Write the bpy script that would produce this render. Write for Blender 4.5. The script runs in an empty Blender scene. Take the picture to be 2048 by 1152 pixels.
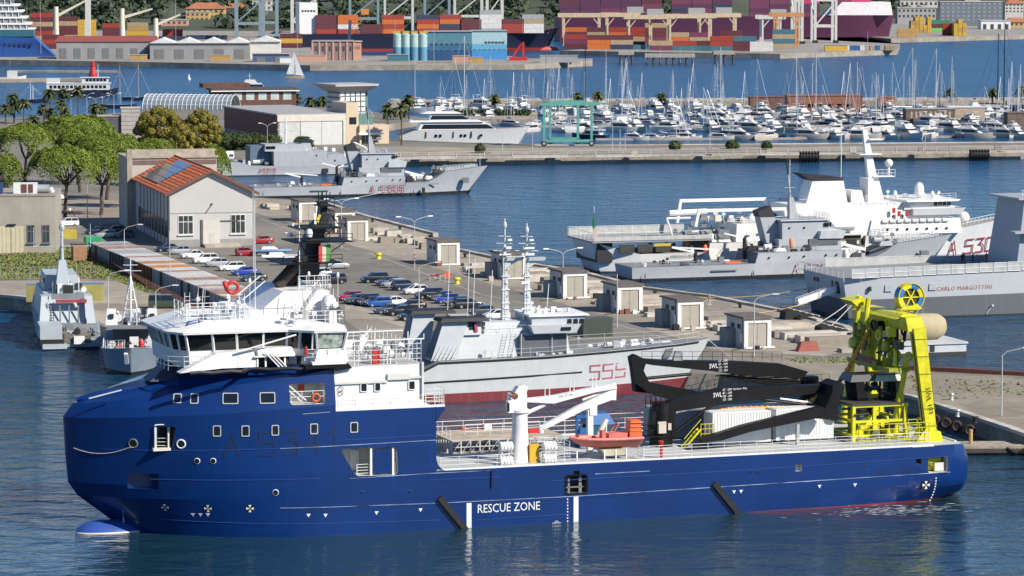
import bpy,math,random
from math import sin,cos,pi,radians as R
from mathutils import Vector,Matrix
import numpy as np
random.seed(7)
SC=bpy.context.scene
# ---------------------------------------------------------------- camera, sky, sun, exposure
FPX,CAMH,HOR=7000.0,56.0,-100.0
PITCH=math.atan((576-HOR)/FPX)
cam_d=bpy.data.cameras.new('camera'); cam=bpy.data.objects.new('camera',cam_d)
SC.collection.objects.link(cam); SC.camera=cam
cam_d.sensor_width=36.0; cam_d.lens=FPX*36.0/2048.0
cam_d.clip_start=5.0; cam_d.clip_end=12000.0
cam.location=(0,0,CAMH); cam.rotation_euler=(pi/2-PITCH,0,0)
SUN_EL,SUN_AZ=R(37),math.atan2(0.83,-0.56)
W=bpy.data.worlds.new('World'); SC.world=W; W.use_nodes=True
wn=W.node_tree.nodes; bg=wn['Background']
sky=wn.new('ShaderNodeTexSky'); sky.sky_type='NISHITA'; sky.sun_disc=False
sky.sun_elevation=SUN_EL; sky.sun_rotation=SUN_AZ; sky.air_density=0.75; sky.dust_density=0.0; sky.ozone_density=6.0
W.node_tree.links.new(sky.outputs[0],bg.inputs[0]); bg.inputs[1].default_value=0.095
sl=bpy.data.lights.new('sun','SUN'); sl.energy=4.7; sl.angle=R(0.5); sl.color=(1.0,0.92,0.80)
so=bpy.data.objects.new('sun',sl); SC.collection.objects.link(so)
sd=Vector((sin(SUN_AZ)*cos(SUN_EL),cos(SUN_AZ)*cos(SUN_EL),sin(SUN_EL)))
so.rotation_euler=(-sd).to_track_quat('-Z','Y').to_euler(); so.location=sd*500+Vector((0,600,0))
SC.view_settings.view_transform='Standard'; SC.view_settings.look='None'
SC.view_settings.exposure=0.45; SC.view_settings.gamma=1.0
SC.render.engine='CYCLES'
SC.cycles.use_denoising=True
SC.cycles.max_bounces=6; SC.cycles.diffuse_bounces=2; SC.cycles.glossy_bounces=3; SC.cycles.transmission_bounces=2
SC.cycles.caustics_reflective=False; SC.cycles.caustics_refractive=False
# ---------------------------------------------------------------- survey helpers (photo pixel -> place on the ground)
_c,_s=cos(PITCH),sin(PITCH)
def ray(x,y):
 a=(x-1024)/FPX; b=-(y-576)/FPX
 return(a,_c+b*_s,-_s+b*_c)
def P(x,y,z=0.0):
 d=ray(x,y); t=(z-CAMH)/d[2]
 return Vector((d[0]*t,d[1]*t,z))
def PD(x,y,D):
 d=ray(x,y); t=D/d[1]
 return Vector((d[0]*t,D,CAMH+d[2]*t))
class Fr:
 def __init__(s,O,deg):s.O=O; s.a=R(deg); s.ca=cos(s.a); s.sa=sin(s.a)
 def side(s,x,y,n=0.0):
  d=ray(x,y); t=(n-s.O[0]*s.sa+s.O[1]*s.ca)/(-d[0]*s.sa+d[1]*s.ca)
  X,Y,Z=d[0]*t,d[1]*t,CAMH+d[2]*t
  return((X-s.O[0])*s.ca+(Y-s.O[1])*s.sa,Z)
 def flat(s,x,y,z):
  p=P(x,y,z); X=p.x-s.O[0]; Y=p.y-s.O[1]
  return(X*s.ca+Y*s.sa,-X*s.sa+Y*s.ca)
 def world(s,a,n,z):return Vector((s.O[0]+a*s.ca-n*s.sa,s.O[1]+a*s.sa+n*s.ca,z))
 # ---------------------------------------------------------------- mesh helpers
def V3(p):return(float(p[0]),float(p[1]),float(p[2]))
class MB:
 def __init__(s):s.v=[]; s.f=[]; s.mi=[]; s.cur=0
 def mat(s,i):s.cur=i;return s
 def add(s,vs,fs):
  o=len(s.v); s.v+=[V3(p)for p in vs]
  for f in fs:s.f.append(tuple(i+o for i in f)); s.mi.append(s.cur)
  return s
 def hexa(s,p):
  return s.add(p,[(3,2,1,0),(4,5,6,7),(0,1,5,4),(1,2,6,5),(2,3,7,6),(3,0,4,7)])
 def box(s,x0,x1,y0,y1,z0,z1):
  if x0>x1:x0,x1=x1,x0
  if y0>y1:y0,y1=y1,y0
  if z0>z1:z0,z1=z1,z0
  return s.hexa([(x0,y0,z0),(x1,y0,z0),(x1,y1,z0),(x0,y1,z0),(x0,y0,z1),(x1,y0,z1),(x1,y1,z1),(x0,y1,z1)])
 def tap(s,x0,x1,y0,y1,z0,X0,X1,Y0,Y1,z1):
  return s.hexa([(x0,y0,z0),(x1,y0,z0),(x1,y1,z0),(x0,y1,z0),(X0,Y0,z1),(X1,Y0,z1),(X1,Y1,z1),(X0,Y1,z1)])
 def obox(s,c,sx,sy,z0,z1,rz=0.0):
  ca,sa=cos(rz),sin(rz)
  q=[(c[0]+a*ca-b*sa,c[1]+a*sa+b*ca)for a,b in((-sx/2,-sy/2),(sx/2,-sy/2),(sx/2,sy/2),(-sx/2,sy/2))]
  return s.hexa([(x,y,z0)for x,y in q]+[(x,y,z1)for x,y in q])
 def beam(s,p,q,w,h,w2=None,h2=None):
  p=Vector(p); q=Vector(q); d=(q-p).normalized()
  a=d.cross(Vector((0,0,1)))
  if a.length<1e-4:a=Vector((1,0,0))
  a.normalize(); b=a.cross(d).normalized()
  w2=w if w2 is None else w2; h2=h if h2 is None else h2
  r=[p-a*w/2-b*h/2,p+a*w/2-b*h/2,p+a*w/2+b*h/2,p-a*w/2+b*h/2,q-a*w2/2-b*h2/2,q+a*w2/2-b*h2/2,q+a*w2/2+b*h2/2,q-a*w2/2+b*h2/2]
  return s.hexa(r)
 def tube(s,p,q,r,n=6,r2=None,cap=True):
  p=Vector(p); q=Vector(q); d=q-p
  if d.length<1e-6:return s
  d.normalize(); a=d.cross(Vector((0,0,1)))
  if a.length<1e-4:a=Vector((1,0,0))
  a.normalize(); b=d.cross(a); r2=r if r2 is None else r2
  vs=[]
  for c_,rr in((p,r),(q,r2)):
   for i in range(n):
    t=2*pi*i/n; vs.append(c_+a*(cos(t)*rr)+b*(sin(t)*rr))
  fs=[(i,(i+1)%n,n+(i+1)%n,n+i)for i in range(n)]
  if cap:fs+=[tuple(range(n-1,-1,-1)),tuple(range(n,2*n))]
  return s.add(vs,fs)
 def path(s,pts,r,n=5):
  for a,b in zip(pts[:-1],pts[1:]):s.tube(a,b,r,n)
  return s
 def prism(s,poly,ax,a,b):
  n=len(poly)
  def pt(u,v,w):return(w,u,v)if ax=='x' else((u,w,v)if ax=='y' else(u,v,w))
  vs=[pt(u,v,a)for u,v in poly]+[pt(u,v,b)for u,v in poly]
  area=sum(poly[i][0]*poly[(i+1)%n][1]-poly[(i+1)%n][0]*poly[i][1]for i in range(n))
  flip=(area>0)^(ax=='y')^(b<a)
  side=[(i,(i+1)%n,n+(i+1)%n,n+i)for i in range(n)]
  fs=[tuple(range(n-1,-1,-1)),tuple(range(n,2*n))]+side
  if not flip:fs=[tuple(reversed(f))for f in fs]
  return s.add(vs,fs)
 def lathe(s,prof,c=(0,0,0),n=16,axis='z'):
  def pt(r,h,t):
   x,y=r*cos(t),r*sin(t)
   return(c[0]+x,c[1]+y,c[2]+h)if axis=='z' else((c[0]+h,c[1]+x,c[2]+y)if axis=='x' else(c[0]+y,c[1]+h,c[2]+x))
  vs=[pt(r,h,2*pi*i/n)for r,h in prof for i in range(n)]; m=len(prof)
  fs=[(j*n+i,j*n+(i+1)%n,(j+1)*n+(i+1)%n,(j+1)*n+i)for j in range(m-1)for i in range(n)]
  fs+=[tuple(range(n-1,-1,-1)),tuple(range((m-1)*n,m*n))]
  return s.add(vs,fs)
 def ball(s,c,r,n=10,sq=1.0):
  m=max(4,n//2)
  return s.lathe([(max(1e-3,r*sin(pi*j/m)),-r*sq*cos(pi*j/m))for j in range(m+1)],c,n)
 def torus(s,c,Rr,r,axis='y',n=16,k=6):
  vs=[]
  for i in range(n):
   t=2*pi*i/n
   for j in range(k):
    u=2*pi*j/k; q=Rr+r*cos(u); x,y,z=q*cos(t),q*sin(t),r*sin(u)
    vs.append((c[0]+x,c[1]+z,c[2]+y)if axis=='y' else((c[0]+z,c[1]+x,c[2]+y)if axis=='x' else(c[0]+x,c[1]+y,c[2]+z)))
  fs=[(i*k+j,i*k+(j+1)%k,((i+1)%n)*k+(j+1)%k,((i+1)%n)*k+j)for i in range(n)for j in range(k)]
  return s.add(vs,fs)
 def loft(s,rings,cap=True,closed=True):
  n=len(rings[0]); vs=[p for r in rings for p in r]; m=n if closed else n-1
  fs=[(j*n+i,j*n+(i+1)%n,(j+1)*n+(i+1)%n,(j+1)*n+i)for j in range(len(rings)-1)for i in range(m)]
  if cap:fs+=[tuple(range(n-1,-1,-1)),tuple(range((len(rings)-1)*n,len(rings)*n))]
  return s.add(vs,fs)
 def rail(s,pts,h=1.1,bars=3,step=1.6,r=0.028,post=0.034):
  for a,b in zip(pts[:-1],pts[1:]):
   a=Vector(a); b=Vector(b); L=(b-a).length; k=max(1,int(round(L/step)))
   for i in range(1,bars+1):
    dz=Vector((0,0,h*i/bars)); s.tube(a+dz,b+dz,r,4,cap=False)
   for i in range(k+1):
    p=a.lerp(b,i/k); s.tube(p,p+Vector((0,0,h)),post,4)
  return s
 def ladder(s,p,q,w=0.5,r=0.025,side=(1,0,0),step=0.35):
  p=Vector(p); q=Vector(q); e=Vector(side)*(w/2); n=max(2,int((q-p).length/step))
  s.tube(p-e,q-e,r,4); s.tube(p+e,q+e,r,4)
  for i in range(1,n):m=p.lerp(q,i/n); s.tube(m-e,m+e,r*.8,4)
  return s
 def text(s,t,o,u,v,h,spacing=1.0,fit=None):
  vs,fs=glyphs(t,spacing); o=Vector(o); u=Vector(u); v=Vector(v); k=h/0.72; ku=k
  if fit:ku=fit/max(p[0]for p in vs)
  return s.add([o+u*(p[0]*ku)+v*(p[1]*k)for p in vs],fs)
 def strokes(s,t,fn,h,w,gap=0.35,th=0.13):
  u0=0.0
  for ch in t:
   if ch==' ':u0+=w*0.8; continue
   for line in STROKE[ch]:
    for(a,b),(c_,d)in zip(line[:-1],line[1:]):
     p=Vector((u0+a*w,b*h)); q=Vector((u0+c_*w,d*h)); e=(q-p).normalized(); m=Vector((-e.y,e.x))*th/2
     p=p-e*th/2; q=q+e*th/2; K=4
     for i in range(K):
      A=p.lerp(q,i/K); Bq=p.lerp(q,(i+1)/K)
      s.add([fn(*(A-m)),fn(*(Bq-m)),fn(*(Bq+m)),fn(*(A+m))],[(0,1,2,3)])
   u0+=w*(1+gap)if ch!='1' else w*(0.6+gap)
  return s
 def mesh(s,name,mats,smooth=False,ang=0.7):
  me=bpy.data.meshes.new(name); me.from_pydata(s.v,[],s.f)
  for m in(mats if isinstance(mats,(list,tuple))else[mats]):me.materials.append(m)
  if any(s.mi):me.polygons.foreach_set('material_index',s.mi)
  if smooth:
   me.polygons.foreach_set('use_smooth',[True]*len(me.polygons))
   if ang<3:me.set_sharp_from_angle(angle=ang)
  me.update();return me
 def build(s,name,mats,parent=None,smooth=False,ang=0.7,loc=None,rz=0.0):
  return link(name,s.mesh(name,mats,smooth,ang),parent,loc,rz)
COL=SC.collection
def link(name,data,parent=None,loc=None,rz=0.0):
 o=bpy.data.objects.new(name,data); COL.objects.link(o)
 if parent is not None:o.parent=parent
 if loc is not None:o.location=loc
 if rz:o.rotation_euler=(0,0,rz)
 return o
def tag(o,label=None,cat=None,group=None,kind=None):
 if label:o['label']=label
 if cat:o['category']=cat
 if group:o['group']=group
 if kind:o['kind']=kind
 return o
def thing(name,label,cat,loc=(0,0,0),rz=0.0,group=None):
 o=link(name,None,None,loc,rz); o.empty_display_size=0.5
 return tag(o,label,cat,group)
def fthing(name,label,cat,fr,group=None):return thing(name,label,cat,(fr.O[0],fr.O[1],0),fr.a,group)
def copy_tree(o,parent=None,loc=None,rz=None,label=None):
 c=o.copy(); COL.objects.link(c); c.parent=parent
 if loc is not None:c.location=loc
 if rz is not None:c.rotation_euler=(0,0,rz)
 if label:c['label']=label
 for ch in KIDS.get(o.name,o.children):copy_tree(ch,c)
 return c
KIDS={}
def struct(o):return tag(o,kind='structure')
_G={}
def glyphs(t,spacing=1.0):
 if(t,spacing)in _G:return _G[(t,spacing)]
 cu=bpy.data.curves.new('lettering','FONT'); cu.body=t; cu.space_character=spacing; cu.resolution_u=2
 o=bpy.data.objects.new('lettering',cu); COL.objects.link(o)
 dg=bpy.context.evaluated_depsgraph_get(); me=o.evaluated_get(dg).to_mesh()
 r=([tuple(v.co)for v in me.vertices],[tuple(p.vertices)for p in me.polygons])
 o.evaluated_get(dg).to_mesh_clear(); bpy.data.objects.remove(o); bpy.data.curves.remove(cu)
 _G[(t,spacing)]=r;return r
STROKE={'A':[[(0,0),(.5,1),(1,0)],[(.2,.38),(.8,.38)]],'0':[[(0,0),(1,0),(1,1),(0,1),(0,0)]],'1':[[(.15,.78),(.5,1),(.5,0)]],'3':[[(0,1),(1,1),(.45,.58),(.75,.58),(1,.42),(1,0),(0,0)]],'4':[[(.75,0),(.75,1),(0,.32),(1,.32)]],'5':[[(1,1),(0,1),(0,.55),(1,.55),(1,0),(0,0)]],'6':[[(1,1),(0,1),(0,0),(1,0),(1,.52),(0,.52)]],'7':[[(0,1),(1,1),(.35,0)]],'8':[[(0,0),(1,0),(1,1),(0,1),(0,0)],[(0,.52),(1,.52)]],'9':[[(0,0),(1,0),(1,1),(0,1),(0,.48),(1,.48)]],'M':[[(0,0),(0,1),(.5,.5),(1,1),(1,0)]],}
_ON='first second third fourth fifth sixth seventh eighth ninth tenth eleventh twelfth thirteenth fourteenth fifteenth sixteenth seventeenth eighteenth nineteenth'.split()
def nth(i):
 i+=1;return _ON[i-1]if i<20 else(('twentieth','thirtieth','fortieth','fiftieth')[i//10-2]if i%10==0 else('twenty','thirty','forty','fifty')[i//10-2]+'-'+_ON[i%10-1])
def numerals(parent,t,fn,h,w,gap,th,mat):
 u0=0.0
 for ch in t:
  if ch!=' ':mb=MB(); mb.strokes(ch,lambda u,v,o=u0:fn(u+o,v),h,w,gap,th); mb.build('numeral',mat,parent)
  u0+=w*.8 if ch==' ' else(w*(1+gap)if ch!='1' else w*(.6+gap))
  # ---------------------------------------------------------------- materials
MAT={}
def lin(h):
 if isinstance(h,str):
  c=[int(h[i:i+2],16)/255 for i in(0,2,4)]
  return tuple((x/12.92 if x<=.04045 else((x+.055)/1.055)**2.4)for x in c)
 return h
def M(name,col=None,rough=0.55,metal=0.0,var=0.12,scale=0.8,streak=0.0,bump=0.0,bscale=20.0,spec=0.5,dirt=(0.16,0.12,0.09),coat=0.0,bands=None,emit=None,plates=None):
 """A painted or natural surface: base colour with uneven tone, optional downward weather streaks and fine relief."""
 if name in MAT:return MAT[name]
 m=bpy.data.materials.new(name); m.use_nodes=True; nt=m.node_tree; N=nt.nodes; L=nt.links
 b=N['Principled BSDF']; b.inputs['Roughness'].default_value=rough; b.inputs['Metallic'].default_value=metal
 b.inputs['Specular IOR Level'].default_value=spec; b.inputs['Coat Weight'].default_value=coat; b.inputs['Coat Roughness'].default_value=0.08
 col=lin(col); geo=N.new('ShaderNodeNewGeometry')
 c0=tuple(x*(1-var)for x in col)+(1,); c1=tuple(min(1,x*(1+var))for x in col)+(1,)
 nz=N.new('ShaderNodeTexNoise'); nz.inputs['Scale'].default_value=scale; nz.inputs['Detail'].default_value=5; L.new(geo.outputs['Position'],nz.inputs['Vector'])
 rp=N.new('ShaderNodeMapRange'); rp.inputs[1].default_value=.3; rp.inputs[2].default_value=.7; L.new(nz.outputs['Fac'],rp.inputs[0])
 mx=N.new('ShaderNodeMix'); mx.data_type='RGBA'; mx.inputs[6].default_value=c0; mx.inputs[7].default_value=c1; L.new(rp.outputs[0],mx.inputs[0])
 out=mx.outputs[2]
 if bands:
  tc=N.new('ShaderNodeTexCoord'); sp=N.new('ShaderNodeSeparateXYZ'); L.new(tc.outputs['Object'],sp.inputs[0])
  for zt,bc,tilt in bands[::-1]:
   ma=N.new('ShaderNodeMath'); ma.operation='MULTIPLY_ADD'; ma.inputs[1].default_value=-tilt; L.new(sp.outputs[0],ma.inputs[0]); L.new(sp.outputs[2],ma.inputs[2])
   lt=N.new('ShaderNodeMath'); lt.operation='LESS_THAN'; lt.inputs[1].default_value=zt; L.new(ma.outputs[0],lt.inputs[0])
   k=N.new('ShaderNodeMix'); k.data_type='RGBA'; L.new(lt.outputs[0],k.inputs[0]); L.new(out,k.inputs[6]); k.inputs[7].default_value=lin(bc)+(1,); out=k.outputs[2]
 if plates:
  tc2=N.new('ShaderNodeTexCoord'); mp2=N.new('ShaderNodeMapping'); mp2.inputs['Rotation'].default_value=(pi/2,0,0); L.new(tc2.outputs['Object'],mp2.inputs[0])
  bk=N.new('ShaderNodeTexBrick'); bk.inputs['Scale'].default_value=1.0; bk.inputs['Brick Width'].default_value=plates[0]; bk.inputs['Row Height'].default_value=plates[1]; bk.inputs['Mortar Size'].default_value=.025; bk.inputs['Color1'].default_value=(1,1,1,1); bk.inputs['Color2'].default_value=(.86,.86,.86,1); bk.inputs['Mortar'].default_value=(1.35,1.3,1.2,1); L.new(mp2.outputs[0],bk.inputs['Vector'])
  mm=N.new('ShaderNodeMix'); mm.data_type='RGBA'; mm.blend_type='MULTIPLY'; mm.inputs[0].default_value=1; L.new(out,mm.inputs[6]); L.new(bk.outputs['Color'],mm.inputs[7]); out=mm.outputs[2]
 if streak:
  mp=N.new('ShaderNodeMapping'); mp.inputs['Scale'].default_value=(1.6,1.6,0.10); L.new(geo.outputs['Position'],mp.inputs[0])
  n2=N.new('ShaderNodeTexNoise'); n2.inputs['Scale'].default_value=1.0; n2.inputs['Detail'].default_value=6; n2.inputs['Roughness'].default_value=.7; L.new(mp.outputs[0],n2.inputs['Vector'])
  r2=N.new('ShaderNodeMapRange'); r2.inputs[1].default_value=.52; r2.inputs[2].default_value=.78; r2.inputs[4].default_value=streak; L.new(n2.outputs['Fac'],r2.inputs[0])
  m2=N.new('ShaderNodeMix'); m2.data_type='RGBA'; L.new(r2.outputs[0],m2.inputs[0]); L.new(out,m2.inputs[6]); m2.inputs[7].default_value=tuple(dirt)+(1,); out=m2.outputs[2]
 L.new(out,b.inputs['Base Color'])
 if emit:b.inputs['Emission Color'].default_value=lin(emit[0])+(1,); b.inputs['Emission Strength'].default_value=emit[1]
 if bump:
  n3=N.new('ShaderNodeTexNoise'); n3.inputs['Scale'].default_value=bscale; n3.inputs['Detail'].default_value=4; L.new(geo.outputs['Position'],n3.inputs['Vector'])
  bp=N.new('ShaderNodeBump'); bp.inputs['Strength'].default_value=bump; bp.inputs['Distance'].default_value=0.1; L.new(n3.outputs['Fac'],bp.inputs['Height']); L.new(bp.outputs[0],b.inputs['Normal'])
 MAT[name]=m;return m
def glass(name='dark_glass',col=(0.01,0.013,0.015),rough=0.06):
 return M(name,col,rough,var=0.2,scale=0.5,spec=0.6)
WHITE=M('white_paint',(.78,.78,.76),.4,var=.04,streak=.10)
WHITE2=M('white_steel',(.72,.73,.72),.45,var=.06)
BLACK=M('black_paint',(.007,.007,.008),.5,var=.3,spec=.22)
RUBBER=M('black_rubber',(.018,.018,.018),.85,var=.3,scale=3)
GREY=M('navy_grey',(.36,.385,.41),.5,var=.06,streak=.3,dirt=(.2,.19,.18))
GREYD=M('navy_grey_deck',(.17,.185,.2),.75,var=.14,scale=.5)
YEL=M('acid_yellow_paint',(.64,.60,.02),.38,var=.16,scale=1.5,streak=.4,dirt=(.16,.14,.02))
ORANGE=M('orange_paint',(.75,.11,.02),.45,var=.1)
RED=M('red_paint',(.5,.03,.025),.45,var=.12)
GLASS=glass(); STEEL=M('galvanised_steel',(.42,.43,.43),.45,.3,var=.12)
ROPE=M('pale_rope',(.55,.52,.44),.85,var=.15,scale=6)
# ================================================================ SETTING
QZ=2.0
PA=R(19)
AX=Vector((sin(PA),-cos(PA),0)); BX=Vector((cos(PA),sin(PA),0))
def water_mat():
 m=bpy.data.materials.new('sea_water'); m.use_nodes=True; N=m.node_tree.nodes; L=m.node_tree.links
 b=N['Principled BSDF']; b.inputs['Base Color'].default_value=(.009,.036,.06,1); b.inputs['Specular IOR Level'].default_value=.5; b.inputs['IOR'].default_value=1.33
 geo=N.new('ShaderNodeNewGeometry')
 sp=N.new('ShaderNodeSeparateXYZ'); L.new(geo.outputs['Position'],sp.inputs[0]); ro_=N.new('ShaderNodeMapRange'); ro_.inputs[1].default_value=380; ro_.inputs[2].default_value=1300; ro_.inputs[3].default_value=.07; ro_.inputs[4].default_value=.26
 cm_=N.new('ShaderNodeMix'); cm_.data_type='RGBA'; cm_.inputs[6].default_value=(.009,.036,.055,1); cm_.inputs[7].default_value=(.008,.066,.155,1); cr_=N.new('ShaderNodeMapRange'); cr_.inputs[1].default_value=370; cr_.inputs[2].default_value=560; L.new(sp.outputs[1],cr_.inputs[0]); L.new(cr_.outputs[0],cm_.inputs[0]); L.new(cm_.outputs[2],b.inputs['Base Color'])  # bluer with distance: open water plus sky reflection put into the colour
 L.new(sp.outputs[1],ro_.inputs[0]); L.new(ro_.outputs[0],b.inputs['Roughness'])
 def noise(sx,sy,sc,det,rot=0.0,ro=.55):
  mp=N.new('ShaderNodeMapping'); mp.inputs['Scale'].default_value=(sx,sy,1); mp.inputs['Rotation'].default_value=(0,0,rot); L.new(geo.outputs['Position'],mp.inputs[0])
  n=N.new('ShaderNodeTexNoise'); n.inputs['Scale'].default_value=sc; n.inputs['Detail'].default_value=det; n.inputs['Roughness'].default_value=ro; n.inputs['Distortion'].default_value=.35; L.new(mp.outputs[0],n.inputs['Vector']);return n.outputs['Fac']
 a=noise(.8,1.3,.55,4,.3); c=noise(1,1.5,1.5,3,-.4); g=noise(.35,1,.012,4,.15)
 big=noise(1,1.6,.13,3,.5)
 def math_(op,x,y):
  k=N.new('ShaderNodeMath'); k.operation=op
  for i,q in enumerate((x,y)):
   if isinstance(q,(int,float)):k.inputs[i].default_value=q
   else:L.new(q,k.inputs[i])
  return k.outputs[0]
 h=math_('ADD',math_('MULTIPLY',a,.8),math_('MULTIPLY',c,.22)); h=math_('ADD',h,math_('MULTIPLY',big,3.0))
 mr=N.new('ShaderNodeMapRange'); mr.inputs[1].default_value=.35; mr.inputs[2].default_value=.65; mr.inputs[3].default_value=.55; mr.inputs[4].default_value=1.0; L.new(g,mr.inputs[0])
 bp=N.new('ShaderNodeBump'); bp.inputs['Distance'].default_value=1.2; m3=N.new('ShaderNodeMapRange'); m3.inputs[1].default_value=335; m3.inputs[2].default_value=460; m3.inputs[3].default_value=.17; m3.inputs[4].default_value=1; L.new(sp.outputs[1],m3.inputs[0]); L.new(math_('MULTIPLY',mr.outputs[0],m3.outputs[0]),bp.inputs['Strength']); L.new(h,bp.inputs['Height'])
 L.new(bp.outputs[0],b.inputs['Normal']);return m
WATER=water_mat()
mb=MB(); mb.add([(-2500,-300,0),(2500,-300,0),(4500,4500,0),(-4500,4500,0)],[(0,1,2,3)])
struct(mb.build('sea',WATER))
def ground_mat(name,base,dark,light,sc=.06,patch=.5,bump=.25):
 m=bpy.data.materials.new(name); m.use_nodes=True; N=m.node_tree.nodes; L=m.node_tree.links; b=N['Principled BSDF']; b.inputs['Roughness'].default_value=.9
 geo=N.new('ShaderNodeNewGeometry')
 def nz(scale,det=6,ro=.6):
  n=N.new('ShaderNodeTexNoise'); n.inputs['Scale'].default_value=scale; n.inputs['Detail'].default_value=det; n.inputs['Roughness'].default_value=ro; L.new(geo.outputs['Position'],n.inputs['Vector']);return n.outputs['Fac']
 def mr(x,a,c,lo=0,hi=1):
  k=N.new('ShaderNodeMapRange'); k.inputs[1].default_value=a; k.inputs[2].default_value=c; k.inputs[3].default_value=lo; k.inputs[4].default_value=hi; L.new(x,k.inputs[0]);return k.outputs[0]
 def mix(f,A,Bc):
  k=N.new('ShaderNodeMix'); k.data_type='RGBA'; L.new(f,k.inputs[0])
  for i,q in((6,A),(7,Bc)):
   if isinstance(q,tuple):k.inputs[i].default_value=q+(1,)
   else:L.new(q,k.inputs[i])
  return k.outputs[2]
 vo=N.new('ShaderNodeTexVoronoi'); vo.inputs['Scale'].default_value=.085; vo.distance='CHEBYCHEV'; mpv=N.new('ShaderNodeMapping'); mpv.inputs['Rotation'].default_value=(0,0,-.33); L.new(geo.outputs['Position'],mpv.inputs[0]); L.new(mpv.outputs[0],vo.inputs['Vector']); sv=N.new('ShaderNodeSeparateColor'); L.new(vo.outputs['Color'],sv.inputs[0])
 c=mix(mr(nz(sc),.42,.62),base,light); c=mix(mr(sv.outputs[0],.55,1,0,.55),c,dark); c=mix(mr(nz(.35,3),.62,.72,0,.5),c,dark); c=mix(mr(nz(sc*5),.5,.72,0,patch),c,dark); c=mix(mr(nz(1.7,8),.35,.7,0,.3),c,dark)
 L.new(c,b.inputs['Base Color'])
 bp=N.new('ShaderNodeBump'); bp.inputs['Strength'].default_value=bump; bp.inputs['Distance'].default_value=.08; L.new(nz(3,6),bp.inputs['Height']); L.new(bp.outputs[0],b.inputs['Normal'])
 MAT[name]=m;return m
ASPH=ground_mat('old_asphalt',(.195,.180,.152),(.125,.116,.10),(.24,.222,.187))
CONC=ground_mat('worn_concrete',(.33,.29,.228),(.17,.145,.115),(.43,.38,.305),.09,.6)
STONE=ground_mat('quay_stone',(.30,.265,.215),(.12,.1,.08),(.40,.355,.295),.3,.7,.6)
EARTH=ground_mat('dry_earth',(.24,.195,.14),(.12,.095,.065),(.32,.265,.2),.1,.5,.5)
def slab(name,pts,z=QZ,zb=-2.5,top=ASPH,side=STONE):
 """ground sheet with a quay wall all round; pts are places on the ground"""
 mb=MB(); n=len(pts); q=[(p[0],p[1],z)for p in pts]; w=[(p[0],p[1],zb)for p in pts]
 mb.mat(0).add(q,[tuple(range(n))]); mb.mat(1)
 for i in range(n):mb.add([q[i],q[(i+1)%n],w[(i+1)%n],w[i]],[(0,1,2,3)])
 o=mb.build(name,[top,side])
 if o.data.polygons[0].normal.z<0:o.data.flip_normals()
 return struct(o)
PX=lambda*pts:[P(x,y,QZ)for x,y in pts]
corner=Vector((-36,440,0)); lft=P(60,598,QZ)
main_pts=PX((-900,560),(0,592))+[lft,P(212,655,QZ),P(305,672,QZ),corner,Vector((-20,437.5,0)),Vector((14,447.5,0))]+PX((1440,748),(1640,766),(1700,772),(1830,796),(2048,868),(2500,1000),(2500,760),(2048,752),(1765,737),(1745,690),(1690,655),(1560,622),(1420,594),(1290,578),(1180,550),(1010,521),(873,492),(872,468),(722,430),(640,402),(470,392),(428,345),(432,323),(800,317),(1300,311),(2048,303),(2700,296),(2700,280),(2048,285),(1250,291),(1070,291),(780,282),(770,250),(860,236),(780,228),(640,212),(330,222),(0,236),(-900,246))
slab('quay_ground',main_pts)
# lighter concrete apron along the kiosks, and worn earth / grass areas, as thin sheets above the asphalt
def sheet(name,pts,mat,dz=.004,z=QZ):
 mb=MB(); mb.add([(p[0],p[1],z+dz)for p in pts],[tuple(range(len(pts)))]); o=mb.build(name,mat)
 if o.data.polygons[0].normal.z<0:o.data.flip_normals()
 return struct(o)
sheet('concrete_apron',PX((505,396),(640,404),(720,433),(868,472),(868,494),(1010,523),(1180,552),(1290,581),(1420,597),(1560,625),(1680,657),(1730,692),(1650,712),(1430,700),(1290,655),(1100,600),(960,562),(840,528),(700,490),(600,452),(508,425)),CONC)
sheet('pier_road',PX((700,312),(1300,304),(2048,296),(2600,291),(2600,286),(2048,290),(1250,296),(1000,296),(700,292)),CONC)
sheet('parking_concrete',PX((690,603),(800,640),(900,690),(760,690),(690,640)),CONC,.006)
EARTHP=PX((1450,706),(1640,716),(1740,712),(1765,742),(2048,757),(2400,765),(2400,940),(2048,862),(1830,790),(1700,768),(1640,762),(1445,744))
sheet('dusty_apron',EARTHP,ground_mat('dusty_asphalt',(.25,.222,.172),(.16,.145,.112),(.33,.285,.21),.12,.6),.008)
GRASSG=ground_mat('grass_soil',(.13,.16,.045),(.17,.145,.075),(.09,.13,.03),.15,.5,.6)
sheet('grass_verge',PX((-500,510),(0,512),(60,500),(120,492),(175,497),(265,545),(330,585),(290,585),(230,560),(170,557),(0,560),(-500,550)),GRASSG,.010)
sheet('concrete_apron_west',PX((-500,552),(0,562),(170,559),(235,563),(330,600),(420,660),(310,668),(215,651),(80,598),(0,590),(-500,575)),CONC,.007)
sheet('yard_concrete',PX((112,400),(240,400),(240,445),(115,460)),ground_mat('yard_paving',(.30,.245,.19),(.2,.165,.13),(.36,.3,.24),.2,.4),.012)
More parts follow.
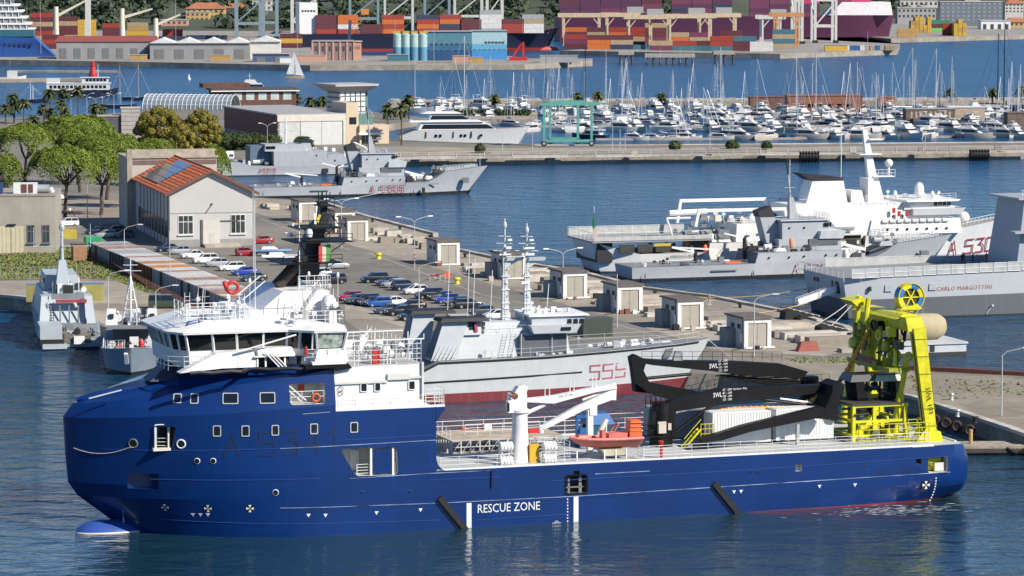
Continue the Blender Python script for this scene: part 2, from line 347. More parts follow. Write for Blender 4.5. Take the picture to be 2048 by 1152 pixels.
# grass blades (one mass)
def blades(name,label,polys,cnt,h,cols,z=QZ):
 rng=np.random.default_rng(3); mb=MB(); mats=[M('grass_blade_%d'%i,c,.8,var=.3,scale=1.5)for i,c in enumerate(cols)]
 for poly in polys:
  pts=np.array([(p[0],p[1])for p in poly]); lo,hi=pts.min(0),pts.max(0); k=0
  while k<cnt:
   q=rng.uniform(lo,hi); ins=False; j=len(pts)-1
   for i in range(len(pts)):
    if(pts[i][1]>q[1])!=(pts[j][1]>q[1])and q[0]<(pts[j][0]-pts[i][0])*(q[1]-pts[i][1])/(pts[j][1]-pts[i][1])+pts[i][0]:ins=not ins
    j=i
   if not ins:k+=.3; continue
   a=rng.uniform(0,pi); w=rng.uniform(.12,.35); hh=h*rng.uniform(.4,1.3); dx,dy=cos(a)*w,sin(a)*w
   mb.mat(int(rng.integers(len(mats)))); mb.add([(q[0]-dx,q[1]-dy,z),(q[0]+dx,q[1]+dy,z),(q[0]+rng.uniform(-.2,.2),q[1]+rng.uniform(-.2,.2),z+hh)],[(0,1,2)]); k+=1
 return tag(mb.build(name,mats),label,'grass',kind='stuff')
blades('grass','rough green grass growing along the container row',[PX((-60,512),(0,512),(60,502),(120,495),(175,497),(265,545),(330,585),(290,585),(230,560),(170,557),(0,560),(-60,558))],9000,.3,[(.12,.17,.03),(.16,.19,.05),(.22,.2,.08)])
blades('grass_tufts','thin dry grass tufts on the dusty quay end',[PX((1560,716),(1740,714),(1740,728),(1600,726)),PX((1700,745),(2048,765),(2048,790),(1900,800))],420,.16,[(.14,.14,.04),(.2,.17,.08)])
# painted lines on the asphalt
LINE=M('faded_road_paint',(.5,.49,.45),.8,var=.25,scale=1.2)
def road_line(pts,w=.18,dz=.016):
 mb=MB()
 for a,b in zip(pts[:-1],pts[1:]):
  d=(b-a).normalized(); m=Vector((-d.y,d.x,0))*w/2; up=Vector((0,0,dz)); mb.add([a-m+up,b-m+up,b+m+up,a+m+up],[(0,1,2,3)])
 struct(mb.build('road_marking',LINE))
road_line([P(735,505,QZ),P(960,588,QZ),P(1200,640,QZ),P(1400,696,QZ)])
road_line([P(520,438,QZ),P(700,500,QZ)])
# ---------------- quay coping stones and wall blocks along the edges that show
COPE=M('coping_stone',(.40,.355,.29),.85,var=.2,scale=.6,bump=.3,bscale=5)
COPE2=M('coping_stone_pale',(.5,.46,.4),.85,var=.15,scale=.6,bump=.3,bscale=5)
def coping(pts,L=3.0,w=1.0,h=.35,z=QZ,jit=.06,mats=(COPE,COPE2),skip=0.0,name='coping_stone',parent=None):
 for a,b in zip(pts[:-1],pts[1:]):
  d=Vector((b.x-a.x,b.y-a.y,0)); n=max(1,int(d.length/L)); ang=math.atan2(d.y,d.x)
  for i in range(n):
   if random.random()<skip:continue
   p=a.lerp(b,(i+.5)/n); mb=MB(); k=random.uniform(-jit,jit)
   mb.obox((0,0),d.length/n-.06,w+k,-.1,h+k*.7,0); mb.build(name,random.choice(mats),parent,loc=(p.x,p.y,z),rz=ang+random.uniform(-.01,.01))
QUAY=bpy.data.objects['quay_ground']
cp=lambda*q:[P(x,y,QZ)for x,y in q]
coping(cp((640,403),(722,431),(871,469),(873,491),(1010,521),(1180,550),(1290,578),(1420,594),(1560,622),(1690,655),(1744,690)),parent=QUAY,skip=.05)
coping(cp((432,324),(800,318),(1300,312),(2060,304)),L=7,w=1.6,h=.5,parent=QUAY,jit=.15)
coping(cp((0,592),(60,598)),parent=QUAY)
coping(cp((1640,766),(1700,772),(1830,796),(2060,872)),parent=QUAY,L=4,h=.3)
coping(cp((1765,737),(2060,752)),parent=QUAY,L=5,h=.55,mats=(M('rust_steel',(.14,.045,.03),.8,var=.3,scale=1.2,bump=.2),),name='rusty_kerb')
coping(cp((780,282),(1070,291),(1250,291),(2060,285)),parent=QUAY,L=8,w=.8,h=.3)
# ================================================================ BLUE SUPPORT SHIP
BS=Fr((-4.3,336.9),19); HB=9.8
ship=fthing('support_ship','large blue and white support ship with yellow stern frame in the foreground','ship',BS)
BLUE=M('hull_blue',(.0018,.027,.145),.34,var=.14,scale=.15,streak=.22,dirt=(.02,.04,.10),coat=.4,spec=.4,bump=.12,bscale=.45,plates=(7.5,2.1),bands=[(-.22,(.26,.03,.03),.0075)])
BLUE2=M('hull_blue_deck',(.006,.045,.2),.38,var=.08,scale=.2)
SCUFF_GLINT=M('scuffed_glint_strake',(.19,.25,.38),.5,var=.92,scale=.45)  # pale strakes: edge glints painted in together with white scuffs
DECKG=M('pale_grey_deck',(.46,.475,.465),.7,var=.14,scale=.5)
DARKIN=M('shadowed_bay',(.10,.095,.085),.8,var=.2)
CREAM=M('bay_paint',(.62,.61,.56),.55,var=.06)
def cut(o,cutters):
 for c in cutters:
  md=o.modifiers.new('cut','BOOLEAN'); md.operation='DIFFERENCE'; md.solver='EXACT'; md.object=c
  try:md.material_mode='TRANSFER'
  except Exception:pass
 dg=bpy.context.evaluated_depsgraph_get(); me=bpy.data.meshes.new_from_object(o.evaluated_get(dg)); o.modifiers.clear(); o.data=me
 for c in cutters:bpy.data.objects.remove(c)
def rrect(x0,x1,y0,y1,r=.25,k=4):
 p=[]
 for cx,cy,a in((x1-r,y1-r,0),(x0+r,y1-r,90),(x0+r,y0+r,180),(x1-r,y0+r,270)):
  p+=[(cx+r*cos(R(a+90*i/k)),cy+r*sin(R(a+90*i/k)))for i in range(k+1)]
 return p
S_A=-13.3
FORE=[(-3,-3,-29.5,2.0,1.5,.6),(0,0,-31.8,2.0,1.22,0),(1.2,1.2,-32.7,2.0,1.2,0),(2.6,2.6,-34.9,1.95,1.12,0),(3.7,3.7,-36.5,1.95,1.12,0),(5,5,-37.35,1.95,1.15,0),(8,8,-37.6,1.95,1.28,0),(11.35,12.65,-37.75,1.95,1.42,0),(12.6,16.05,-36.8,1.85,1.32,.6),(12.75,16.35,-36.3,1.6,1.08,1.5),(12.85,16.45,-36.5,1.5,1.05,2.3)]
def fore_pt(k,t):
 z0,z1,s0,p,q,ins=FORE[k]; s=s0+(S_A-s0)*t
 b=(HB-ins)*max(0.0,(1-(1-t)**p))**(1/q); z=z0+(z1-z0)*t
 if k==9:z=z0+(z1-z0)*min(1,t*1.25)**.9
 if k==10:z=z0+(z1-z0)*min(1,t*1.5)**.95
 return s,b,z
def hull_sn(s,z):
 def at(k):
  z0,z1,s0,p,q,ins=FORE[k]; t=min(1,max(0,(s-s0)/(S_A-s0))); a,b,zz=fore_pt(k,t);return zz,b
 for k in range(len(FORE)-1):
  (za,ba),(zb,bb)=at(k),at(k+1)
  if za<=z<=zb:return HB-(ba+(bb-ba)*(z-za)/(zb-za+1e-6))
 return 0.0
def onhull(x,y):
 n=0.0
 for _ in range(12):
  s,z=BS.side(x,y,n); n=.5*n+.5*(hull_sn(s,z)if s<S_A else 0.0)
 e=.6; a=math.atan2(hull_sn(s+e,z)-hull_sn(s-e,z),2*e)if s<S_A else 0.0
 return s,n,z,a
def lean(o,s,z):
 if s<S_A:o.rotation_euler[0]=-math.atan((hull_sn(s,z+.45)-hull_sn(s,z-.45))/.9)
 return o
ts=[0,.004,.012,.025,.045,.07,.10,.14,.19,.25,.32,.40,.5,.6,.7,.8,.9,1.0]
rings=[]
for t in ts:
 pt=[fore_pt(k,t)for k in range(len(FORE))]
 port=[(s,HB-b,z)for s,b,z in pt]; stb=[(s,HB+b+(.001 if b<.001 else 0),z)for s,b,z in pt]
 top=(pt[-1][0],HB,pt[-1][2]+.25)
 rings.append(port+[top]+stb[::-1])
mb=MB(); mb.loft(rings); fore=mb.build('bow_hull',[BLUE,CREAM,DARKIN],ship,True,.13)
def bow_cut(px0,py0,px1,py1,depth,mi,r=.25,poly=None):
 s0,n0,z0,a=onhull((px0+px1)/2,(py0+py1)/2)
 if poly is None:
  A=BS.side(px0,py0,n0); Bq=BS.side(px1,py1,n0); poly=rrect(A[0],Bq[0],Bq[1],A[1],r)
 mbc=MB(); mbc.mat(mi); mbc.prism(poly,'y',n0-2.5,n0+depth); c=mbc.build('cutter',[BLUE,CREAM,DARKIN],ship);return c
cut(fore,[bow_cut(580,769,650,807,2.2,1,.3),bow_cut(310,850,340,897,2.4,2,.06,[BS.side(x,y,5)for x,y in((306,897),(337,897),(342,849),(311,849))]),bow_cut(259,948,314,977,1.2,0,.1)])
fore.data.set_sharp_from_angle(angle=.13)
mb=MB(); mb.box(S_A,-3.2,0,2*HB,-3,12.0); mid=mb.build('midship_hull',[BLUE,CREAM,DARKIN],ship)
op2=[BS.side(x,y,0)for x,y in((682,902),(686,898),(785,893),(794,898),(796,944),(789,950),(716,952),(708,946))]
c=MB(); c.mat(1); c.prism(op2,'y',-1,3.0); cut(mid,[c.build('cutter',[BLUE,CREAM,DARKIN],ship)])
# aft hull
rings=[]
AFT=[(-3.2,0,0),(20,0,0),(40,0,0),(46,0,.35),(50,.05,.75),(52.5,.35,.93),(54.0,.95,1.0),(54.8,1.9,1.0)]
for s,ins,rise in AFT:
 lv=[(-3+3.2*rise,HB-ins-2.5*rise),(0+.55*rise,HB-ins-1.3*rise),(1.3+.2*rise,HB-ins-.35*rise),(2.6,HB-ins),(4.6 if s<54 else 4.1,HB-ins),(5.75 if s<53 else(5.55 if s<54.2 else 4.6),HB-ins-(.5 if s>53 else 0))]
 rings.append([(s,HB-b,z)for z,b in lv]+[(s,HB+b,z)for z,b in lv[::-1]])
mb=MB(); mb.loft(rings); aft=mb.build('stern_hull',[BLUE,CREAM,DARKIN],ship,True,.3)
cs=[]
for(x0,y0,x1,y1),mi,d in(((1857,914,1897,944),1,2.5),((1132,952,1173,985),2,1.5),((1591,929,1604,942),1,.6),((1832,918,1843,928),2,.6),((1147,942,1159,950),2,.5)):
 A=BS.side(x0,y0,0); Bq=BS.side(x1,y1,0); c=MB(); c.mat(mi); c.prism(rrect(A[0],Bq[0],Bq[1],A[1],.2 if d>1 else.08),'y',-1,d); cs.append(c.build('cutter',[BLUE,CREAM,DARKIN],ship))
cut(aft,cs); aft.data.set_sharp_from_angle(angle=.3)
# bulbous bow
mb=MB(); n=14; rg=[]
for s,r,zc in((-36.9,.05,-.5),(-36.6,.9,-.5),(-35.8,1.55,-.55),(-34.4,1.95,-.65),(-32.5,2.1,-.85),(-30,2.1,-1.2),(-26.5,1.9,-1.9)):
 rg.append([(s,HB+r*cos(2*pi*i/n),zc+.95*r*sin(2*pi*i/n))for i in range(n)])
mb.loft(rg); mb.build('bulbous_bow',M('bulb_blue',(.03,.08,.32),.35,var=.1,bands=[(.12,(.62,.6,.55),0)]),ship,True,2)
# deck sheet, coamings, knuckle strakes
mb=MB(); mb.prism([(-3.2,.25),(50,.25),(53,.6),(53.6,1.2),(53.6,2*HB-1.2),(53,2*HB-.6),(50,2*HB-.25),(-3.2,2*HB-.25)],'z',5.74,5.78); mb.build('work_deck',DECKG,ship)
mb=MB(); mb.box(-3.15,50,.02,.22,5.7,5.92); mb.box(-3.15,50,2*HB-.22,2*HB-.02,5.7,5.92); mb.box(53.3,53.5,2,2*HB-2,5.5,5.9); mb.build('deck_coaming',WHITE2,ship)
mb=MB(); mb.box(S_A+.02,-3.3,.3,2*HB-.3,11.98,12.05); mb.build('house_deck',WHITE2,ship)
mb=MB(); mb.prism([(-3.3,12.0),(-2.25,12.0),(-2.3,11.75),(-3.2,10.6),(-3.3,10.6)],'y',.0,.25); mb.prism([(-3.3,5.7),(-2.2,5.7),(-2.6,5.9),(-3.0,6.3),(-3.2,7.0),(-3.3,7.0)],'y',.02,.25); mb.build('bulwark_bracket',BLUE,ship)
def strake(pts,h=.07,out=.045,mat=SCUFF_GLINT,name='weld_strake'):
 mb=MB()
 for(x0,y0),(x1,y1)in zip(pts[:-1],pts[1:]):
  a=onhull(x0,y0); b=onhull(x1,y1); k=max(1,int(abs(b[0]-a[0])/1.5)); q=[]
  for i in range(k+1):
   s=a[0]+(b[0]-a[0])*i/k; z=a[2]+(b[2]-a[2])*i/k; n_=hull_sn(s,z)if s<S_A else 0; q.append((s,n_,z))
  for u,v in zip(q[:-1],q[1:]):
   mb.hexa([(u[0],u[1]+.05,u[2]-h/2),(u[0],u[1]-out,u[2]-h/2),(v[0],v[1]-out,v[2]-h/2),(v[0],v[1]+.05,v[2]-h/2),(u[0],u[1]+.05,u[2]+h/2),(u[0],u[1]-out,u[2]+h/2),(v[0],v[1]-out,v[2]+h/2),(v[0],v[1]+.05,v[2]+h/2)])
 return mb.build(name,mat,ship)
BRIM=M('strake_glint_blue',(.02,.06,.26),.3,var=.2)  # lighter blue than the hull, painting glints on the strake edges
for pts,m_ in([((560,897),(872,880)),SCUFF_GLINT],[((200,898),(560,897)),BRIM],[((672,881),(872,870)),BRIM],[((700,957),(872,946),(980,941)),SCUFF_GLINT],[((300,958),(640,957)),BRIM],[((560,1016),(880,1006),(1140,993),(1420,975),(1900,944)),SCUFF_GLINT],[((860,960),(1000,953)),BRIM],[((1100,962),(1420,944),(1640,930),(1900,912)),BRIM],[((955,1040),(1140,1028)),BRIM],[((605,828),(660,824)),SCUFF_GLINT],[((310,1037),(880,1040)),BRIM],[((1190,948),(1300,942)),SCUFF_GLINT]):strake(pts,mat=m_,h=.06)
# hull windows: frame and pane, each its own piece
WF=M('window_frame',(.45,.47,.5),.4,var=.08)
def hwin(x0,y0,x1,y1,parent=ship,frame=WF,nn=None,fr_w=.09):
 if nn is None:s,n_,z,a=onhull((x0+x1)/2,(y0+y1)/2)
 else:n_=nn; a=0
 A=BS.side(x0,y0,n_); Bq=BS.side(x1,y1,n_); w=(Bq[0]-A[0])/2/max(.5,cos(a)); h=(A[1]-Bq[1])/2
 mb=MB(); o=rrect(-w-fr_w,w+fr_w,-h-fr_w,h+fr_w,.12,3); i_=rrect(-w,w,-h,h,.1,3); k=len(o)
 vs=[(u,-.07,v)for u,v in o]+[(u,-.07,v)for u,v in i_]+[(u,.12,v)for u,v in o]+[(u,.02,v)for u,v in i_]
 fs=[]
 for j in range(k):l=(j+1)%k; fs+=[(j,l,k+l,k+j),(2*k+j,2*k+l,l,j),(k+j,k+l,3*k+l,3*k+j)]
 mb.add(vs,fs); f=mb.build('window',frame,parent,loc=((A[0]+Bq[0])/2,n_,(A[1]+Bq[1])/2),rz=a)
 m2=MB(); m2.add([(u,-.025,v)for u,v in i_],[tuple(range(k))]); m2.build('pane',GLASS,f)
 if nn is None:lean(f,s,z)
 return f
for q in((349,789,361,805),(383,789,395,806),(448,788,474,806),(522,787,548,805),(428,853,440,871),(485,853,497,871),(545,852,556,869),(622,849,634,866),(702,846,714,863)):hwin(*q)
def hport(x,y,r,ring=WHITE2):
 s,n_,z,a=onhull(x,y); mb=MB(); mb.torus((0,0,0),r,r*.22,'y',14,5); o=mb.build('porthole',ring,ship,True,2,loc=(s,n_-.02,z),rz=a)
 m2=MB(); m2.lathe([(r,-.05),(r,.0)],(0,0,0),12,'y'); m2.build('pane',GLASS,o); lean(o,s,z)
for x,y,r in((266,887,.42),(362,888,.4),(394,922,.25),(426,922,.25),(551,985,.26),(724,984,.1),(819,983,.1),(1501,943,.1),(1515,943,.1),(1729,930,.1)):hport(x,y,r,M('dull_metal',(.14,.15,.18),.5)if r<.2 or r>.4 else WHITE2)
# anchor bay fittings
s,n_,z,a=onhull(325,873); mb=MB()
mb.box(s-.75,s-.55,n_+.1,n_+.5,z-1.2,z+1.1); mb.box(s+.55,s+.75,n_+.1,n_+.5,z-1.2,z+1.1); mb.box(s-.95,s+.75,n_-.25,n_+.4,z-1.35,z-1.1)
for i in range(3):mb.tube((s-.6,n_+.4,z-.2-.35*i),(s+.6,n_+.4,z-.25-.35*i),.03,4)
mb.tube((s-.72,n_-.1,z+1.15),(s+.75,n_-.1,z+1.15),.06,5); mb.build('anchor_bay_frame',CREAM,ship)
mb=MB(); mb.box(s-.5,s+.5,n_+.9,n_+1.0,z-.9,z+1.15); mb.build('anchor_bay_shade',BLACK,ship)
# mooring line slung round the bow
pa=onhull(266,890); pts=[(pa[0],pa[1]-.1,pa[2]-.2)]
for i in range(1,12):
 x=266-(266-136)*i/12; y=890+17*sin(pi*i/12)**.8; q=onhull(max(x,140),y); pts.append((q[0],q[1]-.07,q[2]))
mb=MB(); mb.path(pts,.035,5); mb.build('mooring_line',ROPE,ship)
# hull marks
MARK=M('white_marking',(.75,.76,.77),.5,var=.06); MARKD=M('ghost_number',(.004,.017,.062),.55,var=.25,scale=.7)
def hfn(s0,z0,off=.03):
 return lambda u,v:(s0+u,(hull_sn(s0+u,z0+v)if s0+u<S_A else 0)-off,z0+v)
a0=onhull(447,914); numerals(ship,'A 5341',lambda u,v:hfn(a0[0],a0[2])(u,v+u*.028),2.2,1.42,.54,.17,MARKD)
a0=BS.side(954,1026,0); mb=MB(); mb.text('RESCUE ZONE',(a0[0],-.02,a0[1]),(1,0,0),(0,0,1),.86,1.0,6.5); mb.build('lettering',MARK,ship)
a0=BS.side(1750,948,0); mb=MB(); mb.text('TRITONE',(a0[0],-.02,a0[1]),(1,0,0),(0,0,1),.55,1.15,4.1); mb.build('lettering',MARKD,ship)
for x in(938,1152):
 A=BS.side(x,1006 if x<1000 else 992,0); mb=MB(); mb.box(A[0]-.25,A[0]+.25,-.02,.05,-.4,A[1]); mb.build('rescue_zone_stripe',MARK,ship)
for x,y in((386,1030),(401,1030),(416,1030),(617,1031),(651,1031),(753,1026),(841,1020),(1468,984),(1482,983),(1639,973),(1710,970)):
 s,n_,z,a=onhull(x,y); mb=MB(); mb.prism([(-.2,.16),(.2,.16),(0,-.18)],'y',-.03,.03); lean(mb.build('hull_mark',MARK,ship,loc=(s,n_,z),rz=a),s,z)
for x,y,r in((330,1015,.42),(416,1017,.42),(500,1017,.42),(1852,970,.46)):
 s,n_,z,a=onhull(x,y); mb=MB(); mb.lathe([(r,-.015),(r,.05)],(0,0,0),16,'y'); o=lean(mb.build('thruster_mark',BLACK,ship,loc=(s,n_,z),rz=a),s,z)
 mb=MB()
 for q in range(4):
  t=q*pi/2; pl=[(cos(t+e)*rr,sin(t+e)*rr)for e,rr in((-.38,r*.92),(.38,r*.92),(.15,r*.14),(-.15,r*.14))]; mb.prism(pl,'y',-.035,-.0)
 mb.build('propeller_blade_sign',MARK,o)
for x,y0,y1 in((1135,998,1048),(1872,956,1000),(247,1020,1050)):
 mb=MB()
 for i in range(9):
  y=y0+(y1-y0)*i/8; s,n_,z,a=onhull(x+(0 if x!=1872 else-6*(i/8)**2*2),y); mb.box(s-.06,s+.06,n_-.04,n_+.03,z-.09,z+.05)
 mb.build('draught_mark',MARK,ship)
mb=MB()
for p,q in(((878,995),(934,1057)),((1427,966),(1480,1026))):
 A=BS.side(*p,0); Bq=BS.side(*q,0); m2=MB(); m2.beam((A[0],-.15,A[1]),(Bq[0],-.15,Bq[1]-.3),.42,.55); m2.build('skid_fender',RUBBER,ship)
A=BS.side(982,960,0); mb.box(A[0]-.06,A[0]+.06,-.12,.05,A[1]-.8,A[1]+.9); mb.build('vertical_fender',BLACK,ship)
A=BS.side(1113,1046,0); mb=MB(); mb.torus((A[0],-.04,A[1]),.2,.03,'y',12,4); mb.box(A[0]-.45,A[0]+.45,-.05,.02,A[1]-.02,A[1]+.03); mb.build('load_line_mark',MARK,ship)
# the bays: rails, bulkhead door, stair
mb=MB(); s0,z0=BS.side(580,806,.3); s1,z1=BS.side(650,806,.3); mb.rail([(s0+.1,.35,z0),(s1-.1,.35,z0)],1.05,2,1.3,.035,.04); mb.beam((s0+.1,1.0,z0+1.6),(s0+1.9,1.0,z0),.1,.1); mb.beam((s0+.1,.9,z0+1.1),(s0+1.3,.9,z0),.1,.1); mb.build('bay_rail',WHITE,ship)
mb=MB(); mb.box(s0+1.3,s0+1.9,2.0,2.18,z0+.9,z0+1.5); mb.build('alarm_box',RED,ship)
A=BS.side(632,795,.25); mb=MB(); mb.torus((A[0],.2,A[1]),.36,.1,'y',16,6); tag(mb.build('lifebuoy',ORANGE,None,True,2,loc=BS.world(0,0,0),rz=BS.a),'orange lifebuoy on the white rail of the bow side bay','lifebuoy')
mb=MB(); p0=BS.side(690,950,.3); p1=BS.side(793,950,.3); mb.rail([(p0[0]+1.2,.35,5.55),(p1[0]-.1,.35,5.55)],1.15,4,1.2,.03,.04)
for x in(742,786):q=BS.side(x,950,.2); mb.box(q[0]-.1,q[0]+.1,.12,.32,5.5,8.4)
mb.build('bay_rail',WHITE,ship)
A=BS.side(746,899,.25); Bq=BS.side(782,946,.25); mb=MB(); mb.box(A[0],Bq[0],.2,.3,Bq[1],A[1]); mb.build('bay_shutter',BLUE,ship)
A=BS.side(700,900,2.9); Bq=BS.side(718,940,2.9); mb=MB(); mb.box(A[0],Bq[0],2.85,2.98,Bq[1],A[1]); mb.box(A[0]+.2,Bq[0]-.2,2.8,2.9,A[1]-1.0,A[1]-.5); mb.build('bay_door',WHITE2,ship)
mb=MB(); mb.box(49.6,51.4,1.2,1.5,3.1,4.3); mb.tube((49.5,1.0,4.3),(50.6,1.0,3.5),.18,8); mb.build('stern_bay_fitting',YEL,ship)
mb=MB(); mb.box(50.4,51.5,.6,.8,3.05,3.9); mb.build('stern_bay_bitt',CREAM,ship)
mb=MB(); A=BS.side(1132,952,0); Bq=BS.side(1173,985,0); mb.box(A[0]+.3,A[0]+.5,.3,.4,Bq[1],A[1]-.2); mb.box(Bq[0]-.7,Bq[0]-.4,.3,.4,Bq[1],A[1]); mb.box(A[0],Bq[0],.3,.4,Bq[1]+.5,Bq[1]+.62); mb.build('pilot_door_frame',M('dim_metal',(.2,.21,.22),.5),ship)
mb=MB()
i_=rrect(A[0],Bq[0],Bq[1],A[1],.2); o_=rrect(A[0]-.13,Bq[0]+.13,Bq[1]-.13,A[1]+.13,.28); k=len(i_)
mb.add([(u,-.06,v)for u,v in o_]+[(u,-.06,v)for u,v in i_]+[(u,.05,v)for u,v in o_],[(j,(j+1)%k,k+(j+1)%k,k+j)for j in range(k)]+[(2*k+j,2*k+(j+1)%k,(j+1)%k,j)for j in range(k)]); mb.build('pilot_door_surround',BLACK,ship)
# ---- white deckhouse on the main hull
mb=MB(); hs0,hs1=S_A+.02,-4.4
mb.box(hs0,hs1,.55,2*HB-.55,12.05,16.15); mb.build('deckhouse',WHITE,ship)
mb=MB(); mb.box(hs0,hs1+.05,.32,.56,12.05,12.75); mb.box(hs0,-2.3,.05,.5,12.0,12.18); mb.build('deckhouse_skirt',WHITE2,ship)
mb=MB(); A=BS.side(672,767,.5); mb.box(hs0,-8.0,.35,.55,A[1]-.1,A[1]+.12); mb.box(-8.0,-5.7,.3,.55,A[1]+.15,A[1]+.75); mb.box(-5.7,-4.3,.35,.55,A[1]+.2,A[1]+.42); mb.box(-4.55,-4.35,.3,.5,12.1,16.4); mb.build('deckhouse_trim',CREAM,ship)
for q in((722,768,733,782),(750,767,760,781),(818,763,829,778)):hwin(*q,nn=.5,frame=WHITE2)
mb=MB(); mb.rail([(hs0+.3,.3,12.1),(-2.4,.3,12.1)],1.05,2,1.65,.022,.03); mb.rail([(-4.2,.3,12.1),(-2.3,.3,12.1),(-2.3,3.5,12.1)],1.6,4,.8,.03,.035); mb.build('side_rail',WHITE,ship)
mb=MB(); mb.torus((hs0+.6,.42,14.1),.25,.03,'y',12,4); mb.torus((hs0+.6,.42,13.7),.22,.03,'y',12,4); mb.build('coiled_hose',GREYD,ship)
# upper boat deck with pipe rails behind the bridge
mb=MB(); mb.box(hs0+.5,hs1,.6,2*HB-.6,16.15,16.25); mb.build('boat_deck',DECKG,ship)
mb=MB(); mb.rail([(hs0+1.2,.7,16.25),(hs1-.1,.7,16.25),(hs1-.1,2*HB-.7,16.25)],1.9,4,1.35,.03,.04); mb.rail([(hs0+1,2*HB-.7,16.25),(hs1,2*HB-.7,16.25)],1.2,3,1.6)
for s in(-11.2,-7.9,-4.5):mb.tube((s,.8,16.2),(s,.8,18.6),.06,6); mb.tube((s,5,16.2),(s,5,18.9),.06,6)
mb.tube((-12,.8,18.6),(-4.2,.8,18.6),.07,6); mb.tube((-12.6,5,19),(-5.0,5,19),.06,6); mb.tube((-4.2,.8,18.6),(-4.2,.8,19.1),.05,5); mb.build('boat_deck_rail',WHITE,ship)
rnd=random.Random(5)
for i in range(10):
 s=-12+i*.85; n_=rnd.uniform(2.5,14); mb=MB(); k=i%4
 if k==0:mb.box(s,s+1.1,n_,n_+.9,16.25,16.25+rnd.uniform(.9,1.7))
 elif k==1:mb.lathe([(.45,0),(.45,.9),(.3,1.15),(.05,1.25)],(s,n_,16.25),10)
 elif k==2:mb.box(s,s+.7,n_,n_+.7,16.25,17.5); mb.tube((s+.3,n_+.3,17.4),(s+1.2,n_+.3,18.3),.09,6); mb.lathe([(.35,0),(.35,.25)],(s+.3,n_+.3,17.5),10)
 else:mb.lathe([(.4,-.7),(.5,-.5),(.5,.5),(.4,.7)],(s+.5,n_,17.1),12,'x'); mb.box(s+.2,s+.8,n_-.2,n_+.2,16.25,16.7)
 mb.build('deck_fitting',(WHITE2,WHITE,WHITE2,WHITE)[k],ship,True)
mb=MB(); mb.box(-9.2,-8.5,1.2,1.6,16.3,17.7); mb.build('fire_locker',RED,ship)
# ---- wheelhouse
wl=MB()
def ringpts(z,ds,dn):
 h=[(-28.3-ds,HB),(-28.3-ds,5.0-dn),(-27.2-ds*.8,2.9-dn),(-17.4,2.6-dn),(-15.4,.5-dn),(-12.2,.35-dn),(-12.2,HB)]
 return[(a,b,z)for a,b in h]+[(a,2*HB-b,z)for a,b in h[-2:0:-1]]
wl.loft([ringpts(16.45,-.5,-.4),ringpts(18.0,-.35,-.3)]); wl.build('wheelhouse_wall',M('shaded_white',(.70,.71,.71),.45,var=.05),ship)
wl=MB(); wl.loft([ringpts(18.0,-.30,-.25),ringpts(19.62,.12,.1)],cap=False); wl.build('wheelhouse_glazing',M('wheelhouse_glass',(.006,.008,.008),.05,var=.3,scale=.4,spec=.6),ship)
lo,hi=ringpts(18.0,-.28,-.22),ringpts(19.66,.17,.16)
def lerp3(a,b,t):return tuple(a[i]+(b[i]-a[i])*t for i in range(3))
for e,ks in((1,(0,.5)),(2,(0,.26,.5,.765)),(3,(0,.5)),(4,(0,1)),(0,(0,.5))):
 for t in ks:
  m2=MB(); m2.beam(lerp3(lo[e],lo[e+1],t),lerp3(hi[e],hi[e+1],t),.2,.2); m2.build('mullion',WHITE,ship)
mb=MB(); mb.loft([ringpts(17.9,-.42,-.33),ringpts(18.08,-.36,-.28)]); mb.build('window_sill',WHITE,ship)
def rp(z,ds,dn):return ringpts(z,ds,dn)
mb=MB(); mb.loft([rp(19.6,.5,.45),rp(19.82,.55,.5)]); mb.loft([rp(19.82,.5,.45),[(a if i not in(0,1,2,10,11)else a+2.2,b+(1.6 if b<HB and i in(1,2,3)else(-1.6 if b>HB and i>8 else(.3 if b<HB else-.3))),20.75 if i in(0,1,2,3,9,10,11)else 20.2)for i,(a,b,z)in enumerate(rp(20.7,0,0))]]); mb.build('wheelhouse_roof',WHITE,ship)
# bridge wing window: mirrored trees painted in as pale mottled glass colour
A=BS.side(628,668,.2); Bq=BS.side(676,708,.2)
mb=MB(); mb.hexa([(-15.0,.50,18.1),(-12.5,.50,18.1),(-12.5,.58,18.1),(-15.0,.58,18.1),(-15.1,.17,19.55),(-12.45,.17,19.55),(-12.45,.25,19.55),(-15.1,.25,19.55)]); mb.build('wing_window',M('wing_glass_reflection',(.34,.40,.36),.06,var=.75,scale=1.6,spec=.8),ship)
mb=MB(); mb.beam((-15.0,.42,18.0),(-15.15,.1,19.6),.18,.18); mb.beam((-12.4,.42,18.0),(-12.1,.1,19.6),.25,.2); mb.build('wing_window_post',WHITE,ship)
# roof markings (blue lines)
mb=MB(); mb.beam((-26.6,5.2,20.55),(-24.9,5.2,20.80),.12,.06); mb.beam((-26.9,4.4,20.35),(-25.2,4.4,20.68),.12,.06); mb.beam((-26.3,5.5,20.62),(-26.8,4.2,20.35),.12,.06); mb.beam((-25.4,5.5,20.76),(-25.6,4.2,20.62),.12,.06); mb.build('roof_marking',M('marking_blue',(.03,.08,.3),.5),ship)
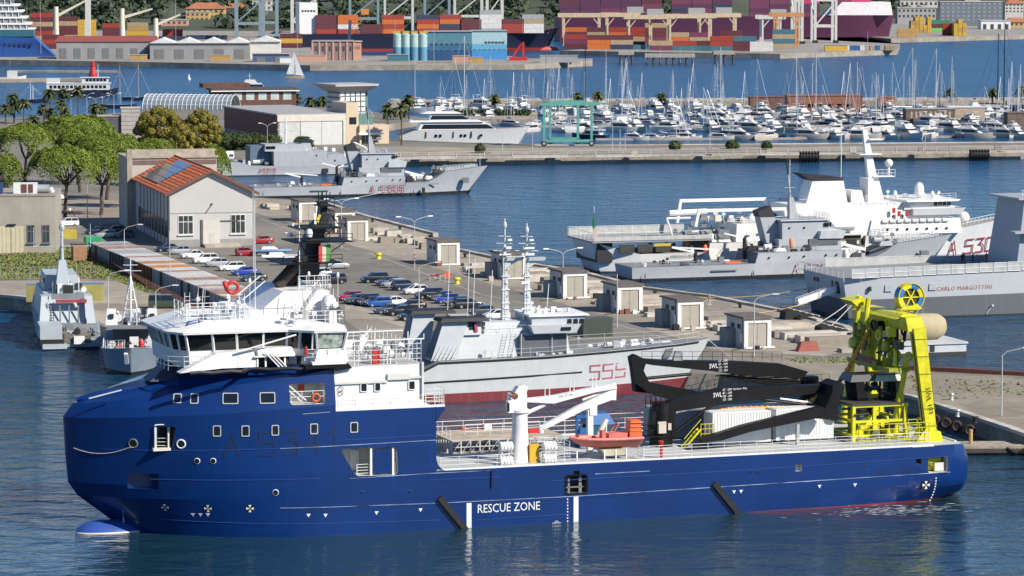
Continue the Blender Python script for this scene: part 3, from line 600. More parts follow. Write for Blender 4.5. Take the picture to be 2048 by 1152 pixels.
# foredeck in front of the wheelhouse: rail, sloped white casing, stair, dark doors
mb=MB(); mb.rail([(-28.9,8.0,16.1),(-28.7,4.2,16.1),(-27.6,2.3,16.2),(-22.5,1.5,16.4)],1.35,3,1.5,.035,.05); mb.rail([(-16.2,.6,16.9),(-14.0,.3,16.9),(-11.9,.3,16.9)],1.1,3,1.2,.03,.04); mb.build('bridge_rail',WHITE,ship)
mb=MB(); mb.prism([(-28.2,16.1),(-24.6,17.85),(-21.0,18.1),(-20.6,16.4),(-24.0,16.4)],'y',1.5,2.9); mb.build('sloped_casing',WHITE,ship)
mb=MB(); mb.box(-21,-17.0,1.2,2.9,17.35,17.45); mb.tap(-20.6,-16.9,1.3,3,17.45,-20.6,-17.2,1.5,3,18.2); mb.build('bridge_balcony',WHITE,ship)
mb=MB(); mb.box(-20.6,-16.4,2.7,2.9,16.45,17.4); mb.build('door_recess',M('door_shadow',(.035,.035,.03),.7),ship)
mb=MB()
for s in(-20.7,-19.9,-18.0):mb.box(s,s+.16,1.4,1.6,16.4,17.4)
for i in range(3):mb.beam((-20.0+i*.35,1.1,17.9),(-18.6+i*.35,1.0,16.4),.1,.12)
mb.build('bridge_stair',WHITE,ship)
mb=MB(); mb.lathe([(.22,0),(.22,.7),(.3,.7),(.3,.85)],(-16.6,1.2,16.5),10); mb.build('vent_post',BLACK,ship)
mb=MB(); A=BS.side(560,700,1.2); mb.tube((-22.8,1.2,17.9),(-17.0,.7,19.45),.09,6); mb.build('davit_arm',WHITE,ship)
for i,(x,y)in enumerate(((601,697),(599,712))):pass
mb=MB(); mb.lathe([(.16,0),(.18,.3),(.1,.85)],(-16.1,.45,17.5),8); mb.build('lifejacket_box',RED,ship)
# searchlight platform, dark gear under the wing
mb=MB(); mb.box(-16.3,-13.4,-.1,1.6,16.2,16.5); mb.prism([(-15.2,16.5),(-12,16.6),(-11.6,16.1),(-13.2,15.9)],'y',.1,1.2); mb.build('wing_platform',BLACK,ship)
mb=MB(); mb.box(-15.6,-12.2,.0,2.0,16.55,16.85); mb.tap(-15.3,-12.0,.1,2,16.85,-14.9,-12.2,.5,2,18.0); mb.build('wing_base',WHITE,ship)
# black tarpaulin roll along the bridge deck edge
pts=[]
for i in range(13):
 s=-27.5+i*1.0; n_=hull_sn(s,16.2); pts.append((s,min(4.6,n_+.25)if s<-22 else max(.4,.3+(s+16)*-.25),16.2+.06*sin(i*2.1)))
mb=MB(); mb.path(pts,.2,6); mb.build('dark_deck_edge',M('dark_navy_gear',(.008,.011,.022),.6),ship)
mb=MB(); pl=[(-22.5,15.62),(-20,15.35),(-17,15.5),(-14.2,15.95)]; mb.path([(s,hull_sn(s,z)-.08,z)for s,z in pl],.05,5); mb.build('mooring_hose',BLACK,ship)
# bow winch hatch & bar on whaleback
mb=MB(); mb.tap(-30.0,-27.2,6.2,9.4,14.8,-28.4,-27.2,6.6,9.2,16.2); mb.build('bow_hatch',M('hatch_navy',(.006,.015,.06),.5),ship)
mb=MB(); mb.beam((-35.9,6.5,13.42),(-33.0,5.3,14.25),.12,.12); mb.build('bow_bar',WHITE2,ship)
# ---- monkey island: rails, aerials, radome, mast house
mb=MB(); mb.rail([(-27.0,3.8,20.75),(-26.9,9,20.75)],1.7,4,1.6,.035,.05); mb.rail([(-26.9,3.8,20.75),(-22.2,3.8,20.75)],1.7,5,1.7,.035,.05); mb.rail([(-15.5,2.0,20.3),(-12.0,2.0,20.3),(-12.0,8,20.3)],1.2,3,1.0); mb.build('roof_rail',WHITE,ship)
mb=MB()
for i,(x,h)in enumerate(((395,50),(378,26),(440,36),(458,30),(470,55),(500,62),(508,40),(533,30),(540,22),(618,80),(625,60),(640,55),(650,70),(660,50),(667,44),(676,66))):
 n_=4+(i*37%9); A=BS.side(x,628,n_); mb.tube((A[0],n_,20.6),(A[0],n_,20.6+h/19.),.03,4)
 if i%2:mb.lathe([(.12,0),(.16,.2),(.1,.45)],(A[0],n_,20.5+h/19.),8)
for x,y,x2,y2 in((475,590,520,552),(485,600,530,562),(590,600,640,560)):
 A=BS.side(x,y,5); Bq=BS.side(x2,y2,5); mb.tube((A[0],5,A[1]),(Bq[0],5,Bq[1]),.06,5)
mb.tube((-14.6,8,23),(-14.6,8,29.5),.06,6); mb.tube((-19.6,6,20.6),(-19.6,6,32),.04,5); mb.build('aerials',WHITE,ship)
for x,y,k in((461,572,0),(465,575,1)):
 A=BS.side(x,y,5); mb=MB()
 if k:mb.torus((A[0],5,A[1]),.55,.17,'y',16,6)
 else:mb.tube((A[0]-.7,4.7,A[1]+.5),(A[0]-.4,4.7,A[1]-.4),.22,8)
 mb.build('red_horn',RED,ship,True,2)
mb=MB(); mb.box(-24.8,-22.4,4.5,6.5,20.7,21.2); mb.tap(-22.6,-20.4,4.4,8,20.7,-22.2,-20.6,4.6,8,21.6); mb.build('roof_locker',M('pale_blue_grey',(.35,.4,.46),.5),ship)
mb=MB(); pl=[(-22.0,20.7),(-21.0,21.5),(-19.4,21.5),(-17.2,23.25),(-14.0,23.25),(-12.6,23.2),(-12.3,20.4),(-22.0,20.4)]; mb.prism(pl,'y',4.6,14.5); mb.build('mast_house',WHITE,ship)
mb=MB()
for s in(-19.2,-17.8,-16.4):mb.tube((s,4.55,21.0),(s+.15,4.55,22.6),.025,4)
mb.tube((-19.4,4.5,21.7),(-15.6,4.5,21.7),.03,4); mb.beam((-16.0,4.3,20.6),(-13.8,4.3,23.6),.22,.22); mb.build('house_stay',STEEL,ship)
mb=MB(); mb.lathe([(.55,0),(.75,.3),(.78,1.0),(.7,1.5),(.45,1.9),(.05,2.05)],(-12.9,3.6,20.9),14); mb.build('radome',M('radome_grey',(.66,.68,.7),.4,var=.04),ship,True,2)
mb=MB(); mb.rail([(-15.6,4.8,23.25),(-12.4,4.8,23.25),(-12.4,14,23.25)],1.4,3,.9,.035,.04); mb.build('house_rail',WHITE,ship)
for i in range(12):
 s=-17.5+rnd.uniform(0,5.6); n_=rnd.uniform(2,4.2); mb=MB(); h=rnd.uniform(.5,1.6); mb.tube((s,n_,20.3),(s,n_,20.3+h),.05,5); mb.box(s-.2,s+.2,n_-.15,n_+.15,20.3+h,20.6+h); mb.build('roof_fitting',WHITE2,ship)
for s in(-13.0,-12.4):mb=MB(); mb.lathe([(.32,-.15),(.36,0),(.32,.15)],(s,2.2,21.5),12,'y'); mb.tube((s,2.4,20.4),(s,2.4,21.4),.05,5); mb.build('searchlight',M('lamp_glass_dark',(.08,.09,.09),.15),ship)
for i in range(34):
 s=rnd.uniform(-26.4,-20.5)if i<22 else rnd.uniform(-17,-12.2); n_=rnd.uniform(4.2,10)if i<22 else rnd.uniform(1.6,4.4); z=20.75 if i<22 else 20.35; mb=MB(); k=i%5; h=rnd.uniform(.5,1.9)
 if k==0:mb.tube((s,n_,z),(s,n_,z+h),.07,6); mb.lathe([(.05,0),(.24,.1),(.24,.35),(.05,.5)],(s,n_,z+h),8)
 elif k==1:mb.box(s-.3,s+.4,n_-.3,n_+.3,z,z+h*.6)
 elif k==2:mb.path([(s,n_,z),(s,n_,z+h),(s+.4,n_,z+h+.2),(s+.6,n_,z+h-.2)],.09,6)
 elif k==3:mb.ladder((s,n_,z),(s,n_,z+h+.6),.5,.03)
 else:mb.tube((s,n_,z),(s+.2,n_,z+h+1.4),.035,5); mb.tube((s-.5,n_,z+h),(s+.6,n_,z+h),.03,4)
 mb.build('roof_fitting',rnd.choice((WHITE,WHITE2,WHITE,STEEL)),ship,True)
for i in range(16):
 s=rnd.uniform(-11.8,-4.8); n_=rnd.uniform(1.2,9); mb=MB(); h=rnd.uniform(.8,2.0); mb.tube((s,n_,16.25),(s,n_,16.25+h),.08,6); mb.box(s-.25,s+.35,n_-.2,n_+.2,16.25+h*.5,16.25+h*.9); mb.build('boat_deck_fitting',rnd.choice((WHITE,WHITE2,GREYD,STEEL)),ship,True)
 # funnel mast (leaning), platforms
BR=M('funnel_brown',(.035,.022,.015),.5,var=.25)
def mp(x,y,n=9.8):a=BS.side(x,y,n);return(a[0],n,a[1])
mast=link('funnel_mast',None,ship)
mb=MB(); mb.tube(mp(553,572,8.8),mp(602,520,8.8),.62,10); mb.tube(mp(575,572,10.8),mp(612,528,10.8),.62,10); mb.build('exhaust_pipe',BR,mast,True)
BLK2=M('mast_black',(.016,.017,.018),.5,var=.3,scale=1.5)
def plate(px,n0,n1,name='mast_column',mat=BLK2):
 m_=MB(); q=[BS.side(x,y,(n0+n1)/2)for x,y in px]; m_.prism(q,'y',n0,n1);return m_.build(name,mat,mast)
plate([(596,545),(606,482),(635,482),(632,545),(625,560),(606,560)],8.6,11)
plate([(606,482),(626,445),(650,428),(655,432),(640,482)],8.9,10.7)
plate([(634,450),(638,412),(634,402),(654,402),(650,430),(646,450)],9.2,10.2)
plate([(646,440),(657,428),(660,432),(650,448)],9.2,10.2)
for y,x0,x1,n0,n1 in((523,548,665,6.4,13),(482,576,690,7.2,12.4),(455,586,672,7.8,11.8),(411,634,662,8.6,11)):
 A=BS.side(x0,y,9.8); Bq=BS.side(x1,y,9.8); m_=MB(); m_.box(A[0],Bq[0],n0,n1,A[1]-.06,A[1]+.06); m_.build('mast_platform',BLACK,mast)
 m_=MB(); m_.rail([(A[0],n0,A[1]),(Bq[0],n0,A[1])],.8,2,1.2,.03,.03); m_.tube((A[0]+.6,n0+.3,A[1]),(A[0]+2.0,9.4,A[1]-1.8),.05,5); m_.tube((Bq[0]-.6,n0+.3,A[1]),(Bq[0]-1.6,9.4,A[1]-1.2),.05,5); m_.build('mast_rail',BLACK,mast)
m_=MB()
for x in(637,645,653,660):a=mp(x,402); m_.tube(a,(a[0],a[1],a[2]+.9),.05,5)
m_.tube(mp(643,400),mp(643,385),.04,5); m_.build('mast_aerials',BLACK,mast)
m_=MB(); m_.tube(mp(585,452),mp(587,446),.12,6); m_.tube(mp(580,474),mp(580,466),.3,8); m_.tube(mp(570,465),mp(590,472),.06,5); m_.lathe([(.3,0),(.4,.3),(.3,.75),(.05,.9)],mp(618,474,8),10); m_.build('mast_radar',WHITE2,mast,True)
def flag(pts,mat,nm,lab,cat='flag'):
 m_=MB(); m_.add(pts,[(0,1,2,3)]); o=m_.build(nm,mat,None,loc=BS.world(0,0,0),rz=BS.a);return tag(o,lab,cat)
flag([mp(632,440,8.5),mp(638,428,8.4),mp(642,430,8.6),mp(637,446,8.6)],M('flag_yellow',(.7,.5,.02),.7),'signal_flag','small yellow signal flag flying from the black mast')
flag([mp(629,448,8.5),mp(628,426,8.4),mp(633,428,8.6),mp(633,449,8.6)],M('flag_white',(.7,.72,.75),.7),'signal_flag','small white signal flag flying from the black mast')
FLAGI=bpy.data.materials.new('tricolour'); FLAGI.use_nodes=True
N_=FLAGI.node_tree.nodes; L_=FLAGI.node_tree.links; tcn=N_.new('ShaderNodeTexCoord'); rmp=N_.new('ShaderNodeValToRGB'); rmp.color_ramp.interpolation='CONSTANT'
sx=N_.new('ShaderNodeSeparateXYZ'); L_.new(tcn.outputs['Generated'],sx.inputs[0]); L_.new(sx.outputs[0],rmp.inputs[0]); L_.new(rmp.outputs[0],N_['Principled BSDF'].inputs['Base Color'])
rmp.color_ramp.elements[0].color=(.5,.05,.04,1); rmp.color_ramp.elements[1].position=.33; rmp.color_ramp.elements[1].color=(.6,.5,.42,1); e_=rmp.color_ramp.elements.new(.62); e_.color=(.08,.25,.05,1)
flag([mp(636,530,7.5),mp(638,492,7.5),mp(661,488,7.8),mp(662,520,7.8)],FLAGI,'ensign','green white and red ensign hanging beside the black mast')
# ================================================================ WORK DECK OF THE BLUE SHIP
DZ=5.78
def bp(x,y,n):a=BS.side(x,y,n);return(a[0],n,a[1])
def bthing(name,label,cat,group=None):return fthing(name,label,cat,BS,group)
for a,b,h,k in((-2.8,5.0,1.15,3),(18.3,49.5,1.25,4),(7.6,10.6,1.2,4)):
 mb=MB(); mb.rail([(a,.15,DZ+.1),(b,.15,DZ+.1)],h,k,1.75,.026,.034); mb.build('deck_rail',WHITE,ship)
mb=MB(); mb.rail([(-3,2*HB-.15,DZ),(46,2*HB-.15,DZ)],2.0,4,2.2,.035,.04); mb.build('deck_rail',WHITE,ship)
mb=MB(); mb.rail([(18.4,.15,DZ),(18.4,2.6,DZ)],1.25,4,1.2); mb.rail([(10.6,.2,DZ),(10.6,3.4,DZ),(7.6,3.4,DZ)],2.2,6,1.4,.03,.04); mb.build('crane_enclosure_rail',WHITE,ship)
# raised slatted hatch platform
mb=MB(); mb.box(1.5,13.5,10.2,16.8,DZ+1.25,DZ+1.4); mb.build('hatch_platform',M('weathered_ply',(.42,.36,.28),.8,var=.25),ship)
mb=MB()
for i in range(12):mb.box(1.6+i,1.72+i,10.15,10.3,DZ,DZ+1.25); mb.beam((1.7+i,10.2,DZ),(2.6+i,10.2,DZ+1.2),.06,.06)
for i in range(8):mb.box(1.45,1.6,10.3+i*.8,10.42+i*.8,DZ,DZ+1.25)
mb.box(1.5,13.5,10.1,10.2,DZ+.6,DZ+.7); mb.build('platform_lattice',M('lattice_grey',(.5,.5,.46),.6),ship)
mb=MB(); mb.rail([(1.5,10.2,DZ+1.4),(1.5,16.8,DZ+1.4)],1.1,3,1.4); mb.rail([(4,13,DZ+1.4),(12,13,DZ+1.4)],1.1,3,1.4); mb.build('platform_rail',WHITE,ship)
mb=MB(); mb.torus(bp(930,865,2*HB-.4),.42,.1,'y',16,6); tag(mb.build('lifebuoy',ORANGE,None,True,2,loc=BS.world(0,0,0),rz=BS.a),'orange lifebuoy on the far rail of the work deck','lifebuoy')
mb=MB(); a=bp(951,868,17); mb.box(a[0]-.25,a[0]+.25,16.8,17.2,DZ+.3,a[2]+.4); mb.build('foam_monitor',RED,ship)
mb=MB(); mb.tube((a[0],17,a[2]+.3),(a[0]+1.3,17,a[2]+.9),.12,6); mb.build('monitor_barrel',RED,ship)
mb=MB(); mb.box(a[0]+.8,a[0]+1.6,16.5,17.3,DZ,a[2]+1.0); mb.build('winch_locker',WHITE2,ship)
# white knuckle crane
cr=link('deck_crane',None,ship)
mb=MB(); mb.lathe([(1.02,0),(.98,.2),(.78,3.2),(.74,4.9),(.95,4.95),(.95,5.2),(.7,5.3),(.7,5.5)],(6.4,3,DZ),18); mb.build('crane_pedestal',WHITE,cr,True)
mb=MB(); mb.box(5.3,6.9,2.3,3.7,11.0,12.6); mb.box(4.9,5.5,2.1,2.9,10.8,12.0); mb.prism([(5.6,12.6),(6.9,12.6),(7.1,13.2),(6.6,13.5),(6.1,13.3)],'y',2.5,3.5); mb.build('crane_head',WHITE,cr)
mb=MB(); mb.box(4.75,5.0,2.05,2.1,10.95,11.8); mb.build('cab_window',GLASS,cr)
mb=MB(); q=[bp(x,y,3)for x,y in((1045,798),(1112,790),(1215,768),(1229,764),(1231,776),(1190,783),(1105,806),(1048,803))]; mb.prism([(p[0],p[2])for p in q],'y',2.55,3.45); mb.build('crane_boom',WHITE,cr)
mb=MB(); q=[bp(x,y,3)for x,y in((1220,779),(1231,777),(1230,800),(1222,799),(1165,820),(1088,858),(1080,853),(1150,814))]; mb.prism([(p[0],p[2])for p in q],'y',2.68,3.32); mb.build('crane_jib',WHITE,cr)
mb=MB(); mb.tube(bp(1050,828,3),bp(1092,808,3),.2,8); mb.build('crane_ram',WHITE2,cr); mb=MB(); mb.tube(bp(1165,800,3),bp(1215,780,3),.12,8); mb.build('jib_ram',WHITE2,cr)
mb=MB(); mb.tube(bp(1167,801,3),bp(1205,784,3),.07,6); mb.build('ram_rod',GREYD,cr)
mb=MB(); a=bp(1082,858,3); mb.lathe([(.1,-.5),(.3,-.4),(.3,.2),(.15,.4)],a,10); mb.build('hook_block',WHITE,cr)
mb=MB(); mb.box(a[0]-1.3,a[0]-.2,2.8,3.2,a[2]-.35,a[2]+.1); mb.build('hook',RED,cr)
mb=MB(); a=bp(1025,793,3); mb.lathe([(.35,-.3),(.35,.3)],(a[0],2.6,a[2]+.1),12,'y'); mb.build('winch_drum',M('winch_red',(.2,.03,.02),.5),cr)
mb=MB()
for x,y in((1090,778),(1099,778),(1140,768),(1148,768),(1185,760),(1192,760)):p=bp(x,y+6,3); mb.tube((p[0],3,p[2]-.5),(p[0],3,p[2]+.7),.05,5)
mb.build('boom_guard',WHITE,cr); a=bp(1117,794,2.55); mb=MB(); mb.text('SWL 5T-15M',(a[0],2.53,a[2]-.1),Vector((1,0,.13)).normalized(),(0,0,1),.22,1,1.5); mb.build('lettering',M('stencil_grey',(.2,.2,.2),.6),cr)
# life raft canisters
for i,(x,y,lb)in enumerate(((1011,893,'upper white life raft canister left of the white deck crane'),(1011,922,'lower white life raft canister left of the white deck crane'),(1098,893,'upper white life raft canister right of the white deck crane'),(1098,918,'lower white life raft canister right of the white deck crane'))):
 p=bp(x,y,1.6); mb=MB(); pr=[]
 for j in range(4):pr+=[(.42,j*.34),(.5,j*.34+.08),(.5,j*.34+.24),(.42,j*.34+.32)]
 mb.lathe([(.2,-.06)]+pr+[(.2,1.36)],(p[0]-.65,1.6,p[2]),14,'x'); t=bthing('life_raft_canister',lb,'life raft'); mb.build('canister',WHITE,t,True,.5)
 mb=MB()
 for e in(-.5,.5):mb.box(p[0]+e-.05,p[0]+e+.05,1.1,2.1,p[2]-.62,p[2]-.48); mb.box(p[0]+e-.05,p[0]+e+.05,2.0,2.15,p[2]-1.2 if i%2==0 else DZ,p[2])
 mb.build('cradle',WHITE2,t)
mb=MB(); p=bp(1068,905,2.2); mb.box(p[0]-.5,p[0]+.5,2,2.6,DZ,DZ+1.8); tag(mb.build('gear_locker',M('amber_paint',(.6,.36,.03),.5),None,loc=BS.world(0,0,0),rz=BS.a),'amber yellow locker beside the white crane pedestal','locker')
# white post and blue winch
mb=MB(); p=bp(1180,868,6); mb.box(p[0]-.28,p[0]+.28,5.8,6.3,DZ,p[2]+2.5); mb.box(p[0]-.1,p[0]+.65,5.7,6.4,p[2]+1.9,p[2]+2.9); mb.build('davit_post',WHITE,ship)
BW=M('winch_blue',(.015,.11,.32),.5,var=.15)
w=bthing('blue_winch','large blue winch with drum behind the orange rescue boat','winch'); p=bp(1150,880,11)
mb=MB(); mb.box(p[0],p[0]+3.9,10.6,13.4,DZ,DZ+.5)
for a in(0,1.1):mb.box(p[0]+a,p[0]+a+.25,10.6,10.9,DZ,DZ+3.2)
mb.box(p[0],p[0]+1.4,10.55,10.95,DZ+3.0,DZ+3.25); mb.tap(p[0]+1.2,p[0]+4.2,10.6,13,DZ+2.2,p[0]+1.6,p[0]+3.6,10.9,13,DZ+3.3); mb.build('winch_frame',BW,w)
mb=MB(); mb.lathe([(1.1,0),(1.1,.15),(.7,.16),(.7,2.0),(1.1,2.01),(1.1,2.2)],(p[0]+2.5,10.7,DZ+1.5),16,'y'); mb.build('winch_drum',M('winch_teal',(.01,.08,.13),.5),w,True)
mb=MB(); mb.box(p[0]+.3,p[0]+1.0,10.3,10.6,DZ+.6,DZ+2.0); mb.build('gear_box',BW,w)
# rescue boat
rb=bthing('rescue_boat','orange rescue boat with raised orange engine cover on its cradle','boat')
SAL=M('faded_orange_hull',(.62,.17,.13),.55,var=.12); rs=[]
for s,b,zk,zd in((0,.05,1.15,1.25),(.5,.5,.75,1.22),(1.4,.9,.35,1.15),(2.8,1.15,.12,1.08),(5,1.2,.05,1.05),(7.3,1.1,.1,1.05)):
 rs.append([(s,0,zk),(s,-b*.75,zk+(zd-zk)*.45),(s,-b,zd),(s,-b*.8,zd),(s,0,zd-.15),(s,b*.8,zd),(s,b,zd),(s,b*.75,zk+(zd-zk)*.45)])
o=bp(1138,884,3.0); off=Vector((o[0],2.6,DZ+.9))
mb=MB(); mb.loft([[tuple(Vector(p)+off)for p in r]for r in rs]); mb.build('boat_hull',SAL,rb,True,.9)
mb=MB()
for sgn in(-1,1):mb.path([tuple(Vector((s,sgn*(b+.05),zd))+off)for s,b,zd in((0,.02,1.28),(.5,.5,1.25),(1.4,.92,1.2),(2.8,1.17,1.14),(5,1.22,1.1),(7.3,1.12,1.1))],.16,7)
mb.build('fender_tube',M('faded_orange_tube',(.72,.24,.2),.6,var=.1),rb,True,1.2)
mb=MB(); mb.tap(off.x+.5,off.x+1.6,off.y-.6,off.y+.6,off.z+1.1,off.x+.8,off.x+1.6,off.y-.4,off.y+.4,off.z+1.5); mb.build('bow_locker',ORANGE,rb)
mb=MB(); mb.box(off.x+3.2,off.x+3.6,off.y-.4,off.y+.4,off.z+1,off.z+1.9); mb.box(off.x+3.9,off.x+5.9,off.y-.5,off.y+.5,off.z+1,off.z+1.6); mb.build('console',SAL,rb)
mb=MB(); mb.path([tuple(off+Vector(v))for v in((4.0,-.5,1.1),(4.9,-.5,2.5),(5.0,.5,2.5),(4.1,.5,1.1))],.06,6); mb.build('boat_arch',SAL,rb)
mb=MB(); mb.tap(off.x+6.0,off.x+7.3,off.y-.75,off.y+.75,off.z+1.2,off.x+6.15,off.x+7.2,off.y-.6,off.y+.6,off.z+2.85); mb.build('engine_cover',ORANGE,rb)
mb=MB()
for i in range(4):mb.box(off.x+6.1,off.x+7.33,off.y-.78,off.y-.7+.02*i,off.z+1.4+i*.4,off.z+1.45+i*.4)
mb.build('engine_slat',M('orange_light',(.8,.3,.12),.5),rb)
cd=bthing('boat_cradle','beige padded cradle and posts under the orange rescue boat','cradle')
mb=MB(); mb.tap(off.x+3.4,off.x+5.6,off.y-.9,off.y+.9,DZ+.35,off.x+3.0,off.x+5.4,off.y-1,off.y+1,DZ+.95); mb.build('cradle_pad',M('beige_canvas',(.5,.46,.33),.8),cd)
mb=MB()
for s in(.3,3.2,4.4,5.5):mb.box(off.x+s,off.x+s+.12,off.y-1.0,off.y-.85,DZ,DZ+1.0)
mb.build('cradle_post',WHITE,cd)
mb=MB(); mb.tube(bp(1197,870,8),bp(1213,838,8),.28,8); mb.tube(bp(1213,838,8),bp(1212,868,8),.08,6); mb.box(p[0]+2,p[0]+3.2,7.6,8.2,DZ,DZ+1.8); mb.build('boat_davit',CREAM,ship)
# ---- black knuckle cranes
def black_crane(nm,near):
 t=link('black_crane',None,ship); n=9.0 if near else 14.5
 def pl(px,w,name,mat=BLACK,nn=None):
  q=n if nn is None else nn; m_=MB(); m_.prism([BS.side(x,y,q)for x,y in px],'y',q-w/2,q+w/2);return m_.build(name,mat,t)
 return t,pl,n
t,pl,n=black_crane('near',True)
a=BS.side(1322,870,n); mb=MB(); mb.lathe([(1.2,DZ),(1.2,7.6),(1.35,7.7),(1.35,8.0),(1.1,8.1),(1.1,9.3),(.95,10.2)],(a[0],n,0),16); mb.build('crane_pedestal',BLACK,t,True)
pl([(1303,822),(1312,808),(1350,806),(1344,838),(1346,872),(1300,872)],1.5,'crane_house')
mb=MB(); q=bp(1324,855,n-1.3); mb.box(q[0]-.45,q[0]+.45,n-1.36,n-1.2,q[2]-.6,q[2]+.6); mb.box(q[0]+.65,q[0]+1.0,n-1.36,n-1.2,q[2]-.3,q[2]+.4); mb.build('control_cabinet',M('cabinet_beige',(.5,.44,.38),.6),t)
mb=MB(); c0=bp(1284,868,n-1); mb.rail([(c0[0],n-1.5,c0[2]-.2),(c0[0]+1.6,n-1.5,c0[2]-.2)],1.2,2,.5,.04,.04); c1=bp(1288,815,n-.8); mb.rail([(c1[0],n-1.2,c1[2]),(c1[0]+2.2,n-1.2,c1[2])],1.2,2,.5,.04,.04); mb.ladder((c1[0]+.9,n-1.3,DZ),(c1[0]+.9,n-1.3,c1[2]+1),.5,.03); mb.box(c0[0],c0[0]+1.8,n-1.6,n-.5,c0[2]-.3,c0[2]-.2); mb.build('crane_access',BLACK,t)
pl([(1316,815),(1340,800),(1440,776),(1560,771),(1668,768),(1668,778),(1600,789),(1500,799),(1428,810),(1345,822)],1.2,'main_boom')
pl([(1652,780),(1652,768),(1668,760),(1674,764),(1664,800),(1660,838),(1648,836),(1636,816)],3.4,'elbow',nn=7.4)
pl([(1640,812),(1658,828),(1655,838),(1628,836),(1500,862),(1440,880),(1400,884),(1396,876),(1440,864),(1480,851)],.9,'folding_jib',nn=4.8)
[MB().tube(bp(a_,b_,n-.4),bp(c_,d_,n-.4),r_,8).build('crane_ram',BLACK,t)for a_,b_,c_,d_,r_ in((1350,866,1425,810,.2),(1635,812,1520,798,.14),(1412,822,1412,872,.12))]
mb=MB(); mb.tube(bp(1560,797,n-.5),bp(1622,805,n-.5),.1,6); mb.build('ram_rod',WHITE2,t)
mb=MB(); mb.box(*(lambda u:(u[0]-1.0,u[0]+.6,4.5,5.1,DZ,DZ+.7))(bp(1404,884,4.8))); mb.build('jib_rest',BLACK,t)
mb=MB(); u=bp(1595,850,4.8); mb.box(u[0]-.15,u[0]+.15,4.6,5,DZ,u[2]+.1); mb.build('jib_rest',STEEL,t)
mb=MB(); A=bp(1365,792,n); Bq=bp(1655,766,n); mb.rail([(A[0],n-.5,A[2]),(bp(1440,774,n)[0],n-.5,bp(1440,774,n)[2]),(Bq[0],n-.5,Bq[2])],1.0,2,.9,.02,.025); mb.build('boom_walkway_rail',BLACK,t)
TXT=M('stencil_white',(.8,.8,.8),.5)
def swl(x,y,nn,t,k=1.0):
 a=bp(x,y,nn); mb=MB(); mb.text('SWL',(a[0],nn-.03,a[2]),Vector((1,0,.04)).normalized(),(0,0,1),.5*k,1.0,.98*k)
 for i,l in enumerate(('6T - 20M','8T - 16M','10T - 13M','15T - 10M')):mb.text(l,(a[0]+1.05*k,nn-.03,a[2]+(.62-i*.34)*k),Vector((1,0,.04)).normalized(),(0,0,1),.24*k,1.0,1.0*k)
 mb.build('load_lettering',TXT,t)
swl(1426,795,n-.6,t); a=bp(1466,780,n-.6); mb=MB(); mb.text('Main Boom - lifting',(a[0],n-.63,a[2]),Vector((1,0,.04)).normalized(),(0,0,1),.2,1,1.5); mb.build('load_lettering',TXT,t)
t,pl,n=black_crane('far',False); n=15.2
pl([(1262,722),(1268,716),(1330,720),(1470,722),(1560,727),(1612,742),(1600,757),(1540,752),(1480,750),(1420,741),(1300,729)],1.2,'main_boom',nn=n)
pl([(1258,714),(1268,708),(1284,716),(1290,722),(1284,740),(1296,765),(1290,785),(1268,783),(1262,735)],1.0,'elbow',nn=n-.4)
pl([(1268,766),(1288,762),(1340,772),(1400,783),(1440,796),(1420,812),(1352,802),(1300,788)],.9,'folding_jib',nn=n-1.3)
mb=MB(); mb.tube(bp(1288,757,n-.7),bp(1382,748,n-.7),.17,8); mb.build('crane_ram',BLACK,t)
mb=MB(); A=bp(1262,720,n); Bq=bp(1560,722,n); mb.rail([(A[0]+1,n-.5,A[2]-.1),(Bq[0],n-.5,Bq[2])],1.0,2,1.1,.02,.025); mb.build('boom_walkway_rail',BLACK,t)
mb=MB(); a=BS.side(1618,812,n); mb.lathe([(1.2,DZ),(1.2,8.5),(1.0,10.4),(1.0,11.4)],(a[0],n,0),14); mb.build('crane_pedestal',BLACK,t,True)
mb=MB()
for i in range(9):A=bp(1430+i*12,752+i*2,n-.2); Bq=bp(1560+i*9,742+i*4,n-.2); mb.tube(A,Bq,.07,4)
mb.build('hydraulic_hoses',BLACK,t); swl(1418,737,n-.6,t)
mb=MB(); q=bp(1352,713,n); mb.hexa([(q[0]-.5,n-.4,q[2]-.7),(q[0]+.7,n-.4,q[2]-.7),(q[0]+.7,n,q[2]-.7),(q[0]-.5,n,q[2]-.7),(q[0]-.2,n-.4,q[2]+.6),(q[0]+.4,n-.4,q[2]+.6),(q[0]+.4,n,q[2]+.6),(q[0]-.2,n,q[2]+.6)]); mb.build('boom_lamp_box',M('lamp_box',(.3,.31,.32),.4),t)
# ---- deck containers
def container_mesh(L,w=2.44,h=2.6,rib=.28,name='container',mats=None,ribs=True):
 mb=MB(); d=.035; mb.box(0,L,d,w-d,.02,h-.02)
 for x in(0,L-.14):
  for y in(0,w-.14):mb.box(x,x+.14,y,y+.14,0,h)
 for y in(0,w-.1):
  mb.box(0.14,L-.14,y,y+.1,0,.16); mb.box(.14,L-.14,y,y+.1,h-.12,h+.005)
 if ribs:
  k=int(L/rib)
  for i in range(1,k):
   x=i*L/k
   for y0,y1 in((-.0,d),(w-d,w)):mb.box(x-rib*.22,x+rib*.22,y0,y1,.16,h-.12)
 for x0,x1 in((-.0,.05),(L-.05,L)):
  for j in range(1,4):mb.box(x0 if x0 else-.03,x1 if x0==0 else L+.03,j*w/4-.03,j*w/4+.03,.15,h-.15)
 mb.box(.14,L-.14,.3,w-.3,h-.05,h+.01)
 return mb.mesh(name,mats or[WHITE])
CW=M('container_white',(.70,.71,.70),.5,var=.05,streak=.2,dirt=(.3,.25,.2)); CG=M('container_grey',(.33,.36,.38),.5,var=.1,streak=.2)
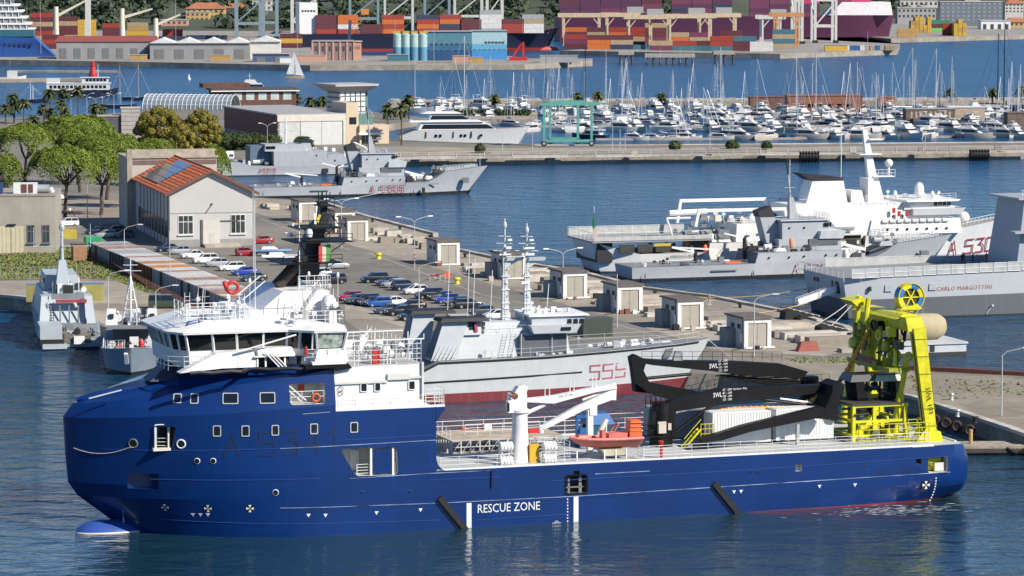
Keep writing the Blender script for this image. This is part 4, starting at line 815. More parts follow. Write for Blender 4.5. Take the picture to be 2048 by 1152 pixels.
cmw=container_mesh(6.06,mats=[CW]); cmg=container_mesh(6.06,mats=[CG])
for i,(x,nn,z,me,lb)in enumerate(((28.2,6.2,DZ+.3,cmw,'white ribbed deck container beneath the folded black crane jib'),(35.2,6.2,DZ+.35,cmw,'white ribbed deck container next to the yellow launch frame'),(24.0,12.4,DZ+.3,cmg,'grey ribbed deck container behind the black crane pedestal'),(30.2,9.4,DZ+.3,cmw,'white deck container in the middle behind the row'),(36.4,9.6,DZ+.3,cmw,'white deck container with orange hose on its roof'),(24.6,9.6+2.9,DZ+2.9,cmw,None))):
 if lb is None:continue
 p=BS.world(x,nn,z); o=link('deck_container',me,None,p,BS.a); o.scale=(1.06,1,1.22); tag(o,lb,'container','containers on the work deck')
for i,x in enumerate((28.4,35.2)):
 mb=MB(); mb.box(x+.2,x+5.9,6.4,8.4,DZ,DZ+(.31 if i==0 else.36)); mb.build('container_foundation',GREYD,ship)
HOSE=M('orange_hose',(.75,.27,.03),.6,var=.15); hs=bthing('orange_umbilical','ribbed orange hose running up from container roof to the yellow frame','hose')
hp=[bp(1437,822,9),bp(1462,818,9),bp(1540,816,9),bp(1600,812,9),bp(1640,792,9),bp(1668,778,9.3),bp(1698,735,10),bp(1722,690,11),bp(1742,656,11.5),bp(1752,648,11.5)]
mb=MB(); mb.path(hp,.22,8); mb.build('hose_sheath',HOSE,hs,True)
mb=MB()
for a,b in zip(hp[:-1],hp[1:]):
 a=Vector(a); b=Vector(b); k=int((b-a).length/.55)
 for i in range(k):q=a.lerp(b,(i+.5)/k); d=(b-a).normalized()*.07; mb.tube(q-d,q+d,.28,8)
mb.build('hose_rings',M('hose_ring',(.8,.45,.12),.6),hs,True)
# yellow access stair by the containers
mb=MB(); A=bp(1392,876,6.5); mb.beam((A[0]-1.4,6.2,DZ),(A[0]+.4,6.2,DZ+1.9),.1,.18); mb.beam((A[0]-1.4,7.0,DZ),(A[0]+.4,7.0,DZ+1.9),.1,.18); mb.rail([(A[0]+.4,6.2,DZ+.9),(A[0]+1.8,6.2,DZ+.9)],1.5,3,.5,.04,.05)
for i in range(6):mb.box(A[0]-1.3+i*.3,A[0]-1.05+i*.3,6.2,7.0,DZ+.1+i*.32,DZ+.15+i*.32)
mb.beam((A[0]-1.4,6.2,DZ+1),(A[0]+.4,6.2,DZ+2.9),.06,.06); tag(mb.build('access_stair',YEL,None,loc=BS.world(0,0,0),rz=BS.a),'yellow steel access stair beside the deck containers','stair')
for x,y in((1322,915),(1326,905)):pass
mb=MB(); A=bp(1322,905,1.0); mb.lathe([(.2,0),(.2,1.5),(.3,1.5),(.3,1.7)],(A[0],1.0,DZ),8); tag(mb.build('fire_hydrant',RED,None,loc=BS.world(0,0,0),rz=BS.a),'red fire hydrant behind the rail near the black crane','hydrant')
# ---- yellow launch frame with underwater vehicle
lf=link('launch_frame',None,ship)
f0,f1,n0,n1=43.0,49.2,4.6,10.5
for s in(43.1,45.4,48.9):
 for nn in(n0,n1):m_=MB(); m_.box(s-.17,s+.17,nn-.17,nn+.17,DZ,9.6); m_.build('frame_post',YEL,lf)
mb=MB()
for z in(6.4,7.9,9.5):
 for nn in(n0,n1):mb.box(f0,f1,nn-.14,nn+.14,z-.13,z+.13)
 for s in(43.1,48.9):mb.box(s-.14,s+.14,n0,n1,z-.13,z+.13)
mb.build('frame_beam',YEL,lf)
rnd=random.Random(11)
for i in range(26):
 s=rnd.uniform(43.6,48.4); nn=rnd.uniform(4.2,7.5); z=rnd.uniform(6.0,9.0); m_=MB(); k=i%5
 if k==0:m_.lathe([(.3,-.3),(.45,-.25),(.45,.25),(.3,.3)],(s,nn,z),10,'y')
 elif k==1:m_.tube((s-.8,nn,z),(s+.8,nn,z+rnd.uniform(-.5,.5)),.12,7)
 elif k==2:m_.box(s-.5,s+.5,nn-.2,nn+.2,z-.25,z+.3)
 elif k==3:m_.tube((s,nn,DZ),(s,nn,z),.09,6); m_.box(s-.3,s+.3,nn-.3,nn+.3,z,z+.25)
 else:m_.box(s-.7,s+.7,nn-.1,nn+.1,z-.12,z+.12)
 m_.build('frame_machinery',(YEL,YEL,YEL,BLACK,YEL,M('oily_grey',(.1,.1,.09),.5))[rnd.randint(0,5)],lf,True)
mb=MB(); mb.rail([(42.6,2.2,DZ),(50.5,2.2,DZ)],2.1,4,1.1,.04,.05); mb.rail([(48.6,3.2,DZ),(50.6,3.2,DZ),(50.6,5,DZ)],2.3,4,.8,.04,.05); mb.build('frame_guard_rail',YEL,lf)
mb=MB(); mb.box(42.8,48.6,n0-.3,n1+.2,9.62,9.75); mb.build('frame_top',M('grating_dark',(.05,.05,.05),.7),lf)
rov=bthing('underwater_vehicle','black underwater vehicle with silver top hung under the yellow frame','vehicle')
p=bp(1742,780,8); z0=9.8
mb=MB(); mb.box(44.6,49.4,6.6,9.4,z0,z0+.25); mb.tap(44.5,45.6,6.6,9.4,z0,44.2,45.2,6.6,9.4,z0+2.0); mb.box(48.6,49.4,6.6,9.4,z0,z0+2.0)
for s in(45.5,47.0,48.4):mb.box(s-.1,s+.1,6.6,6.8,z0,z0+2)
mb.build('vehicle_chassis',BLACK,rov)
mb=MB(); mb.tap(43.6,49.6,6.5,9.5,z0+1.95,43.9,49.3,6.7,9.3,z0+2.65); mb.build('buoyancy_block',M('block_dark',(.03,.035,.035),.35),rov)
mb=MB(); mb.tap(46.3,49.45,6.42,9.0,z0+1.9,46.6,49.2,6.62,9.0,z0+2.55); mb.build('silver_cover',M('silver_green',(.45,.5,.42),.3,var=.2),rov)
for i in range(9):
 m_=MB(); s=rnd.uniform(45.2,48.6); z=z0+rnd.uniform(.5,1.5); m_.lathe([(.28,-.3),(.3,.3)],(s,rnd.uniform(6.7,8),z),10,rnd.choice('xy')); m_.build('thruster',rnd.choice((BLACK,M('rov_blue',(.03,.12,.2),.4),M('oily_grey',(.1,.1,.09),.5))),rov,True)
 # ---- yellow stern A-frame
af=link('stern_a_frame',None,ship)
def leg(nn,b0,t0,w,name='frame_leg'):
 m_=MB(); m_.beam((b0,nn,DZ+.3),(t0,nn,17.6),w,w*1.05,w,w*1.25); m_.build(name,YEL,af)
leg(3.4,51.2,49.6,1.08); leg(16.0,51.2,49.6,1.08)
for nn in(3.4,16.0):
 m_=MB(); m_.lathe([(1.05,-.35),(1.05,.35)],(50.9,nn,DZ+.75),14,'y'); m_.prism([(49.2,DZ),(52.3,DZ),(52.0,DZ+1.0),(50.4,DZ+1.5)],'y',nn-.8,nn+.8); m_.build('leg_foot',YEL,af,True)
 m_=MB()
 for i in range(6):z=7.4+i*1.8; s=51.2-1.6*(z-6)/11.6; m_.box(s-.66,s+.68,nn-.62,nn+.62,z-.025,z+.025)
 m_.build('leg_band',M('yellow_shadow_steel',(.3,.33,.01),.5),af)
 m_=MB(); m_.path([(50.3-1.6*(z-6)/11.6,nn-.55,z)for z in(6.5,9,12,15,17)],.07,5); m_.path([(51.9-1.6*(z-6)/11.6,nn-.3,z)for z in(6.5,9,12,15,17)],.09,5); m_.build('leg_hose',BLACK,af)
 m_=MB(); m_.tube((48.0,nn+1.9,6.0),(48.6,nn+1.7,10.6),.42,12); m_.build('ram_barrel',YEL,af,True)
 m_=MB(); m_.tube((48.6,nn+1.7,10.6),(49.1,nn+1.2,14.2),.28,10); m_.build('ram_rod',YEL,af,True)
 m_=MB(); m_.torus((49.2,nn+1.2,14.4),.4,.14,'y',12,6); m_.build('ram_eye',YEL,af,True)
a=(51.05-.2,3.4-.70,11.6); m_=MB(); d=Vector((1.6/11.6,0,-1)).normalized(); m_.text('SWL 10T',(50.35,3.4-.66,11.4),d,Vector((d.z*-1,0,d.x)),.5,1.0,2.9); m_.build('lettering',BLACK,af)
m_=MB(); m_.tap(48.4,50.4,3.0,16.6,17.2,48.2,50.0,3.2,16.4,18.6); m_.build('cross_beam',YEL,af)
m_=MB(); m_.prism([(47.7,18.3),(48.6,18.8),(50.2,18.7),(50.1,18.4)],'y',4.6,15.2); m_.build('beam_top',YEL,af)
rnd=random.Random(4); YD=M('yellow_worn',(.30,.33,.02),.5,var=.35,scale=2)
for i in range(44):
 nn=rnd.uniform(4.2,14.5); z=rnd.uniform(13.2,17.2); s=rnd.uniform(47.0,48.9); m_=MB(); k=i%6
 if k==0:m_.box(s-.4,s+.5,nn-.35,nn+.35,z-.5,z+.5)
 elif k==1:m_.tube((s,nn,z),(s+rnd.uniform(-.3,.3),nn,z+2),.18,8)
 elif k==2:m_.lathe([(.5,-.3),(.6,-.2),(.6,.2),(.5,.3)],(s,nn,z),12,'x')
 elif k==3:m_.tube((s,nn-1,z),(s,nn+1,z-.4),.12,7)
 elif k==4:m_.box(s-.2,s+.2,nn-.15,nn+.15,13.0,17.2)
 else:m_.torus((s,nn,z),.5,.13,'x',12,5)
 m_.build('hoist_machinery',rnd.choice((YEL,YD,YD,YD,M('oily_grey',(.1,.1,.09),.5),BLACK)),af,True)
m_=MB(); m_.box(46.9,49.2,4.3,14.6,12.9,13.3); m_.build('machinery_platform',YD,af)
m_=MB(); m_.box(46.9,47.1,7,12,13.3,13.9); m_.build('machinery_guard',M('dull_red',(.2,.04,.03),.5),af)
for nn,s,z in((12.5,47.0,19.4),(10.8,47.2,19.3)):m_=MB(); m_.tube((s,nn,17.2),(s+.3,nn,z+.6),.28,8); m_.build('beam_ram',YEL,af,True)
m_=MB(); m_.prism([(45.9,19.6),(47.6,19.9),(47.7,19.2),(46.6,19.0)],'y',11.5,14.5); m_.build('beam_bracket',YEL,af)
for k in range(8):
 m_=MB(); c=(51.3,9.0,20.1); t0,t1=k*pi/4,(k+1)*pi/4; rg=[]
 for i in range(5):
  t=t0+(t1-t0)*i/4; rg.append([(c[0]+cos(t)*rr,c[1]+yy,c[2]+sin(t)*rr)for rr,yy in((1.45,-.55),(1.45,.55),(.95,.55),(.95,-.55))])
 m_.loft(rg); m_.build('sheave_segment',M('sheave_blue',(.02,.16,.42),.45)if k%2 else M('sheave_yellow',(.72,.56,.01),.45),af,True)
m_=MB(); m_.lathe([(.95,-.3),(.95,.3)],(51.3,9.0,20.1),16,'y'); m_.build('sheave_hub',M('oily_dark',(.06,.05,.02),.5),af)
m_=MB()
for i in range(6):t=i*pi/3; m_.beam((51.3,8.6,20.1),(51.3+.95*cos(t),8.6,20.1+.95*sin(t)),.12,.12)
m_.prism([(49.9,18.8),(52.2,18.8),(51.9,19.4),(51.3,19.2),(50.4,19.3)],'y',8.2,9.8); m_.torus((51.3,8.4,20.1),1.47,.06,'y',20,5); m_.build('sheave_bracket',YEL,af)
m_=MB(); m_.rail([(47.3,3.4,18.95),(50.2,3.4,18.95)],.5,1,.6,.03,.03); m_.build('beam_rail',YEL,af)
# ================================================================ NAVY SHIPS ON THE BERTHS
def hull_rings(st,hb,lv=5,fl=1.5,zb=-1.2):
 """st: (s_deck, s_waterline, half_deck, half_waterline, z_deck); centre line at n = hb"""
 out=[]
 for sdk,sw,bd,bw,zd in st:
  port=[]; stb=[]
  for k in range(-1,lv+1):
   t=max(0,k)/lv; z=zb if k<0 else zd*t; s=sw+(sdk-sw)*t; b=(bw*.85 if k<0 else bw+(bd-bw)*t**fl)
   port.append((s,hb-b,z)); stb.append((s,hb+b,z))
  out.append(port+stb[::-1])
 return out
DECKN=M('navy_deck',(.20,.215,.225),.8,var=.12,scale=.6)
NBLK=M('boot_black',(.02,.02,.022),.6)
def hull_part(parent,st,hb,mat,name='hull',**k):
 mb=MB(); mb.loft(hull_rings(st,hb,**k));return mb.build(name,mat,parent,True,.5)
def deck_part(parent,st,hb,mat,dz=.03,inset=.25,name='deck'):
 mb=MB(); p=[(s,hb-max(.02,b-inset),z+dz)for s,_,b,_,z in st]; q=[(s,hb+max(.02,b-inset),z+dz)for s,_,b,_,z in st]
 for i in range(len(st)-1):mb.add([p[i],p[i+1],q[i+1],q[i]],[(0,1,2,3)])
 return mb.build(name,mat,parent)
def blk(parent,name,mat,*a):mb=MB(); mb.tap(*a)if len(a)==10 else mb.box(*a);return mb.build(name,mat,parent)
def ports(parent,pts,r=.2,mat=None):
 for s,n,z in pts:mb=MB(); mb.lathe([(r,-.06),(r,.02)],(s,n,z),10,'y'); mb.build('porthole',mat or GLASS,parent)
def winrow(parent,s0,s1,n,z0,z1,k,gap=.12,mat=None,name='window'):
 w=(s1-s0)/k
 for i in range(k):mb=MB(); mb.box(s0+i*w+gap/2,s0+(i+1)*w-gap/2,n-.04,n+.05,z0,z1); mb.build(name,mat or GLASS,parent)
def polemast(parent,p,h,r=.18,yards=((.5,1.5),(.75,1.0)),mat=GREY,name='mast',lat=False):
 mb=MB(); x,y,z=p; mb.tube(p,(x,y,z+h),r,8,r*.5)
 for t,w in yards:mb.tube((x-w,y,z+h*t),(x+w,y,z+h*t),.05,5); mb.tube((x,y-w,z+h*t),(x,y+w,z+h*t),.05,5)
 return mb.build(name,mat,parent,True)
def clutter(parent,name,mats,box,cnt,seed,size=(.4,1.2)):
 r=random.Random(seed); s0,s1,n0,n1,z=box
 for i in range(cnt):
  mb=MB(); s=r.uniform(s0,s1); n=r.uniform(n0,n1); a=r.uniform(*size); k=r.randint(0,4)
  if k==0:mb.box(s-a/2,s+a/2,n-a/2,n+a/2,z,z+a)
  elif k==1:mb.lathe([(a*.35,0),(a*.4,a*.6),(a*.15,a)],(s,n,z),10)
  elif k==2:mb.tube((s,n,z),(s,n,z+a*1.6),.07,5); mb.box(s-a*.3,s+a*.3,n-.1,n+.1,z+a,z+a*1.4)
  elif k==3:mb.lathe([(a*.4,-a*.5),(a*.4,a*.5)],(s,n,z+a*.5),10,'x')
  else:mb.tap(s-a,s+a,n-a*.4,n+a*.4,z,s-a*.7,s+a*.7,n-a*.3,n+a*.3,z+a*.6)
  mb.build(name,r.choice(mats),parent,True)
NUM=M('number_red',(.36,.05,.055),.6,var=.2); DRED=M('deep_red',(.22,.03,.03),.6)
# ---------------- minehunter with number 555
V5=Fr((-0.5,433.7),16)
mh=fthing('minehunter','pale grey minehunter numbered 555 with red underbody moored behind the blue ship','ship',V5)
G555=M('minehunter_grey',(.56,.585,.59),.5,var=.05,streak=.25,dirt=(.33,.34,.34),bands=[(1.2,(.20,.035,.04),.012)])
hb=5.0
st=[(-24.5,-24.3,4.2,3.6,3.5),(-16,-16,4.8,4.4,3.6),(-11.3,-11.3,5,4.7,3.84),(-8.8,-8.8,5,4.8,5.13),(-2,-2,5,4.8,5.25),(5.5,5.5,5,4.7,5.42),(13,12.4,4.7,4.1,5.75),(18,16.8,4.1,3.0,5.97),(23,20.6,2.8,1.7,6.15),(26.6,22.8,1.2,.6,6.3),(28.4,24.2,.08,.05,6.45)]
hull_part(mh,st,hb,G555,fl=1.3); deck_part(mh,st,hb,DECKN)
def side_n(st,s,z,hb,fl=1.3):
 for a,b in zip(st[:-1],st[1:]):
  za=a[4]+(b[4]-a[4])*.5; t=max(0,min(1,z/za)); sa=a[1]+(a[0]-a[1])*t; sb=b[1]+(b[0]-b[1])*t
  if sa<=s<=sb:u=(s-sa)/(sb-sa+1e-6); w=lambda q:q[3]+(q[2]-q[3])*t**fl;return hb-(w(a)+(w(b)-w(a))*u)
 return 0.0
mb=MB(); pl=[(-11.6,3.7),(-8.9,5.0),(-2,5.1),(5.5,5.27),(13,5.6),(18,5.82),(23,6.0),(26.4,6.15)]
mb.path([(s,side_n(st,s,z-.1,hb)-.04,z)for s,z in pl],.13,6); mb.build('rubbing_strake',RUBBER,mh)
mb=MB(); mb.path([(s,side_n(st,s,2.8,hb)-.04,z)for s,z in((-11,2.58),(-4,2.75),(3,2.97),(9.8,3.2))],.11,6); mb.build('rubbing_strake',RUBBER,mh)
numerals(mh,'555',lambda u,v:(10.9+u,side_n(st,10.9+u,2.2+v,hb)-.05,2.2+v+u*.03),1.75,1.25,.42,.2,M('number_faded_red',(.42,.12,.17),.6,var=.15))
G5=M('minehunter_house',(.50,.53,.55),.5,var=.05,streak=.12,dirt=(.3,.31,.32))
blk(mh,'deckhouse',G5,-8.6,8.6,1.3,8.7,5.15,-7.6,8.2,1.9,8.1,8.2)
blk(mh,'upper_house',G5,-2.5,4.5,2.2,7.8,8.2,-2.2,4.3,2.6,7.4,9.6)
blk(mh,'bridge',G5,3.6,9.4,1.5,8.5,8.15,3.4,10.6,1.2,8.8,10.3)
blk(mh,'bridge_wing',G5,3.4,8.6,.2,2.0,8.25,3.0,8.8,.1,2.0,9.25)
blk(mh,'bridge_roof',WHITE2,3.0,11.0,.9,9.1,10.3,3.1,10.8,1.2,8.8,10.5)
winrow(mh,8.0,10.4,1.3,9.3,9.95,3,.2); winrow(mh,6.9,8.3,.08,8.6,9.0,1)
blk(mh,'shade_bay',M('bay_dark_grey',(.10,.115,.13),.7),1.8,8.0,1.15,1.6,5.4,7.9)
mb=MB(); mb.tube((6.0,.9,5.3),(6.0,.9,8.2),.06,6); mb.tube((2.0,.9,5.3),(2.0,.9,8.2),.06,6); mb.build('bay_post',G5,mh)
for(a,b,n0,n1,z0,z1,lean,nm)in((-12.2,-9.4,4.8,8.4,3.9,10.7,1.4,'funnel'),(-9.6,-6.4,1.2,4.4,5.1,10.0,1.7,'funnel')):
 f=blk(mh,nm,G5,a,b,n0,n1,z0,a+lean,b+lean,n0+.3,n1-.3,z1)
 m_=MB(); m_.tap(a+lean-.6,b+lean+2.6,n0-.3,n1+.3,z1-.05,a+lean-.2,b+lean+2.4,n0,n1,z1+.35); m_.build('funnel_top',NBLK,f)
 m_=MB(); m_.hexa([(a-.03,n0+.4,z0+.3),(a+.05,n0+.4,z0+.3),(a+.05,n1-.4,z0+.3),(a-.03,n1-.4,z0+.3),(a+lean*.93-.03,n0+.6,z1-.3),(a+lean*.93+.05,n0+.6,z1-.3),(a+lean*.93+.05,n1-.6,z1-.3),(a+lean*.93-.03,n1-.6,z1-.3)]); m_.build('funnel_louvre',M('louvre_dark',(.09,.12,.16),.6),f)
blk(mh,'aft_house',G5,-6.4,-3.0,1.5,8.5,8.2,-5.8,-3.0,1.9,8.1,10.2); blk(mh,'doorway',NBLK,-4.6,-3.9,1.62,1.75,8.3,10.0)
for i in range(5):mb=MB(); mb.beam((-9.3+i*.55,1.0,5.2),(-7.8+i*.55,1.5,7.7),.14,.14); mb.build('vent_trunk',G5,mh)
for x,y,h,nn in((1.0,5,14.2,5),(3.6,5,13.6,4)):
 m_=link('lattice_mast',None,mh); mb=MB(); mb.tap(x-.5,x+.6,nn-.4,nn+.4,8.2,x-.3,x+.3,nn-.25,nn+.25,15.5); mb.tap(x-.26,x+.26,nn-.2,nn+.2,15.5,x-.12,x+.12,nn-.1,nn+.1,8.2+h-3); mb.prism([(x+.4,8.2),(x+1.7,8.2),(x+.4,10.6)],'y',nn-.1,nn+.1); mb.build('mast_column',G5,m_); mb=MB(); mb.ladder((x-.2,nn-.5,8.4),(x-.1,nn-.35,17.5),.35,.03); [mb.box(x-.5,x+.55,nn-.45,nn+.45,10+1.7*q,10.12+1.7*q)for q in range(4)]; [mb.box(x+rnd.uniform(-.9,.6),x+rnd.uniform(.1,.9),nn-.5,nn-.2,z_,z_+rnd.uniform(.15,.4))for z_ in(11,12.6,14.2,16,17.8,18.6,19.6)]; mb.build('mast_fittings',WHITE2,m_)
 mb=MB(); mb.tap(x+.1,x+2.2,nn-.5,nn+.5,17.1,x+.1,x+2.4,nn-.6,nn+.6,17.5); mb.prism([(x+.1,16.3),(x+.3,16.3),(x+1.8,17.1),(x+.1,17.1)],'y',nn-.2,nn+.2); mb.build('mast_platform',G5,m_)
 mb=MB()
 for z,w in((18.4,1.5),(19.3,1.1),(20.2,.8)):mb.tube((x-w,nn,z),(x+w,nn,z-.1),.06,5); mb.tube((x,nn-w,z),(x,nn+w,z),.06,5)
 mb.tube((x,nn,19),(x,nn,8.2+h),.12,6); mb.lathe([(.2,0),(.28,.2),(.28,.5),(.15,.8)],(x,nn,8.2+h-1.2),8); mb.build('mast_yards',G5,m_)
for s,n,z0,z1 in((-6.5,5,10,17),(-4.3,3.5,10,18.5),(-2.9,6,9,17.5),(-1.2,4,9.6,16),(6.5,5,10.5,14)):mb=MB(); mb.tube((s,n,z0),(s+.3,n,z1),.05,5); mb.build('whip_aerial',WHITE2,mh)
mb=MB(); mb.ladder((-.6,1.2,5.3),(.2,1.8,8.2),.6); mb.ladder((.6,1.2,5.3),(1.3,1.8,8.2),.6); mb.build('house_ladder',G5,mh)
mb=MB(); mb.rail([(s,side_n(st,s,z,hb)+.25,z)for s,z in((-8.5,5.2),(-2,5.3),(5.5,5.46),(13,5.8),(18,6.0),(23,6.2),(26.5,6.35))],1.05,2,2.2,.018,.022); mb.build('deck_rail',WHITE2,mh)
mb=MB(); mb.rail([(s,10-side_n(st,s,z,hb)-.25,z)for s,z in((5.5,5.46),(13,5.8),(18,6.0),(23,6.2),(26.5,6.35))],1.05,2,2.2,.018,.022); mb.rail([(-6,1.9,8.2),(3,1.9,8.2)],1.0,2,1.8,.02,.025); mb.build('far_rail',WHITE2,mh)
clutter(mh,'foredeck_gear',(G5,GREY,WHITE2),(10.5,24,3,7,5.85),26,3,(.4,.9)); clutter(mh,'bridge_gear',(G5,WHITE2),(4,10,2,8,10.5),12,4,(.3,.8)); clutter(mh,'side_gear',(G5,WHITE2),(-3,9,.5,1.2,5.2),10,5,(.4,.8)); clutter(mh,'sweep_gear',(G5,WHITE2,GREYD,M('tan_canvas',(.3,.25,.17),.8)),(-22,-12.5,1.5,8.5,3.6),22,6,(.7,1.8))
mb=MB(); mb.lathe([(1.2,-.5),(1.2,.5)],(-13.5,4.2,5.2),14,'y'); mb.build('sweep_drum',M('tan_canvas',(.3,.25,.17),.8),mh,True)
mb=MB(); mb.tap(-3.9,-3.5,1.4,1.8,8.6,-4.0,-3.7,1.4,1.8,10.3); mb.build('furled_flag',M('flag_red',(.35,.06,.09),.8),mh)
mb=MB(); mb.hexa([(-3.2+24.2,side_n(st,21,4.8,hb)-.12,4.4),(22.1,side_n(st,22,4.8,hb)-.12,4.5),(22.1,4,4.5),(21,4,4.4),(21.4,side_n(st,21.4,5.6,hb)-.1,5.6),(22.5,side_n(st,22.5,5.6,hb)-.1,5.7),(22.5,4,5.7),(21.4,4,5.6)]); mb.build('anchor',GREYD,mh)
for s,n in((27,5),(-20,9.5)):pass
# ---------------- coastal transports (two sisters)
GT=M('transport_grey',(.44,.46,.475),.5,var=.05,streak=.22,dirt=(.27,.27,.26),bands=[(.55,(.022,.022,.024),.004)])
def transport(fr,s0,k,number,label,num_mat,seed):
 t=fthing('coastal_transport',label,'ship',Fr(fr.world(s0,0,0)[:2],math.degrees(fr.a))); hb=5.0; S=lambda v:v*k
 st=[(0,.2,4.6,4.2,2.5),(6,6,5,4.6,2.5),(19,19,5,4.7,2.6),(20.3,20.3,5,4.7,2.65),(20.8,20.8,5,4.7,4.45),(35,35,5,4.5,4.6),(35.3,35.3,5,4.5,3.05),(40.3,39.5,4.8,4.0,3.05),(42.5,41,4.5,3.6,4.0),(44.8,42.6,4.1,3.0,5.4),(49,46,3.0,1.9,5.75),(53,49.0,1.4,.8,6.1),(55.8,50.6,.06,.05,6.4)]
 st=[(S(a),S(b),c,d,e)for a,b,c,d,e in st]; hull_part(t,st,hb,GT,fl=1.5); deck_part(t,st,hb,DECKN)
 g=GREY
 blk(t,'deckhouse',g,S(24.5),S(35),.6,9.4,4.5,S(24.5),S(35),.8,9.2,6.6); blk(t,'upper_house',g,S(25.3),S(33.3),1.4,8.6,6.6,S(25.3),S(33),1.6,8.4,9.7)
 blk(t,'bridge_front',M('bridge_pale_grey',(.55,.58,.57),.5),S(31.2),S(35.2),.3,9.7,6.6,S(31.4),S(35.6),.1,9.9,7.9); blk(t,'lower_bay',M('bay_dark_grey',(.10,.115,.13),.7),S(29.5),S(34.4),.55,.8,5.5,6.6)
 winrow(t,S(32.3),S(33.6),1.35,8.6,9.3,3,.1); blk(t,'bridge_roof',g,S(25),S(33.6),1.2,8.8,9.7,S(25),S(33.4),1.3,8.7,9.85)
 ports(t,[(S(26.5),1.42,8.5),(S(29),1.42,8.5),(S(22.6),-.02,3.6),(S(26),-.02,3.6),(S(28.5),-.02,3.7),(S(32.2),-.02,3.8),(S(34),-.02,3.8)],.17)
 f=blk(t,'funnel',g,S(23.6),S(26.2),3.4,6.6,5,S(22.3),S(24.8),3.6,6.4,10.4); m_=MB(); m_.hexa([(S(22.3)-.1,3.55,10.3),(S(24.8)+.1,3.55,10.3),(S(24.8)+.1,6.45,10.3),(S(22.3)-.1,6.45,10.3),(S(22.0),3.6,11.3),(S(24.1),3.6,12.1),(S(24.1),6.4,12.1),(S(22.0),6.4,11.3)]); m_.build('funnel_top',NBLK,f)
 m=link('main_mast',None,t); mb=MB(); mb.tap(S(27.6),S(29.2),4.3,5.7,9.7,S(27.6),S(28.3),4.6,5.4,13.5); mb.tube((S(27.9),5,13.2),(S(27.5),5,17.5),.22,8,.12); mb.build('mast_column',g,m)
 mb=MB(); mb.tube((S(27.5),5,17.3),(S(27.2),5,20.3),.12,6); mb.tube((S(27.5)-.7,5,18.6),(S(27.5)+.6,5,18.9),.06,5); mb.build('mast_tip',NBLK,m)
 mb=MB(); mb.tube((S(27.8),3.4,14.2),(S(27.8),6.6,14.2),.06,5); mb.tube((S(26.9),5,15.2),(S(28.7),5,15.2),.06,5); mb.tap(S(28),S(30.2),4.6,5.4,12.6,S(28),S(30.6),4.5,5.5,12.8); mb.box(S(29.4),S(30.9),4.9,5.1,13.0,13.2); mb.build('radar_arm',g,m)
 mb=MB(); mb.rail([(S(20.9),.3,4.5),(S(31),.3,4.55)],1.0,2,1.2,.03,.03); mb.rail([(S(25.3),1.4,9.85),(S(33.3),1.4,9.85),(S(33.3),8.6,9.85)],1.0,3,1.3,.025,.03); mb.build('house_rail',g,t)
 mb=MB(); mb.rail([(S(44.9),1.15,5.4),(S(49),2.1,5.8),(S(53),3.7,6.15)],.7,3,.7,.04,.05); mb.rail([(S(44.9),8.9,5.4),(S(49),7.9,5.8),(S(53),6.4,6.15)],.7,3,.7,.04,.05); mb.build('bow_rail',WHITE2,t)
 mb=MB(); mb.rail([(.3,.5,2.5),(S(19),.3,2.6)],.7,2,1.4,.03,.03); mb.build('aft_rail',g,t)
 numerals(t,number,lambda u,v:(S(26.9)+u,-.06,.95+v),1.5,1.0,.5,.17,num_mat)
 # deck crane folded, boat on deck, gear
 c=link('deck_crane',None,t); mb=MB(); mb.tube((S(20.2),5,2.6),(S(20.2),5,6.8),.35,8); mb.build('crane_post',NBLK,c); mb=MB(); mb.beam((S(20.2),5,6.4),(S(25.6),4.4,8.4),.35,.4); mb.beam((S(20.4),5,6.6),(S(16.6),4.6,7.6),.22,.25); mb.build('crane_arm',WHITE2,c)
 c=link('aft_crane',None,t); mb=MB(); mb.tube((S(12),5,2.5),(S(12),5,4.6),.35,8); mb.build('crane_post',NBLK,c); mb=MB(); mb.beam((S(12),5,4.4),(S(8),5,5.4),.35,.35); mb.beam((S(8),5,5.4),(S(15.6),4.6,4.8),.2,.25); mb.build('crane_arm',WHITE2,c)
 mb=MB(); mb.beam((S(36),4.4,5.4),(S(40.5),4.4,4.2),.8,.5); mb.build('boat_boom',WHITE,t)
 blk(t,'red_deck_box',ORANGE,S(15.8),S(18.4),1.4,2.2,2.6,3.0); blk(t,'hanging_fender',RUBBER,S(39.0),S(39.6),-.5,0,.2,1.9)
 mb=MB(); mb.box(S(49.2),S(50.6),1.9,2.6,2.6,3.9); mb.build('anchor_pocket',GREYD,t)
 mb=MB(); mb.tube((S(54),5,6.2),(S(54),5,9.0),.05,5); mb.build('jack_staff',WHITE2,t)
 mb=MB(); mb.box(S(13),S(17.2),-.12,.02,1.55,1.75); mb.box(S(41),S(43),.3,.5,2.6,2.75); mb.build('side_fender',GREYD,t)
 for s in(S(20),S(37),S(2)):mb=MB(); mb.prism([(s-.12,.75),(s+.12,.75),(s,1.7)],'y',-.07,0); mb.build('fender_cone',NBLK,t)
 mats=(NBLK,GREYD,WHITE2,g,RUBBER); clutter(t,'deck_gear',mats,(S(20.9),S(24.5),1,8.5,4.6),12,seed,(.6,1.8)); clutter(t,'midships_gear',mats,(S(24),S(31),.4,1.0,4.6),9,seed+1,(.5,1.1)); clutter(t,'winch_gear',mats,(S(36),S(44),1.5,8,3.1),16,seed+2,(.6,1.5)); clutter(t,'bow_gear',(NBLK,GREYD,g),(S(42.3),S(46),2,8,5.0),14,seed+3,(.7,1.5)); clutter(t,'aft_gear',mats,(S(1),S(19),1,8,2.55),16,seed+4,(.4,1.0)); clutter(t,'roof_gear',(WHITE2,g),(S(26),S(33),2,8,9.9),8,seed+5,(.3,.8))
 return t
